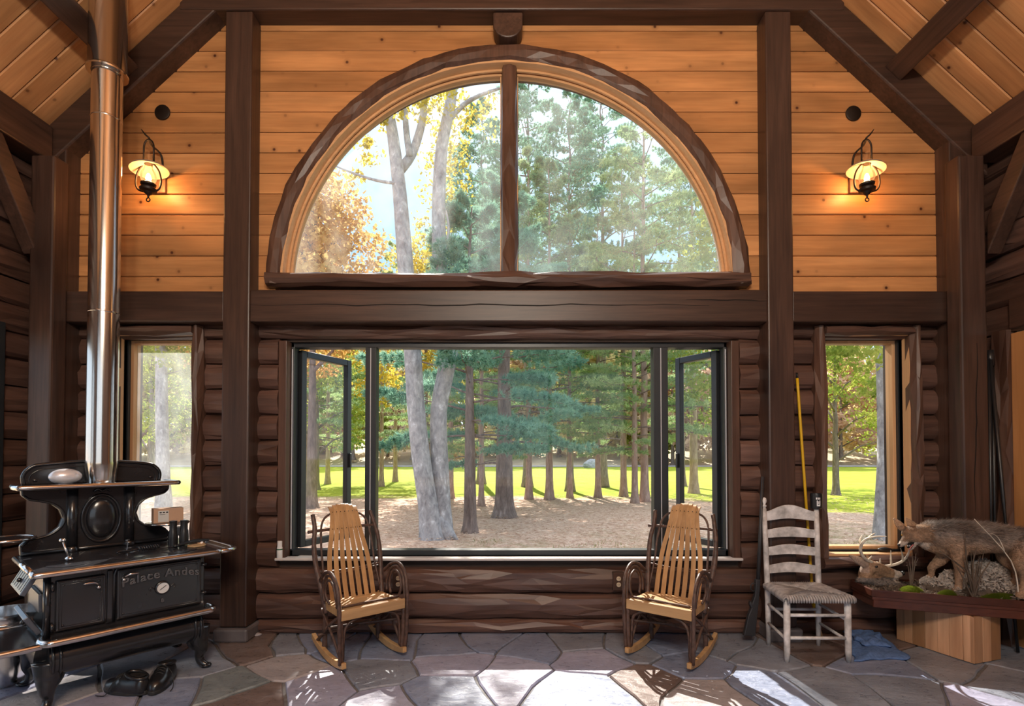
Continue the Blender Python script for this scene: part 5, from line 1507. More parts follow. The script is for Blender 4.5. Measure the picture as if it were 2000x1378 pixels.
# pebble of stone chip by the left post
o = MB().ell((0, 0, 0.010), (0.045, 0.03, 0.012), 10, 6).build('stone_chip', SLATES['tan'], smooth=True); o.location = ground(500, 1241); tag(o, 'pale stone chip on the floor at the foot of the post by the stove', 'stone')

# ------------------------------------------------------------------ cast-iron cookstove
st = tag(empty('cookstove', (-2.41, 2.62, 0), R(50)), 'black cast-iron cookstove with nickel trim and high warming shelf', 'stove')
IR, NK = MAT['iron'], MAT['nickel']
def fixn(o):
    bm = bmesh.new(); bm.from_mesh(o.data); bmesh.ops.recalc_face_normals(bm, faces=bm.faces[:]); bm.to_mesh(o.data); bm.free(); return o
def sp(name, m, mat=None, parent=None, **kw): return fixn(m.build(name, mat or IR, parent or st, **kw))
# cabriole legs
def leg(x, y, dx, dy):
    P = spline([(x, y, 0.25), (x + dx * .010, y + dy * .010, 0.17), (x + dx * .030, y + dy * .030, 0.115), (x + dx * .020, y + dy * .020, 0.065), (x + dx * .035, y + dy * .035, 0.030), (x + dx * .065, y + dy * .065, 0.012)], 5)
    m = MB().tube(P, lerpr([0.078, 0.062, 0.038, 0.024, 0.022, 0.018], 5), 14)
    m.ell((x + dx * .062, y + dy * .062, 0.013), (0.032, 0.030, 0.013), 12, 8)
    return m
for x_, y_, dx, dy in ((0.075, 0.085, -0.5, -0.8), (0.765, 0.085, 0.7, -0.7), (0.075, 0.53, -0.8, 0.5), (0.765, 0.53, 0.7, 0.6)):
    sp('leg', leg(x_, y_, dx, dy), smooth=True)
# rounded lower apron with end mouldings
pr = [(0.12, 0.165)] + [(0.085 - 0.085 * math.cos(a), 0.262 + 0.092 * math.sin(a)) for a in [-PI / 2 + PI * k / 14 for k in range(15)]] + [(0.12, 0.355)]
pr = [(0.12, 0.17)] + [(0.10 - 0.10 * math.cos(-PI / 2 + PI * k / 14), 0.262 + 0.092 * math.sin(-PI / 2 + PI * k / 14)) for k in range(15)] + [(0.12, 0.354)]
sp('lower_apron', MB().prism([(0.06, y_, z_) for y_, z_ in pr], (0.72, 0, 0)), smooth='auto')
for xa in (0.075, 0.105, 0.735, 0.765):
    sp('apron_moulding', MB().tube([(xa, 0.10 - 0.103 * math.cos(a), 0.262 + 0.095 * math.sin(a)) for a in [-PI / 2 + PI * k / 16 for k in range(17)]], 0.007, 8), smooth=True)
sp('base_box', MB().box((0.05, 0.10, 0.19), (0.79, 0.58, 0.37)), bevel=0.01)
# left rounded end of the base
pr2 = [(0.06 - 0.05 * math.sin(PI * k / 14), 0.262 - 0.092 * math.cos(PI * k / 14)) for k in range(15)]
sp('end_apron', MB().prism([(x_, 0.10, z_) for x_, z_ in pr2], (0, 0.46, 0)), smooth='auto')
# body
sp('body', MB().box((0.045, 0.055, 0.37), (0.80, 0.60, 0.702)), bevel=0.008)
sp('corner_column', MB().tube([(0.052, 0.052, 0.38), (0.052, 0.052, 0.70)], 0.016, 12), smooth=True)
# nickel-edged front ledge
led = sp('front_ledge', MB().box((0.03, -0.045, 0.366), (0.82, 0.07, 0.380)), bevel=0.004)
pth = [(0.035, 0.06, 0.376), (0.025, 0.0, 0.376), (0.045, -0.045, 0.376), (0.10, -0.055, 0.376), (0.42, -0.058, 0.376), (0.75, -0.055, 0.376), (0.805, -0.045, 0.376), (0.825, 0.0, 0.376), (0.82, 0.06, 0.376)]
sp('ledge_rail', MB().tube(spline(pth, 5), 0.019, 12), NK, led, smooth=True)
# cooktop with lids
ct = sp('cooktop', MB().box((0.0, -0.012, 0.704), (0.85, 0.66, 0.738)), MAT['iron_top'], bevel=0.004)
pth = [(0.0, 0.66, 0.722), (-0.006, 0.40, 0.722), (-0.006, 0.03, 0.722)]
sp('top_rail', MB().tube([(-0.004, 0.66, 0.722), (-0.004, 0.10, 0.722)], 0.016, 10), NK, ct, smooth=True)
sp('top_rail', MB().tube(spline([(-0.004, 0.06, 0.722), (0.0, 0.01, 0.722), (0.03, -0.020, 0.722), (0.42, -0.022, 0.722), (0.82, -0.020, 0.722), (0.855, 0.01, 0.722)], 6), 0.0165, 12), NK, ct, smooth=True)
for (x_, y_) in ((0.15, 0.13), (0.15, 0.36), (0.42, 0.13), (0.42, 0.36), (0.68, 0.13), (0.68, 0.36)):
    sp('stove_lid', MB().lathe([(0.0, 0.7375), (0.092, 0.7375), (0.094, 0.7405), (0.090, 0.7415), (0.0, 0.7415)], 32, Matrix.Translation((x_, y_, 0)), cap=False), MAT['iron_top'], ct, smooth='auto')
    sp('lid_rim', MB().lathe([(0.096, 0.737), (0.099, 0.7395), (0.102, 0.737)], 32, Matrix.Translation((x_, y_, 0)), cap=False), IR, ct, smooth=True)
tb = sp('towel_rail', MB().tube(spline([(0.85, 0.02, 0.718), (0.90, 0.0, 0.720), (0.955, 0.03, 0.720), (0.975, 0.10, 0.720), (0.975, 0.42, 0.720), (0.95, 0.50, 0.720), (0.85, 0.52, 0.718)], 6), 0.0165, 10), NK, smooth=True)
sp('side_shelf', MB().box((0.85, 0.03, 0.708), (0.965, 0.50, 0.716)), NK, bevel=0.002)
# firebox door
def door(x0, x1, z0, z1, name):
    d_ = sp(name, MB().box((x0, 0.036, z0), (x1, 0.056, z1)), bevel=0.008, seg=3)
    g = 0.016
    for inset, rr in ((0.014, 0.0035), (0.024, 0.0022)):
        c_ = [(x0 + inset, z0 + inset), (x1 - inset, z0 + inset), (x1 - inset, z1 - inset), (x0 + inset, z1 - inset)]
        sp('border_bead', MB().tube([(a, 0.036, b) for a, b in [p for k in range(4) for p in (c_[k],)]], rr, 8, closed=True), IR, d_, smooth=True)
    for a, b in ((x0 + 0.03, z0 + 0.03), (x1 - 0.03, z0 + 0.03), (x0 + 0.03, z1 - 0.03), (x1 - 0.03, z1 - 0.03)):
        sp('rosette', MB().ell((a, 0.036, b), (0.006, 0.004, 0.006), 10, 6), IR, d_, smooth=True)
    return d_
fd = door(0.085, 0.295, 0.405, 0.672, 'firebox_door')
od = door(0.345, 0.775, 0.405, 0.685, 'oven_door')
sp('door_surround', MB().tube([(0.335, 0.052, 0.40), (0.335, 0.050, 0.66), (0.345, 0.050, 0.69), (0.375, 0.050, 0.697), (0.74, 0.050, 0.697), (0.785, 0.052, 0.69)], 0.008, 8), smooth=True)
sp('centre_stile', MB().box((0.303, 0.044, 0.395), (0.330, 0.058, 0.690)), bevel=0.006)
def latch(x, z, d_):
    sp('latch_boss', MB().lathe([(0.0, 0), (0.011, 0), (0.013, 0.006), (0.006, 0.018), (0.0, 0.018)], 14, Matrix.Translation((x, 0.037, z)) @ Matrix.Rotation(PI / 2, 4, 'X'), cap=False), NK, d_, smooth=True)
    sp('latch_handle', MB().tube(spline([(x - 0.004, 0.022, z + 0.020), (x - 0.03, 0.012, z + 0.033), (x - 0.07, 0.008, z + 0.032)], 4), lerpr([0.005, 0.008, 0.004], 4), 8), NK, d_, smooth=True)
latch(0.262, 0.608, fd)
d_ = od
sp('latch_boss', MB().lathe([(0.0, 0), (0.011, 0), (0.013, 0.006), (0.006, 0.018), (0.0, 0.018)], 14, Matrix.Translation((0.375, 0.037, 0.628)) @ Matrix.Rotation(PI / 2, 4, 'X'), cap=False), NK, od, smooth=True)
sp('latch_handle', MB().tube(spline([(0.378, 0.022, 0.645), (0.40, 0.012, 0.657), (0.44, 0.008, 0.657)], 4), lerpr([0.005, 0.008, 0.004], 4), 8), NK, od, smooth=True)
for x_, zz in ((0.072, 0.64), (0.072, 0.43)):
    sp('hinge', MB().tube([(x_, 0.038, zz - 0.022), (x_, 0.038, zz + 0.022)], 0.008, 8), IR, fd, smooth=True)
for zz in (0.645, 0.47):
    sp('hinge', MB().tube([(0.772, 0.036, zz), (0.800, 0.030, zz)], 0.008, 8), IR, od, smooth=True)
# thermometer dial
sp('dial_ring', MB().lathe([(0.034, 0.0), (0.040, 0.006), (0.038, 0.012), (0.031, 0.012)], 28, Matrix.Translation((0.565, 0.036, 0.545)) @ Matrix.Rotation(PI / 2, 4, 'X'), cap=False), IR, od, smooth=True)
sp('dial_face', MB().lathe([(0.0, 0.008), (0.032, 0.008)], 28, Matrix.Translation((0.565, 0.036, 0.545)) @ Matrix.Rotation(PI / 2, 4, 'X'), cap=False), MAT['white_plastic'], od)
sp('dial_needle', MB().box((0.545, 0.0262, 0.5435), (0.585, 0.0275, 0.5465), Matrix.Translation((0.565, 0, 0.545)) @ Matrix.Rotation(R(-35), 4, 'Y') @ Matrix.Translation((-0.565, 0, -0.545))), MAT['black_plastic'], od)
for s in (-1, 1):
    sp('dial_scroll', MB().tube(spline([(0.565 + s * 0.042, 0.034, 0.545), (0.565 + s * 0.058, 0.034, 0.556), (0.565 + s * 0.066, 0.034, 0.545), (0.565 + s * 0.058, 0.034, 0.536)], 4), 0.0035, 6), IR, od, smooth=True)
MAT['iron_letter'] = plain('highlight-toned letter iron', (0.16, 0.155, 0.16), 0.26, 0.7, 0.6, 0.0, 0.2, 14)  # lighter than the door: highlights on the letters put into the colour
# raised lettering on the oven door, set on a shallow arc
def lettering(txt, x_c, z_c, size, arc, parent):
    cu = bpy.data.curves.new('lettering', 'FONT'); cu.body = txt; cu.size = size; cu.extrude = 0.006; cu.bevel_depth = 0.002
    cu.align_x = 'CENTER'; cu.align_y = 'BOTTOM'; cu.space_character = 1.12
    to = bpy.data.objects.new('tmp_text', cu); C.objects.link(to)
    dg = bpy.context.evaluated_depsgraph_get()
    me = bpy.data.meshes.new_from_object(to.evaluated_get(dg))
    bpy.data.objects.remove(to)
    W = max(abs(v.co.x) for v in me.vertices)
    for v in me.vertices:
        x_, y_, z_ = v.co
        v.co = (x_c + x_, 0.034 - z_, z_c + y_ - arc * (x_ / W) ** 2)
    me.materials.clear()
    return link('raised_lettering', me, MAT['iron_letter'], parent)
lettering('Palace Andes', 0.562, 0.595, 0.066, 0.022, od)
lettering('8', 0.565, 0.455, 0.03, 0.0, od)
# left end: draft grates and ash shelf
def grate(x, z, tilt, w, h, nm):
    M = Matrix.Translation((x, 0.10, z)) @ Matrix.Rotation(tilt, 4, 'Y')
    g_ = sp(nm, MB().box((-0.012, 0, -h / 2), (0.012, w, h / 2), M), MAT['iron_daylit'], bevel=0.004)
    m = MB()
    for k in range(6):
        y_ = 0.03 + (w - 0.06) * k / 5
        m.box((-0.0135, y_ - 0.006, -h * 0.36), (-0.0115, y_ + 0.006, h * 0.36), M)
    sp('draft_slot', m, MAT['black_plastic'], g_)
    sp('draft_knob', MB().ell(M @ Vector((-0.02, w / 2, 0)), (0.012, 0.012, 0.012), 10, 8), IR, g_, smooth=True)
MAT['iron_daylit'] = plain('daylight-toned grey iron', (0.10, 0.11, 0.14), 0.32, 0.3, 0.6, 0.1, 0.15, 10)  # bluish copy of the iron, side daylight on the stove end painted in
grate(-0.012, 0.655, R(28), 0.34, 0.105, 'upper_draft_grate')
grate(0.005, 0.445, R(-30), 0.34, 0.11, 'lower_draft_grate')
sp('end_door', MB().box((0.028, 0.12, 0.505), (0.046, 0.42, 0.60)), MAT['iron_daylit'], bevel=0.005)
ash = sp('ash_shelf', MB().box((-0.22, -0.01, 0.355), (0.045, 0.46, 0.370)), IR, bevel=0.004)
sp('ash_rail', MB().tube(spline([(0.03, -0.025, 0.365), (-0.10, -0.028, 0.365), (-0.20, -0.015, 0.365), (-0.228, 0.05, 0.365), (-0.228, 0.40, 0.365), (-0.20, 0.47, 0.365), (0.04, 0.475, 0.365)], 5), 0.017, 10), NK, ash, smooth=True)
# high back: shaped pedestal, warming shelf and crest
yb = 0.60
xc = 0.385
half = [(0.375, 0.738), (0.375, 0.80), (0.345, 0.835), (0.27, 0.835)] + [(0.300 - 0.095 * math.cos(a) + 0.02, 0.945 + 0.115 * math.sin(a)) for a in [-PI / 2 + 0.25 + (PI - 0.5) * k / 10 for k in range(11)]] + [(0.285, 1.06), (0.355, 1.075), (0.375, 1.10), (0.375, 1.135)]
half = [(0.375, 0.738), (0.378, 0.80), (0.35, 0.83), (0.30, 0.838), (0.25, 0.855), (0.205, 0.895), (0.190, 0.945), (0.205, 0.995), (0.245, 1.035), (0.30, 1.055), (0.35, 1.068), (0.375, 1.09), (0.378, 1.135)]
outl = [(xc + a, b) for a, b in half] + [(xc - a, b) for a, b in reversed(half)]
hb = sp('high_back', MB().prism([(a, yb, b) for a, b in outl], (0, 0.05, 0)), bevel=0.008)
for s in (-1, 1):
    ed = spline([(xc + s * (a - 0.012), yb - 0.002, b) for a, b in half[1:-1]], 4)
    sp('edge_moulding', MB().tube(ed, 0.007, 8), IR, hb, smooth=True)
    sp('column', MB().tube([(xc + s * 0.145, yb - 0.012, 0.745), (xc + s * 0.145, yb - 0.012, 1.13)], 0.027, 14), IR, hb, smooth=True)
    sp('column_base', MB().lathe([(0.034, 0.74), (0.036, 0.755), (0.028, 0.768)], 16, Matrix.Translation((xc + s * 0.145, yb - 0.012, 0)), cap=False), IR, hb, smooth=True)
sp('foot_moulding', MB().tube([(xc - 0.37, yb - 0.005, 0.752), (xc + 0.37, yb - 0.005, 0.752)], 0.012, 8), IR, hb, smooth=True)
sp('oval_boss', MB().ell((xc, yb - 0.004, 0.93), (0.078, 0.030, 0.125), 28, 14), IR, hb, smooth=True)
sp('oval_rim', MB().tube([(xc + 0.098 * math.cos(2 * PI * k / 36), yb - 0.008, 0.93 + 0.148 * math.sin(2 * PI * k / 36)) for k in range(36)], 0.009, 8, closed=True), IR, hb, smooth=True)
sp('crown_scroll', MB().tube(spline([(xc - 0.04, yb - 0.01, 1.10), (xc - 0.02, yb - 0.016, 1.115), (xc, yb - 0.016, 1.10), (xc + 0.02, yb - 0.016, 1.115), (xc + 0.04, yb - 0.01, 1.10)], 4), 0.007, 8), IR, hb, smooth=True)
sh = sp('warming_shelf', MB().box((-0.005, 0.50, 1.135), (0.775, 0.76, 1.150)), IR, bevel=0.004)
sp('shelf_rail', MB().tube(spline([(-0.01, 0.76, 1.142), (-0.022, 0.62, 1.142), (-0.018, 0.52, 1.142), (0.03, 0.485, 1.142), (0.38, 0.478, 1.142), (0.74, 0.485, 1.142), (0.785, 0.52, 1.142), (0.79, 0.62, 1.142), (0.78, 0.76, 1.142)], 5), 0.0155, 10), NK, sh, smooth=True)
cr = [(0.035, 1.15), (0.03, 1.20), (0.055, 1.245), (0.12, 1.272), (0.385, 1.290), (0.65, 1.272), (0.715, 1.245), (0.74, 1.20), (0.735, 1.15)]
cro = sp('crest', MB().prism([(a, 0.735, b) for a, b in cr], (0, 0.018, 0)), bevel=0.004)
sp('crest_bead', MB().tube(spline([(a, 0.735, b) for a, b in cr], 4), 0.011, 8), IR, cro, smooth=True)
sp('crest_bead', MB().tube(spline([(0.385 + (a - 0.385) * 0.92, 0.734, 1.15 + (b - 1.15) * 0.78) for a, b in cr], 4), 0.004, 6), IR, cro, smooth=True)
for a in (0.085, 0.685): sp('crest_rosette', MB().ell((a, 0.733, 1.175), (0.012, 0.008, 0.010), 10, 6), IR, cro, smooth=True)
# swinging trivets at both sides
for s, x_, z_ in ((-1, xc - 0.34, 0.85), (1, xc + 0.25, 0.862)):
    tv = sp('trivet', MB().lathe([(0.0, 0.0), (0.115, 0.0), (0.120, 0.005), (0.115, 0.010), (0.0, 0.010)], 32, Matrix.Translation((x_ + s * 0.10, 0.54, z_)), cap=False), IR, smooth='auto')
    sp('trivet_rim', MB().tube([(x_ + s * 0.10 + 0.12 * math.cos(2 * PI * k / 32), 0.54 + 0.12 * math.sin(2 * PI * k / 32), z_ + 0.005) for k in range(32)], 0.009, 8, closed=True), NK, tv, smooth=True)
    sp('trivet_arm', MB().tube([(x_ + s * 0.01, 0.60, z_ - 0.004), (x_ + s * 0.08, 0.55, z_)], 0.009, 8), IR, tv, smooth=True)
# damper knob
sp('damper_knob', MB().lathe([(0.003, 0.738), (0.003, 0.778), (0.012, 0.782), (0.012, 0.787), (0.0, 0.788)], 12, Matrix.Translation((0.50, 0.50, 0)), cap=False), NK, smooth='auto')

SM = st.matrix_basis.copy()
def on_stove(x, y, z): return SM @ Vector((x, y, z))
# stovepipe
pb = on_stove(0.385, 0.615, 1.151)
pipe = tag(empty('stovepipe', pb), 'tall polished stainless stovepipe rising from the cookstove to the ceiling', 'stovepipe')
S_ = MAT['steel']
MB().lathe([(0.074, 0.0), (0.078, 0.06), (0.086, 0.115), (0.086, 0.135)], 36, None, cap=False).build('taper_collar', S_, pipe, 'auto')
zz = [0.135, 1.10, 2.36, 2.66]
for a, b in zip(zz[:-1], zz[1:]):
    MB().lathe([(0.0835, a), (0.0835, b)], 40, None, cap=False).build('pipe_section', S_, pipe, smooth=True)
    MB().lathe([(0.0835, b - 0.012), (0.0865, b - 0.006), (0.0835, b)], 40, None, cap=False).build('pipe_seam', S_, pipe, smooth=True)
zt = zroof(pb.x) - pb.z
MB().lathe([(0.085, 2.655), (0.112, 2.655), (0.114, 2.665), (0.108, 2.672), (0.104, 2.68), (0.104, zt + 0.3)], 40, None, cap=False).build('chimney_sleeve', S_, pipe, 'auto')

# things on the stove
def obj_on(name, x, y, z, rz, label, cat):
    return tag(empty(name, on_stove(x, y, z), R(50) + rz), label, cat)
e = obj_on('egg_ornament', 0.20, 0.56, 1.1515, 0, 'smooth silver egg-shaped ornament lying on the warming shelf', 'ornament')
MB().ell((0, 0, 0.048), (0.080, 0.05, 0.048), 28, 16).build('egg_shell', plain('satin silver', (0.80, 0.79, 0.84), 0.28, 0.35, var=0.03), e, smooth=True)
MB().lathe([(0.030, 0.0), (0.034, 0.002), (0.030, 0.006)], 20).build('egg_foot', NK, e, 'auto')
e = obj_on('cardboard_box', 0.735, 0.545, 0.873, R(-8), 'small brown cardboard box with white label on the right-hand trivet', 'box')
MB().box((-0.085, -0.05, 0), (0.085, 0.05, 0.095)).build('carton', MAT['cardboard'], e, bevel=0.002)
MB().box((-0.060, -0.0512, 0.006), (0.0, -0.0498, 0.082)).build('label_patch', MAT['paper'], e)
m = MB()
for k in range(3): m.box((-0.052 + 0.018 * k, -0.0516, 0.066), (-0.040 + 0.018 * k, -0.0511, 0.075))
m.box((-0.052, -0.0516, 0.055), (-0.02, -0.0511, 0.058)); m.build('label_print', MAT['black_plastic'], e)
MB().box((-0.085, -0.006, 0.0945), (0.085, 0.006, 0.0962)).build('tape_strip', MAT['crackdark'], e)
e = obj_on('binoculars', 0.735, 0.325, 0.742, R(-20), 'black binoculars standing upright on the cooktop corner', 'binoculars')
for s in (-1, 1):
    MB().lathe([(0.0, 0.0), (0.027, 0.0), (0.028, 0.05), (0.025, 0.09), (0.021, 0.10), (0.021, 0.15), (0.023, 0.158), (0.018, 0.158), (0.0, 0.150)], 22, Matrix.Translation((s * 0.030, 0, 0)), cap=False).build('barrel', MAT['black_plastic'], e, 'auto')
MB().box((-0.012, -0.012, 0.06), (0.012, 0.012, 0.12)).build('bridge', MAT['black_plastic'], e, bevel=0.004)
e = obj_on('coaster', 0.80, 0.20, 0.739, 0, 'round tan coaster at the right end of the cooktop', 'coaster')
MB().lathe([(0.0, 0), (0.050, 0.0), (0.052, 0.004), (0.050, 0.008), (0.0, 0.008)], 28, None, cap=False).build('coaster_disc', MAT['straw'], e, 'auto')
e = obj_on('glove', 0.79, 0.26, 0.742, R(25), 'black oven tongs lying across the coaster', 'tongs')
e.name = 'tongs'
for s in (-1, 1):
    MB().tube(spline([(-0.12, s * 0.006, 0.012), (-0.04, s * 0.016, 0.018), (0.04, s * 0.022, 0.020), (0.12, s * 0.018, 0.016)], 4), lerpr([0.006, 0.010, 0.013, 0.008], 4), 8, flat=(1, 0.7)).build('tong_arm', MAT['black_plastic'], e, smooth=True)
MB().ell((-0.12, 0, 0.012), (0.014, 0.014, 0.010), 10, 8).build('tong_pivot', MAT['black_plastic'], e, smooth=True)
e = obj_on('lid_lifter', 0.50, 0.235, 0.743, R(8), 'black coil-handled lid lifter lying on the middle of the cooktop', 'lid lifter')
coil = [(-0.01 + 0.11 * k / 60, 0.013 * math.cos(k * 0.9), 0.016 + 0.013 * math.sin(k * 0.9)) for k in range(61)]
MB().tube(coil, 0.0035, 6).build('coil_handle', IR, e, smooth=True)
MB().tube(spline([(0.10, 0, 0.016), (-0.01, 0, 0.016), (-0.06, 0.004, 0.012), (-0.10, 0.0, 0.016), (-0.12, -0.006, 0.010)], 4), lerpr([0.004, 0.004, 0.005, 0.008, 0.006], 4), 8).build('shank', IR, e, smooth=True)
e = obj_on('shaker_key', 0.165, 0.215, 0.742, R(-50), 'nickel grate crank standing on the left of the cooktop', 'crank')
MB().tube([(0, 0, 0.012), (-0.035, 0, 0.110)], 0.005, 8).build('crank_rod', NK, e, smooth=True)
MB().ell((0, 0, 0.012), (0.022, 0.013, 0.013), 12, 8).build('crank_foot', NK, e, smooth=True)
MB().ell((-0.038, 0, 0.114), (0.018, 0.012, 0.012), 12, 8).build('crank_knob', NK, e, smooth=True)

# shiny bucket behind the left end of the stove
bk = tag(empty('ash_bucket', (-2.98, 3.05, 0.003)), 'shiny galvanised bucket on the floor behind the left end of the stove', 'bucket')
MB().lathe([(0.0, 0.0), (0.115, 0.0), (0.150, 0.40), (0.156, 0.402), (0.156, 0.412), (0.148, 0.412), (0.112, 0.012), (0, 0.012)], 36, None, cap=False).build('pail', NK, bk, 'auto')
MB().tube([(0.152 * math.cos(a), 0.152 * math.sin(a), 0.36) for a in [2 * PI * k / 32 for k in range(32)]], 0.005, 6, closed=True).build('pail_band', NK, bk, smooth=True)
MB().tube([(0.155 * math.cos(PI * k / 16), -0.10 * math.sin(PI * k / 16), 0.40 - 0.10 * math.sin(PI * k / 16)) for k in range(17)], 0.004, 6).build('bail_handle', NK, bk, smooth=True)

# black leather shoes on the floor under the stove
def shoe(name, loc, rz, label, s=1.0):
    e = tag(empty(name, loc, rz), label, 'shoe', 'black shoes under the stove')
    e.scale = (s, s, s)
    K = 22; n = 16; vs = []; fs = []
    prof = []
    for i in range(K + 1):
        t = i / K; x_ = -0.13 + 0.27 * t
        w = 0.036 + 0.014 * math.sin(PI * min(1, t * 1.05)) + (0.006 if t > 0.6 else 0)
        w *= (1 - max(0, (t - 0.82) / 0.18) ** 2 * 0.75) * (1 - max(0, (0.10 - t) / 0.10) ** 2 * 0.45)
        h = np.interp(t, [0, 0.05, 0.2, 0.38, 0.5, 0.62, 0.8, 0.93, 1.0], [0.045, 0.075, 0.082, 0.080, 0.088, 0.070, 0.052, 0.044, 0.016])
        for k in range(n):
            a = 2 * PI * k / n; ca, sa = math.cos(a), math.sin(a)
            zz_ = 0.02 + (h - 0.0) * max(0, sa) ** 0.8 - 0.010 * max(0, -sa)
            vs.append((x_, w * (abs(ca) ** 0.7) * (1 if ca > 0 else -1), zz_))
    for i in range(K):
        for k in range(n):
            fs.append((i * n + k, i * n + (k + 1) % n, (i + 1) * n + (k + 1) % n, (i + 1) * n + k))
    fs += [tuple(range(n))[::-1], tuple(range(K * n, (K + 1) * n))]
    fixn(MB().add(vs, fs).build('upper', MAT['leather'], e, smooth=True))
    ol = []
    for i in range(30):
        a = 2 * PI * i / 30; x_ = 0.005 + 0.143 * math.cos(a); t = (x_ + 0.138) / 0.286
        ol.append((x_, (0.046 + 0.010 * t) * math.sin(a), 0.0))
    MB().prism(ol, (0, 0, 0.022)).build('sole', MAT['rubber'], e, bevel=0.004)
    MB().tube([(-0.065 + 0.058 * math.cos(2 * PI * k / 24), 0.037 * math.sin(2 * PI * k / 24), 0.100 + 0.012 * math.cos(2 * PI * k / 24)) for k in range(24)], 0.010, 8, closed=True).build('collar', MAT['leather'], e, smooth=True)
    MB().lathe([(0.0, 0.0), (0.05, 0.0)], 20, Matrix.Translation((-0.065, 0, 0.100)) @ Matrix.Diagonal((1.05, 0.68, 1, 1)), cap=False).build('opening', MAT['crackdark'], e)
    for k in range(4):
        x_ = 0.0 + 0.017 * k; z_ = float(np.interp(k, [0, 3], [0.110, 0.088]))
        MB().tube(spline([(x_, -0.026, z_ - 0.012), (x_ + 0.004, 0, z_ + 0.004), (x_, 0.026, z_ - 0.012)], 4), 0.0026, 6).build('lace', MAT['rubber'], e, smooth=True)
    MB().tube(spline([(0.0, 0.02, 0.10), (0.03, 0.06, 0.07), (0.06, 0.075, 0.01), (0.12, 0.08, 0.005)], 5), 0.0022, 6).build('loose_lace', MAT['rubber'], e, smooth=True)
    return e
p1 = ground(248, 1352); p2 = ground(302, 1345)
shoe('shoe', (p1.x, p1.y, 0.004), R(168), 'black leather shoe lying sideways under the stove with a trailing lace')
shoe('shoe', (p2.x + 0.01, p2.y + 0.05, 0.004), R(-75), 'black leather shoe with its rounded toe towards the room, beside its mate under the stove')

# ------------------------------------------------------------------ taxidermy display: tray, pedestal, coyote, deer head
TZ = 0.42
tA, tB, tC = ground(1660, 1131, TZ), ground(1702, 1151, TZ), ground(2000, 1173, TZ)
dirf = (tC - tB).normalized()
tR = tB + dirf * ((3.40 - tB.x) / dirf.x)
tray_poly = [tA, tB, tR, Vector((3.40, 3.74, TZ)), Vector((2.62, 3.81, TZ))]
cenT = sum(tray_poly, Vector()) / 5
tray = tag(empty('display_tray', (cenT.x, cenT.y, 0.298), world_children=True), 'dark mahogany octagonal display tray resting on the board pedestal', 'tray')
def scaled(poly, k, z): return [Vector((cenT.x + (p.x - cenT.x) * k, cenT.y + (p.y - cenT.y) * k, z)) for p in poly]
fixn(MB().prism(scaled(tray_poly, 0.965, 0.300), (0, 0, 0.085)).build('tray_apron', MAT['mahogany'], tray, bevel=0.004))
n5 = len(tray_poly)
def rim(k0, k1, z0, z1):
    o_ = scaled(tray_poly, k0, z0) ; i_ = scaled(tray_poly, k1, z0); o2 = scaled(tray_poly, k0, z1); i2 = scaled(tray_poly, k1, z1)
    vs = o_ + i_ + o2 + i2; fs = []
    for k in range(n5):
        q = (k + 1) % n5
        fs += [(k, q, 2 * n5 + q, 2 * n5 + k), (n5 + k, 3 * n5 + k, 3 * n5 + q, n5 + q), (2 * n5 + k, 2 * n5 + q, 3 * n5 + q, 3 * n5 + k), (k, n5 + k, n5 + q, q)]
    return MB().add(vs, fs)
fixn(rim(1.0, 0.95, 0.372, TZ).build('tray_rim', MAT['mahogany'], tray, bevel=0.005))
fixn(rim(0.985, 0.95, 0.352, 0.372).build('tray_moulding', MAT['mahogany'], tray, bevel=0.004))
MB().prism(scaled(tray_poly, 0.952, 0.380), (0, 0, 0.010)).build('tray_bed', MAT['crackdark'], tray)
ab = (tB - tA).normalized(); nrm = Vector((ab.y, -ab.x, 0)); nrm = nrm if nrm.y < 0 else -nrm
q0 = tA.lerp(tB, 0.30) + nrm * 0.001; q1 = tA.lerp(tB, 0.92) + nrm * 0.001
fixn(MB().prism([q0 + Vector((0, 0, -0.034)), q1 + Vector((0, 0, -0.034)), q1 + Vector((0, 0, -0.014)), q0 + Vector((0, 0, -0.014))], nrm * 0.003).build('name_plate', MAT['brass'], tray))

# pedestal of upright boards
P0 = ground(1903, 1297); E1 = (Vector((2.775, 3.75, 0)) - P0); E2 = ground(1952, 1288) - P0; E2 = E2.normalized() * 0.26
ped = tag(empty('pedestal', P0, world_children=True), 'pedestal of pale upright boards under the display tray', 'pedestal')
def planks(a, d, inw, n, nm, seed):
    r = rnd(seed); cuts = [0.0]
    for k in range(n): cuts.append(cuts[-1] + r.uniform(0.7, 1.3))
    for k in range(n):
        u0, u1 = cuts[k] / cuts[-1], cuts[k + 1] / cuts[-1]
        dd = d.normalized() * 0.0012
        pr_ = r.uniform(0, 0.003)
        q = [a + d * u0 + dd + inw * pr_, a + d * u1 - dd + inw * pr_, a + d * u1 - dd + inw * 0.02, a + d * u0 + dd + inw * 0.02]
        fixn(MB().prism([Vector((p.x, p.y, 0.002)) for p in q], (0, 0, 0.296)).build('plank', MAT['pedestal_wood'], ped, bevel=0.0015, seg=1))
i1 = E2.normalized(); i2 = E1.normalized()
planks(P0, E1, i1, 7, 'plank', 3); planks(P0 + i1 * 0.0, E2, i2, 3, 'plank', 4); planks(P0 + E2, E1, -i1, 7, 'plank', 5)
q = [P0 + i1 * 0.021 + i2 * 0.021, P0 + E2 - i1 * 0.021 + i2 * 0.021, P0 + E2 + E1 - i1 * 0.021 - i2 * 0.02, P0 + E1 + i1 * 0.021 - i2 * 0.02]
fixn(MB().prism([Vector((p.x, p.y, 0.002)) for p in q], (0, 0, 0.294)).build('core', MAT['pedestal_wood'], ped))

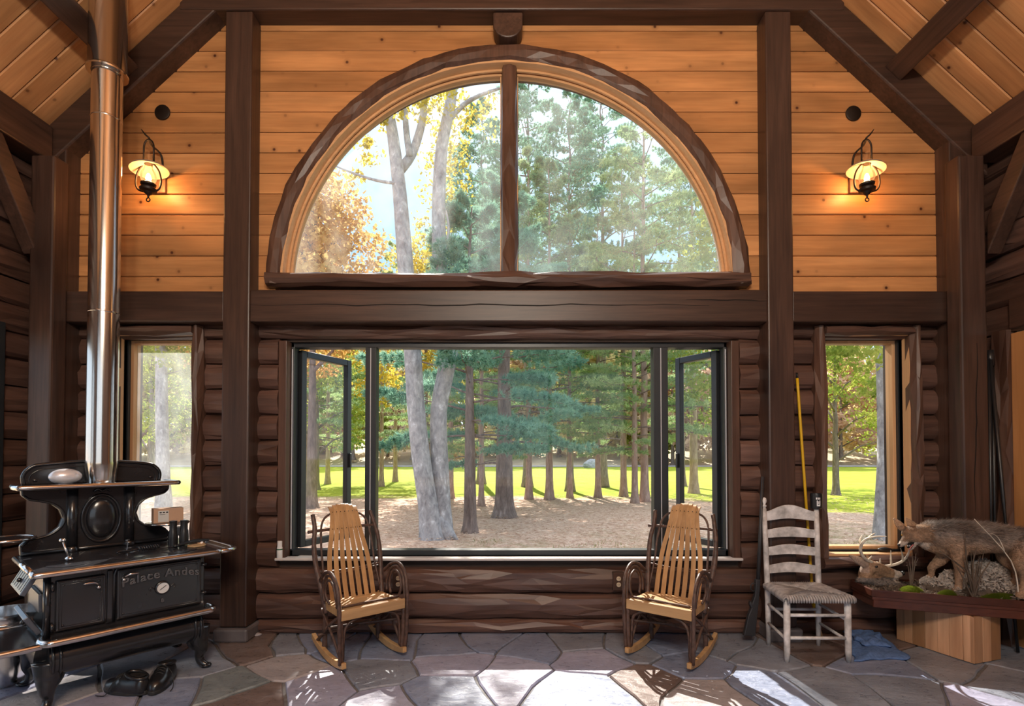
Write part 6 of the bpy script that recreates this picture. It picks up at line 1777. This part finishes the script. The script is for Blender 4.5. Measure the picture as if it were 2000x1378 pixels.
# ---------- groundwork on the tray
def inside(poly, x, y, k=0.95):
    pl = scaled(poly, k, 0); c = False
    for i in range(len(pl)):
        a, b = pl[i], pl[(i + 1) % len(pl)]
        if (a.y > y) != (b.y > y) and x < (b.x - a.x) * (y - a.y) / (b.y - a.y) + a.x: c = not c
    return c
rk_c = at(1925, 1125, 3.50); rk_c2 = at(1862, 1130, 3.52)
def bed_h(x, y):
    h = 0.40 + 0.018 * mnoise.noise(Vector((x * 6, y * 6, 0)))
    for c, rx, ry, hh in ((rk_c, 0.20, 0.13, 0.20), (rk_c2, 0.10, 0.09, 0.13), (at(1985, 1140, 3.46), 0.14, 0.11, 0.10), (at(1817, 1136, 3.58), 0.07, 0.06, 0.075), (at(1867, 1156, 3.41), 0.05, 0.045, 0.048), (at(1992, 1166, 3.28), 0.05, 0.05, 0.042)):
        d2 = ((x - c.x) / rx) ** 2 + ((y - c.y) / ry) ** 2
        h = max(h, 0.40 + hh * max(0, 1 - d2) ** 0.7 + 0.02 * mnoise.noise(Vector((x * 14, y * 14, 3))))
    return h
K = 56; vs = []; idx = {}; fs = []
xs0, xs1, ys0, ys1 = min(p.x for p in tray_poly), 3.41, min(p.y for p in tray_poly), 3.82
for i in range(K + 1):
    for j in range(K + 1):
        x_ = xs0 + (xs1 - xs0) * i / K; y_ = ys0 + (ys1 - ys0) * j / K
        if inside(tray_poly, x_, y_): idx[(i, j)] = len(vs); vs.append((x_, y_, bed_h(x_, y_)))
for i in range(K):
    for j in range(K):
        q = [(i, j), (i + 1, j), (i + 1, j + 1), (i, j + 1)]
        if all(c in idx for c in q): fs.append(tuple(idx[c] for c in q))
bed = MB().add(vs, fs).build('leaf_litter_bed', plain('dry earth', (0.10, 0.075, 0.06), 0.95, var=0.4, nscale=25, bmp=0.4), smooth=True)
tag(bed, 'brown earth mound filling the display tray under the coyote', 'groundwork')
def litter(n, seed, cond, size, mat, name, label, lift=0.01):
    r = np.random.default_rng(seed); P = []
    while len(P) < n:
        x_ = r.uniform(xs0, xs1); y_ = r.uniform(ys0, ys1)
        if inside(tray_poly, x_, y_, 0.94) and cond(x_, y_): P.append((x_, y_, bed_h(x_, y_)))
    P = np.array(P); k = len(P)
    a = r.normal(0, 1, (k, 3)); a[:, 2] = np.abs(a[:, 2]) * 0.7; a /= np.linalg.norm(a, axis=1)[:, None]
    b = np.cross(a, r.normal(0, 1, (k, 3))); b /= np.linalg.norm(b, axis=1)[:, None] + 1e-9
    c = np.cross(a, b)
    s = r.uniform(size * 0.6, size * 1.3, k)[:, None]
    P[:, 2] += lift * r.random(k)
    # curled leaf: four points along a bent strip
    V = np.stack([P - a * s, P + b * s * 0.4 + c * s * 0.25, P + a * s + c * s * 0.5, P - b * s * 0.4 + c * s * 0.25], 1)
    o = np_mesh(name, V.reshape(-1, 3), np.arange(4 * k).reshape(-1, 4), mat, None, 4)
    o['kind'] = 'stuff'; tag(o, label, 'leaves')
    return o
high = lambda x_, y_: bed_h(x_, y_) > 0.435
litter(8000, 8, high, 0.014, leafmat('pale curled lichen', (0.42, 0.37, 0.35), (0.74, 0.68, 0.66), 0.2), 'pale_lichen', 'pale curled dry leaves heaped beneath the coyote', 0.02)
litter(2600, 9, lambda x_, y_: not high(x_, y_), 0.012, leafmat('dull litter', (0.14, 0.10, 0.08), (0.34, 0.28, 0.25), 0.1), 'dry_litter', 'grey-brown dry litter spread over the display tray', 0.01)
MAT['moss'] = leafmat('moss', (0.13, 0.19, 0.02), (0.32, 0.38, 0.06), 0.3)
def moss(px, py, Yd, rx, ry, label, seed):
    c = at(px, py, Yd); zb = bed_h(c.x, c.y) - 0.006
    r = np.random.default_rng(seed); n = 4000
    a = r.uniform(0, 2 * PI, n); q = np.sqrt(r.random(n)); x_ = c.x + rx * q * np.cos(a); y_ = c.y + ry * q * np.sin(a)
    z_ = zb + 0.028 * (1 - q ** 2)
    h = r.uniform(0.010, 0.026, n); w = 0.003
    V = np.stack([np.stack([x_ - w, y_, z_], 1), np.stack([x_ + w, y_ + w, z_], 1), np.stack([x_ + r.normal(0, .006, n), y_ + r.normal(0, .006, n), z_ + h], 1)], 1)
    e = tag(empty('moss_clump', (c.x, c.y, zb), world_children=True), label, 'moss', 'moss clumps on the display tray')
    m = MB().ell((c.x, c.y, zb), (rx, ry, 0.022), 18, 10); m.build('moss_cushion', MAT['moss'], e, smooth=True)
    f = np_mesh('moss_tips', V.reshape(-1, 3), np.arange(3 * n).reshape(-1, 3), MAT['moss'], e); f['kind'] = 'stuff'
moss(1780, 1136, 3.50, 0.07, 0.05, 'green moss clump beside the deer muzzle', 31)
moss(1852, 1152, 3.40, 0.06, 0.035, 'green moss clump in front of the coyote forelegs', 32)
moss(1955, 1166, 3.33, 0.13, 0.035, 'long green moss strip at the tray front below the coyote belly', 33)

# ---------- coyote
def yb_(px): return 3.545 - 0.00105 * (px - 1800)
def cp(px, py, dy=0.0): return at(px, py, yb_(px) + dy)
def fused(name, parts, mat, parent, voxel=0.007, smooth=6):
    m = MB()
    for p in parts: p(m)
    o = m.build(name, mat, parent)
    bm = bmesh.new(); bm.from_mesh(o.data); bmesh.ops.recalc_face_normals(bm, faces=bm.faces[:]); bm.to_mesh(o.data); bm.free()
    rm = o.modifiers.new('remesh', 'REMESH'); rm.mode = 'VOXEL'; rm.voxel_size = voxel; rm.use_smooth_shade = True
    sm = o.modifiers.new('smooth', 'SMOOTH'); sm.factor = 0.5; sm.iterations = smooth
    dg = bpy.context.evaluated_depsgraph_get()
    me = bpy.data.meshes.new_from_object(o.evaluated_get(dg))
    o.modifiers.clear()
    old = o.data; o.data = me
    me.polygons.foreach_set('use_smooth', [True] * len(me.polygons))
    bpy.data.meshes.remove(old)
    return o
def T(pts, rs, n=14, sub=5, flat=None):
    P = spline(pts, sub); rr = lerpr(rs, sub)
    return lambda m: (m.tube(P, rr, n, flat=flat), m.ell(P[0], (rr[0],) * 3, 12, 8), m.ell(P[-1], (rr[-1],) * 3, 12, 8))
def E(c, r_): return lambda m: m.ell(c, r_, 18, 12)
def earshape(base, tip, wvec, thick, w):
    """thin leaf-shaped ear from base to tip, with a hollow."""
    def f(m):
        ax = (tip - base); L_ = ax.length; wv = (wvec - ax * (wvec.dot(ax) / ax.dot(ax))).normalized(); th = ax.cross(wv).normalized()
        P = []; 
        for i in range(9):
            t = i / 8
            ww = w * (math.sin(PI * min(1, 0.28 + 0.72 * t)) ** 0.8)
            P.append((base + ax * t, max(0.003, ww), thick * (1 - 0.5 * t)))
        vs = []; fs = []; n = 10
        for c, ww, tt in P:
            for k in range(n):
                a = 2 * PI * k / n
                vs.append(c + wv * math.cos(a) * ww + th * (math.sin(a) * tt + (0.25 * ww * math.cos(a) ** 2)))
        for i in range(8):
            for k in range(n):
                fs.append((i * n + k, i * n + (k + 1) % n, (i + 1) * n + (k + 1) % n, (i + 1) * n + k))
        fs += [tuple(range(n))[::-1], tuple(range(8 * n, 9 * n))]
        m.add(vs, fs)
    return f
def furmat(name):
    m, N, L, B = newmat(name)
    at_ = N.new('ShaderNodeVertexColor'); at_.layer_name = 'coat'
    tc = N.new('ShaderNodeTexCoord')
    nf = noise(N, L, tc.outputs['Object'], 55, 4, 0.7)
    r = ramp(N, [(0.3, 0.6), (0.7, 1.3)]); L.new(nf, r.inputs['Fac'])
    L.new(mixc(N, L, 1.0, at_.outputs['Color'], r.outputs['Color'], 'MULTIPLY'), B.inputs['Base Color'])
    B.inputs['Roughness'].default_value = 0.7; B.inputs['Specular IOR Level'].default_value = 0.25
    return m
MAT['fur'] = furmat('animal fur')
def paint(o, fn):
    me = o.data
    n = len(me.vertices); co = np.empty(n * 3, np.float32); me.vertices.foreach_get('co', co); co = co.reshape(-1, 3)
    col = np.ones((n, 4), np.float32)
    for i in range(n): col[i, :3] = fn(co[i])
    ca = me.color_attributes.new('coat', 'FLOAT_COLOR', 'POINT'); ca.data.foreach_set('color', col.ravel())
    me.materials.clear(); me.materials.append(MAT['fur'])
    return co, col
def fur_strands(o, n, ln, flow, parent, seed, w=0.0016, mask=None):
    me = o.data; me.calc_loop_triangles()
    nt = len(me.loop_triangles); tri = np.empty(nt * 3, np.int32); me.loop_triangles.foreach_get('vertices', tri); tri = tri.reshape(-1, 3)
    nv = len(me.vertices); co = np.empty(nv * 3, np.float32); me.vertices.foreach_get('co', co); co = co.reshape(-1, 3)
    col = np.empty(nv * 4, np.float32); me.color_attributes['coat'].data.foreach_get('color', col); col = col.reshape(-1, 4)
    r = np.random.default_rng(seed)
    e1 = co[tri[:, 1]] - co[tri[:, 0]]; e2 = co[tri[:, 2]] - co[tri[:, 0]]
    cr_ = np.cross(e1, e2); ar = np.linalg.norm(cr_, axis=1)
    pick = r.choice(nt, n, p=ar / ar.sum())
    u = r.random(n); v = r.random(n); fl = u + v > 1; u[fl] = 1 - u[fl]; v[fl] = 1 - v[fl]
    P = co[tri[pick, 0]] + e1[pick] * u[:, None] + e2[pick] * v[:, None]
    N_ = cr_[pick] / (ar[pick][:, None] + 1e-12)
    Cc = col[tri[pick, 0]].copy()
    Lh = ln(P, r) if callable(ln) else np.full(n, ln)
    F_ = np.array(flow, np.float32)[None, :] - N_ * (N_ @ np.array(flow, np.float32))[:, None]
    F_ = F_ / (np.linalg.norm(F_, axis=1)[:, None] + 1e-6) * 0.9
    d = N_ * 0.45 + F_ + r.normal(0, 0.22, (n, 3))
    d /= np.linalg.norm(d, axis=1)[:, None]
    s = np.cross(d, N_); s /= np.linalg.norm(s, axis=1)[:, None] + 1e-9
    Lh = (Lh * r.uniform(0.6, 1.2, n))[:, None]
    V = np.stack([P - s * w, P + s * w, P + d * Lh], 1)
    f = np_mesh('fur', V.reshape(-1, 3), np.arange(3 * n).reshape(-1, 3), MAT['fur'], parent)
    shade = r.uniform(0.65, 1.45, n)[:, None]
    Cc[:, :3] *= shade
    cc = np.repeat(Cc, 3, 0)
    ca = f.data.color_attributes.new('coat', 'FLOAT_COLOR', 'POINT'); ca.data.foreach_set('color', cc.astype(np.float32).ravel())
    f['kind'] = 'stuff'
    return f
pb_ = cp(1872, 1150)
coy = tag(empty('coyote', (pb_.x, pb_.y, 0.42), world_children=True), 'mounted grey-brown coyote with open mouth standing over the deer head', 'coyote')
W_ = lambda r_: r_
body = [
    T([cp(1822, 1043), cp(1850, 1048), cp(1885, 1051), cp(1925, 1050), cp(1965, 1054), cp(2003, 1061), cp(2030, 1068)], [0.085, 0.108, 0.112, 0.098, 0.088, 0.092, 0.070], 18),
    T([cp(1850, 1050), cp(1822, 1044), cp(1800, 1042), cp(1785, 1042)], [0.095, 0.082, 0.066, 0.054]),
    T([cp(1845, 1066), cp(1822, 1062), cp(1804, 1056)], [0.07, 0.058, 0.045]),
    E(cp(1777, 1041, -0.01), (0.050, 0.046, 0.045)),
    E(cp(1790, 1052, -0.02), (0.040, 0.045, 0.032)),
    T([cp(1776, 1046, -0.02), cp(1767, 1056, -0.03), cp(1759, 1064, -0.04)], [0.036, 0.025, 0.0155]),
    T([cp(1786, 1058, -0.02), cp(1782, 1067, -0.03), cp(1777, 1073, -0.035)], [0.022, 0.014, 0.009]),
    E(cp(1757, 1063.5, -0.045), (0.012, 0.011, 0.010)),
    earshape(cp(1766, 1033, -0.03), cp(1744, 1010, -0.015), Vector((0.72, 0.25, 0.65)), 0.012, 0.032),
    earshape(cp(1792, 1036, 0.0), cp(1768, 1009, 0.02), Vector((0.75, 0.2, 0.6)), 0.012, 0.036),
    # near foreleg, far foreleg, far hind leg, near hind leg, tail
    T([cp(1868, 1066, -0.05), cp(1872, 1088, -0.06), cp(1874, 1112, -0.06), cp(1872, 1132, -0.06), cp(1872, 1146, -0.06), cp(1866, 1151, -0.07)], [0.062, 0.042, 0.027, 0.020, 0.019, 0.021]),
    T([cp(1850, 1070, 0.05), cp(1838, 1092, 0.05), cp(1820, 1107, 0.05), cp(1819, 1120, 0.05), cp(1815, 1130, 0.045)], [0.055, 0.036, 0.023, 0.017, 0.019]),
    T([cp(1968, 1066, 0.05), cp(1964, 1090, 0.06), cp(1982, 1112, 0.06), cp(1981, 1128, 0.06), cp(1976, 1140, 0.055)], [0.07, 0.045, 0.023, 0.018, 0.020]),
    T([cp(2006, 1070, -0.05), cp(1996, 1096, -0.07), cp(2003, 1122, -0.07), cp(2000, 1145, -0.07), cp(1992, 1163, -0.08)], [0.082, 0.058, 0.030, 0.021, 0.023]),
    T([cp(2030, 1066), cp(2038, 1085), cp(2039, 1110)], [0.032, 0.032, 0.02]),
]
cb = fused('body', body, None, coy, 0.0065, 5)
ztop, zbel = cp(1900, 1015).z, cp(1900, 1080).z
earx = cp(1790, 1030).x
def coat(p):
    x_, y_, z_ = p
    t = (z_ - zbel) / (ztop - zbel)
    nz = mnoise.noise(Vector((x_ * 9, y_ * 9, z_ * 9))); n2 = mnoise.noise(Vector((x_ * 30, y_ * 30, z_ * 18)))
    tan = np.array([0.31, 0.195, 0.125]); grey = np.array([0.27, 0.225, 0.20]); dark = np.array([0.075, 0.05, 0.04]); pale = np.array([0.46, 0.38, 0.32])
    if t < 0.0: c = tan * (1.0 + 0.2 * nz)
    else:
        k = min(1, max(0, (t - 0.15) / 0.5 + 0.35 * nz)); c = tan * (1 - k) + grey * k
        d = min(0.75, max(0, nz * 1.5 + 0.12)) * (1 if 0.2 < t < 1.1 else 0.4); c = c * (1 - d) + dark * d
        if t > 0.9: c = c * 0.6 + np.array([0.33, 0.30, 0.29]) * 0.4
    hx = cp(1800, 1040).x
    if x_ < hx + 0.01:                       # head: rufous crown, pale cheeks and muzzle sides
        zz_ = (z_ - cp(1777, 1060).z) / (cp(1777, 1030).z - cp(1777, 1060).z)
        c = np.array([0.25, 0.155, 0.10]) * (0.8 + 0.4 * nz) if zz_ > 0.15 else pale * (0.95 + 0.2 * nz)
        if zz_ > 1.15: c = np.array([0.36, 0.23, 0.145])
    return np.clip(c * (1 + 0.25 * n2), 0.01, 0.9)
paint(cb, coat)
flow = (cp(2000, 1060) - cp(1800, 1040)); flow = flow.normalized() + Vector((0, 0, -0.25))
def flen(P, r):
    z_ = P[:, 2]; k = np.clip((z_ - (zbel - 0.02)) / (ztop - zbel), 0, 1)
    L_ = 0.007 + 0.034 * k
    hx = cp(1798, 1040).x
    return np.where(P[:, 0] < hx, 0.006, L_)
fur_strands(cb, 30000, flen, tuple(flow), coy, 12)
MB().ell(cp(1761.5, 1044.5, -0.052), (0.0065, 0.004, 0.005), 10, 8).build('eye', plain('amber eye', (0.35, 0.17, 0.03), 0.15, var=0.1), coy, smooth=True)
MB().ell(cp(1755.5, 1063.5, -0.055), (0.0105, 0.008, 0.008), 10, 8).build('nose', MAT['black_plastic'], coy, smooth=True)
fixn(MB().prism([cp(1787, 1058, -0.045), cp(1776, 1061, -0.055), cp(1775, 1070, -0.048), cp(1781, 1071, -0.045)], (0, 0.02, 0)).build('open_mouth', MAT['crackdark'], coy, bevel=0.003))
m = MB()
for px, py, dd in ((1773, 1066, 5), (1777, 1066, 4)): 
    a = cp(px, py - 2, -0.056); m.lathe([(0.003, 0.0), (0.0015, -0.008), (0, -0.013)], 8, Matrix.Translation(a), cap=False)
m.build('teeth', MAT['white_plastic'], coy, smooth=True)
MB().tube(spline([cp(1784, 1063, -0.048), cp(1779, 1068, -0.052), cp(1776, 1073, -0.055)], 4), 0.004, 6).build('tongue', plain('tongue', (0.45, 0.14, 0.14), 0.4, var=0.1), coy, smooth=True)

# ---------- deer head with antlers
DY = 3.69
def dp(px, py, dy=0.0): return at(px, py - 6, DY + dy)
deer = tag(empty('deer_head', (dp(1712, 1140).x, DY, 0.41), world_children=True), 'mounted deer head with antlers lying at the tip of the display tray', 'deer head')
dparts = [
    T([dp(1697, 1113), dp(1713, 1114), dp(1730, 1119), dp(1745, 1124), dp(1757, 1127)], [0.045, 0.042, 0.031, 0.0245, 0.021]),
    T([dp(1712, 1121), dp(1734, 1129), dp(1752, 1133)], [0.036, 0.022, 0.013]),
    T([dp(1694, 1118), dp(1690, 1132), dp(1715, 1143), dp(1745, 1147), dp(1768, 1150)], [0.045, 0.042, 0.038, 0.032, 0.018]),
    T([dp(1678, 1138), dp(1694, 1136), dp(1712, 1142)], [0.020, 0.042, 0.045]),
    earshape(dp(1694, 1110, -0.03), dp(1657, 1089, -0.02), Vector((0.5, -0.2, 0.87)), 0.011, 0.032),
    earshape(dp(1704, 1106, 0.02), dp(1692, 1088, 0.035), Vector((0.8, 0.2, 0.55)), 0.011, 0.026),
]
db = fused('head', dparts, None, deer, 0.006, 4)
def dcoat(p):
    x_, y_, z_ = p; nz = mnoise.noise(Vector((x_ * 12, y_ * 12, z_ * 12)))
    nose = dp(1757, 1130)
    c = np.array([0.30, 0.19, 0.12]) * (1 + 0.4 * nz)
    if z_ < dp(1715, 1132).z: c = np.array([0.20, 0.17, 0.155]) * (1 + 0.5 * nz)
    d = (x_ - dp(1743, 1128).x)
    if d > 0 and z_ > dp(1745, 1142).z: c = np.array([0.52, 0.45, 0.40]) * (1 + 0.2 * nz)
    if x_ < dp(1690, 1110).x and z_ > dp(1690, 1122).z: c = np.array([0.33, 0.24, 0.19]) * (1 + 0.2 * nz)
    return np.clip(c, 0.01, 0.9)
paint(db, dcoat)
fur_strands(db, 5000, lambda P, r: np.where(P[:, 2] < dp(1715, 1132).z, 0.018, 0.005), (-1, 0.1, -0.1), deer, 13)
MB().ell(dp(1712, 1112, -0.047), (0.011, 0.006, 0.008), 12, 8).build('eye', MAT['black_plastic'], deer, smooth=True)
MB().ell(dp(1763.5, 1124.5, -0.010), (0.012, 0.018, 0.015), 12, 8).build('nose', MAT['black_plastic'], deer, smooth=True)
def antler(main, rr, tines, nm):
    m = MB(); P = spline(main, 6); m.tube(P, lerpr(rr, 6), 10)
    o = m.build(nm, MAT['antler'], deer, smooth=True)
    for t in tines:
        MB().tube(spline(t, 5), lerpr([0.0075, 0.006, 0.0015], 5) if len(t) == 3 else lerpr([0.009, 0.002], 5), 8).build('tine', MAT['antler'], o, smooth=True)
    return o
antler([dp(1703, 1104, -0.01), dp(1689, 1096, -0.05), dp(1681, 1082, -0.08), dp(1683, 1068, -0.10), dp(1693, 1058, -0.12), dp(1712, 1053.5, -0.15), dp(1732, 1053, -0.18)], [0.012, 0.0105, 0.010, 0.0095, 0.008, 0.006, 0.002],
       [[dp(1684, 1074, -0.09), dp(1679, 1062, -0.08), dp(1684, 1050, -0.07)], [dp(1695, 1057, -0.12), dp(1702, 1051, -0.10), dp(1710, 1046, -0.08)], [dp(1697, 1099, -0.03), dp(1700, 1095, -0.05), dp(1703, 1091, -0.07)]], 'antler')
antler([dp(1712, 1105, 0.01), dp(1726, 1111, 0.015), dp(1744, 1109, 0.02), dp(1760, 1103, 0.02), dp(1770, 1094, 0.015), dp(1775, 1083, 0.01), dp(1776, 1074, 0.0)], [0.012, 0.0105, 0.010, 0.0095, 0.008, 0.006, 0.002],
       [[dp(1741, 1110, 0.02), dp(1740, 1097, 0.01), dp(1740, 1080, 0.0)], [dp(1763, 1102, 0.02), dp(1763, 1091, 0.01), dp(1759, 1076, 0.0)], [dp(1719, 1108, 0.01), dp(1719, 1102, 0.0), dp(1719, 1096, -0.01)]], 'antler')

# ---------- bare shrubs on the tray
def shrub(name, base, stems, label, mat, seed):
    e = tag(empty(name, base, world_children=True), label, 'shrub', 'dry shrubs on the display tray')
    for s_, (pts, r0) in enumerate(stems):
        MB().tube(spline(pts, 4), lerpr([r0, r0 * 0.7, r0 * 0.3][:len(pts)] if len(pts) == 3 else [r0, r0 * 0.3], 4), 6).build('twig', mat, e, smooth=True)
    return e
MAT['drytwig'] = plain('dry twig', (0.10, 0.07, 0.05), 0.7, var=0.4, nscale=30)
b0 = at(1902, 1166, 3.34); b0.z = bed_h(b0.x, b0.y) - 0.005
def q(px, py, dy=0.0): return at(px, py, 3.34 + dy)
rs = rnd(6); stems = [([b0, q(1893, 1122), q(1835, 1075)], 0.009), ([b0, q(1890, 1110), q(1884, 1040)], 0.007), ([b0, q(1900, 1105), q(1908, 1068)], 0.007), ([b0, q(1916, 1125), q(1935, 1095)], 0.006), ([b0, q(1882, 1130), q(1868, 1105)], 0.006)]
for k in range(16):
    a = rs.uniform(-22, 22); stems.append(([b0, q(1902 + a * 0.5, 1130, rs.uniform(-.03, .03)), q(1902 + a, rs.uniform(1065, 1105), rs.uniform(-.05, .05))], 0.0035))
shrub('dry_shrub', b0, stems, 'upright clump of dry twigs in front of the coyote', MAT['drytwig'], 1)
b1 = at(1779, 1128, 3.52); b1.z = bed_h(b1.x, b1.y) - 0.005
def q2(px, py, dy=0.0): return at(px, py, 3.52 + dy)
stems = [([b1, q2(1783, 1100), q2(1780, 1078)], 0.005), ([b1, q2(1778, 1105), q2(1770, 1085)], 0.004), ([b1, q2(1786, 1110), q2(1789, 1080)], 0.004)]
for k in range(8): a = rs.uniform(-14, 14); stems.append(([b1, q2(1780 + a * .5, 1108), q2(1780 + a, rs.uniform(1085, 1105))], 0.002))
shrub('dry_shrub', b1, stems, 'small sprig of dry twigs just right of the deer antlers', MAT['drytwig'], 2)
b2 = at(1985, 1110, 3.20)
b2 = at(1990, 1168, 3.27); b2.z = bed_h(b2.x, b2.y) - 0.005
def q3(px, py, dy=0.0): return at(px, py, 3.25 + dy)
stems = [([b2, q3(1975, 1095), q3(1903, 1013)], 0.005), ([q3(1962, 1075), q3(1950, 1050), q3(1935, 1040)], 0.003)]
shrub('dry_shrub', b2, stems, 'long bare twig arching across the coyote flank', MAT['antler'], 3)

for o in bpy.data.objects:
    if '_world' in o: del o['_world']
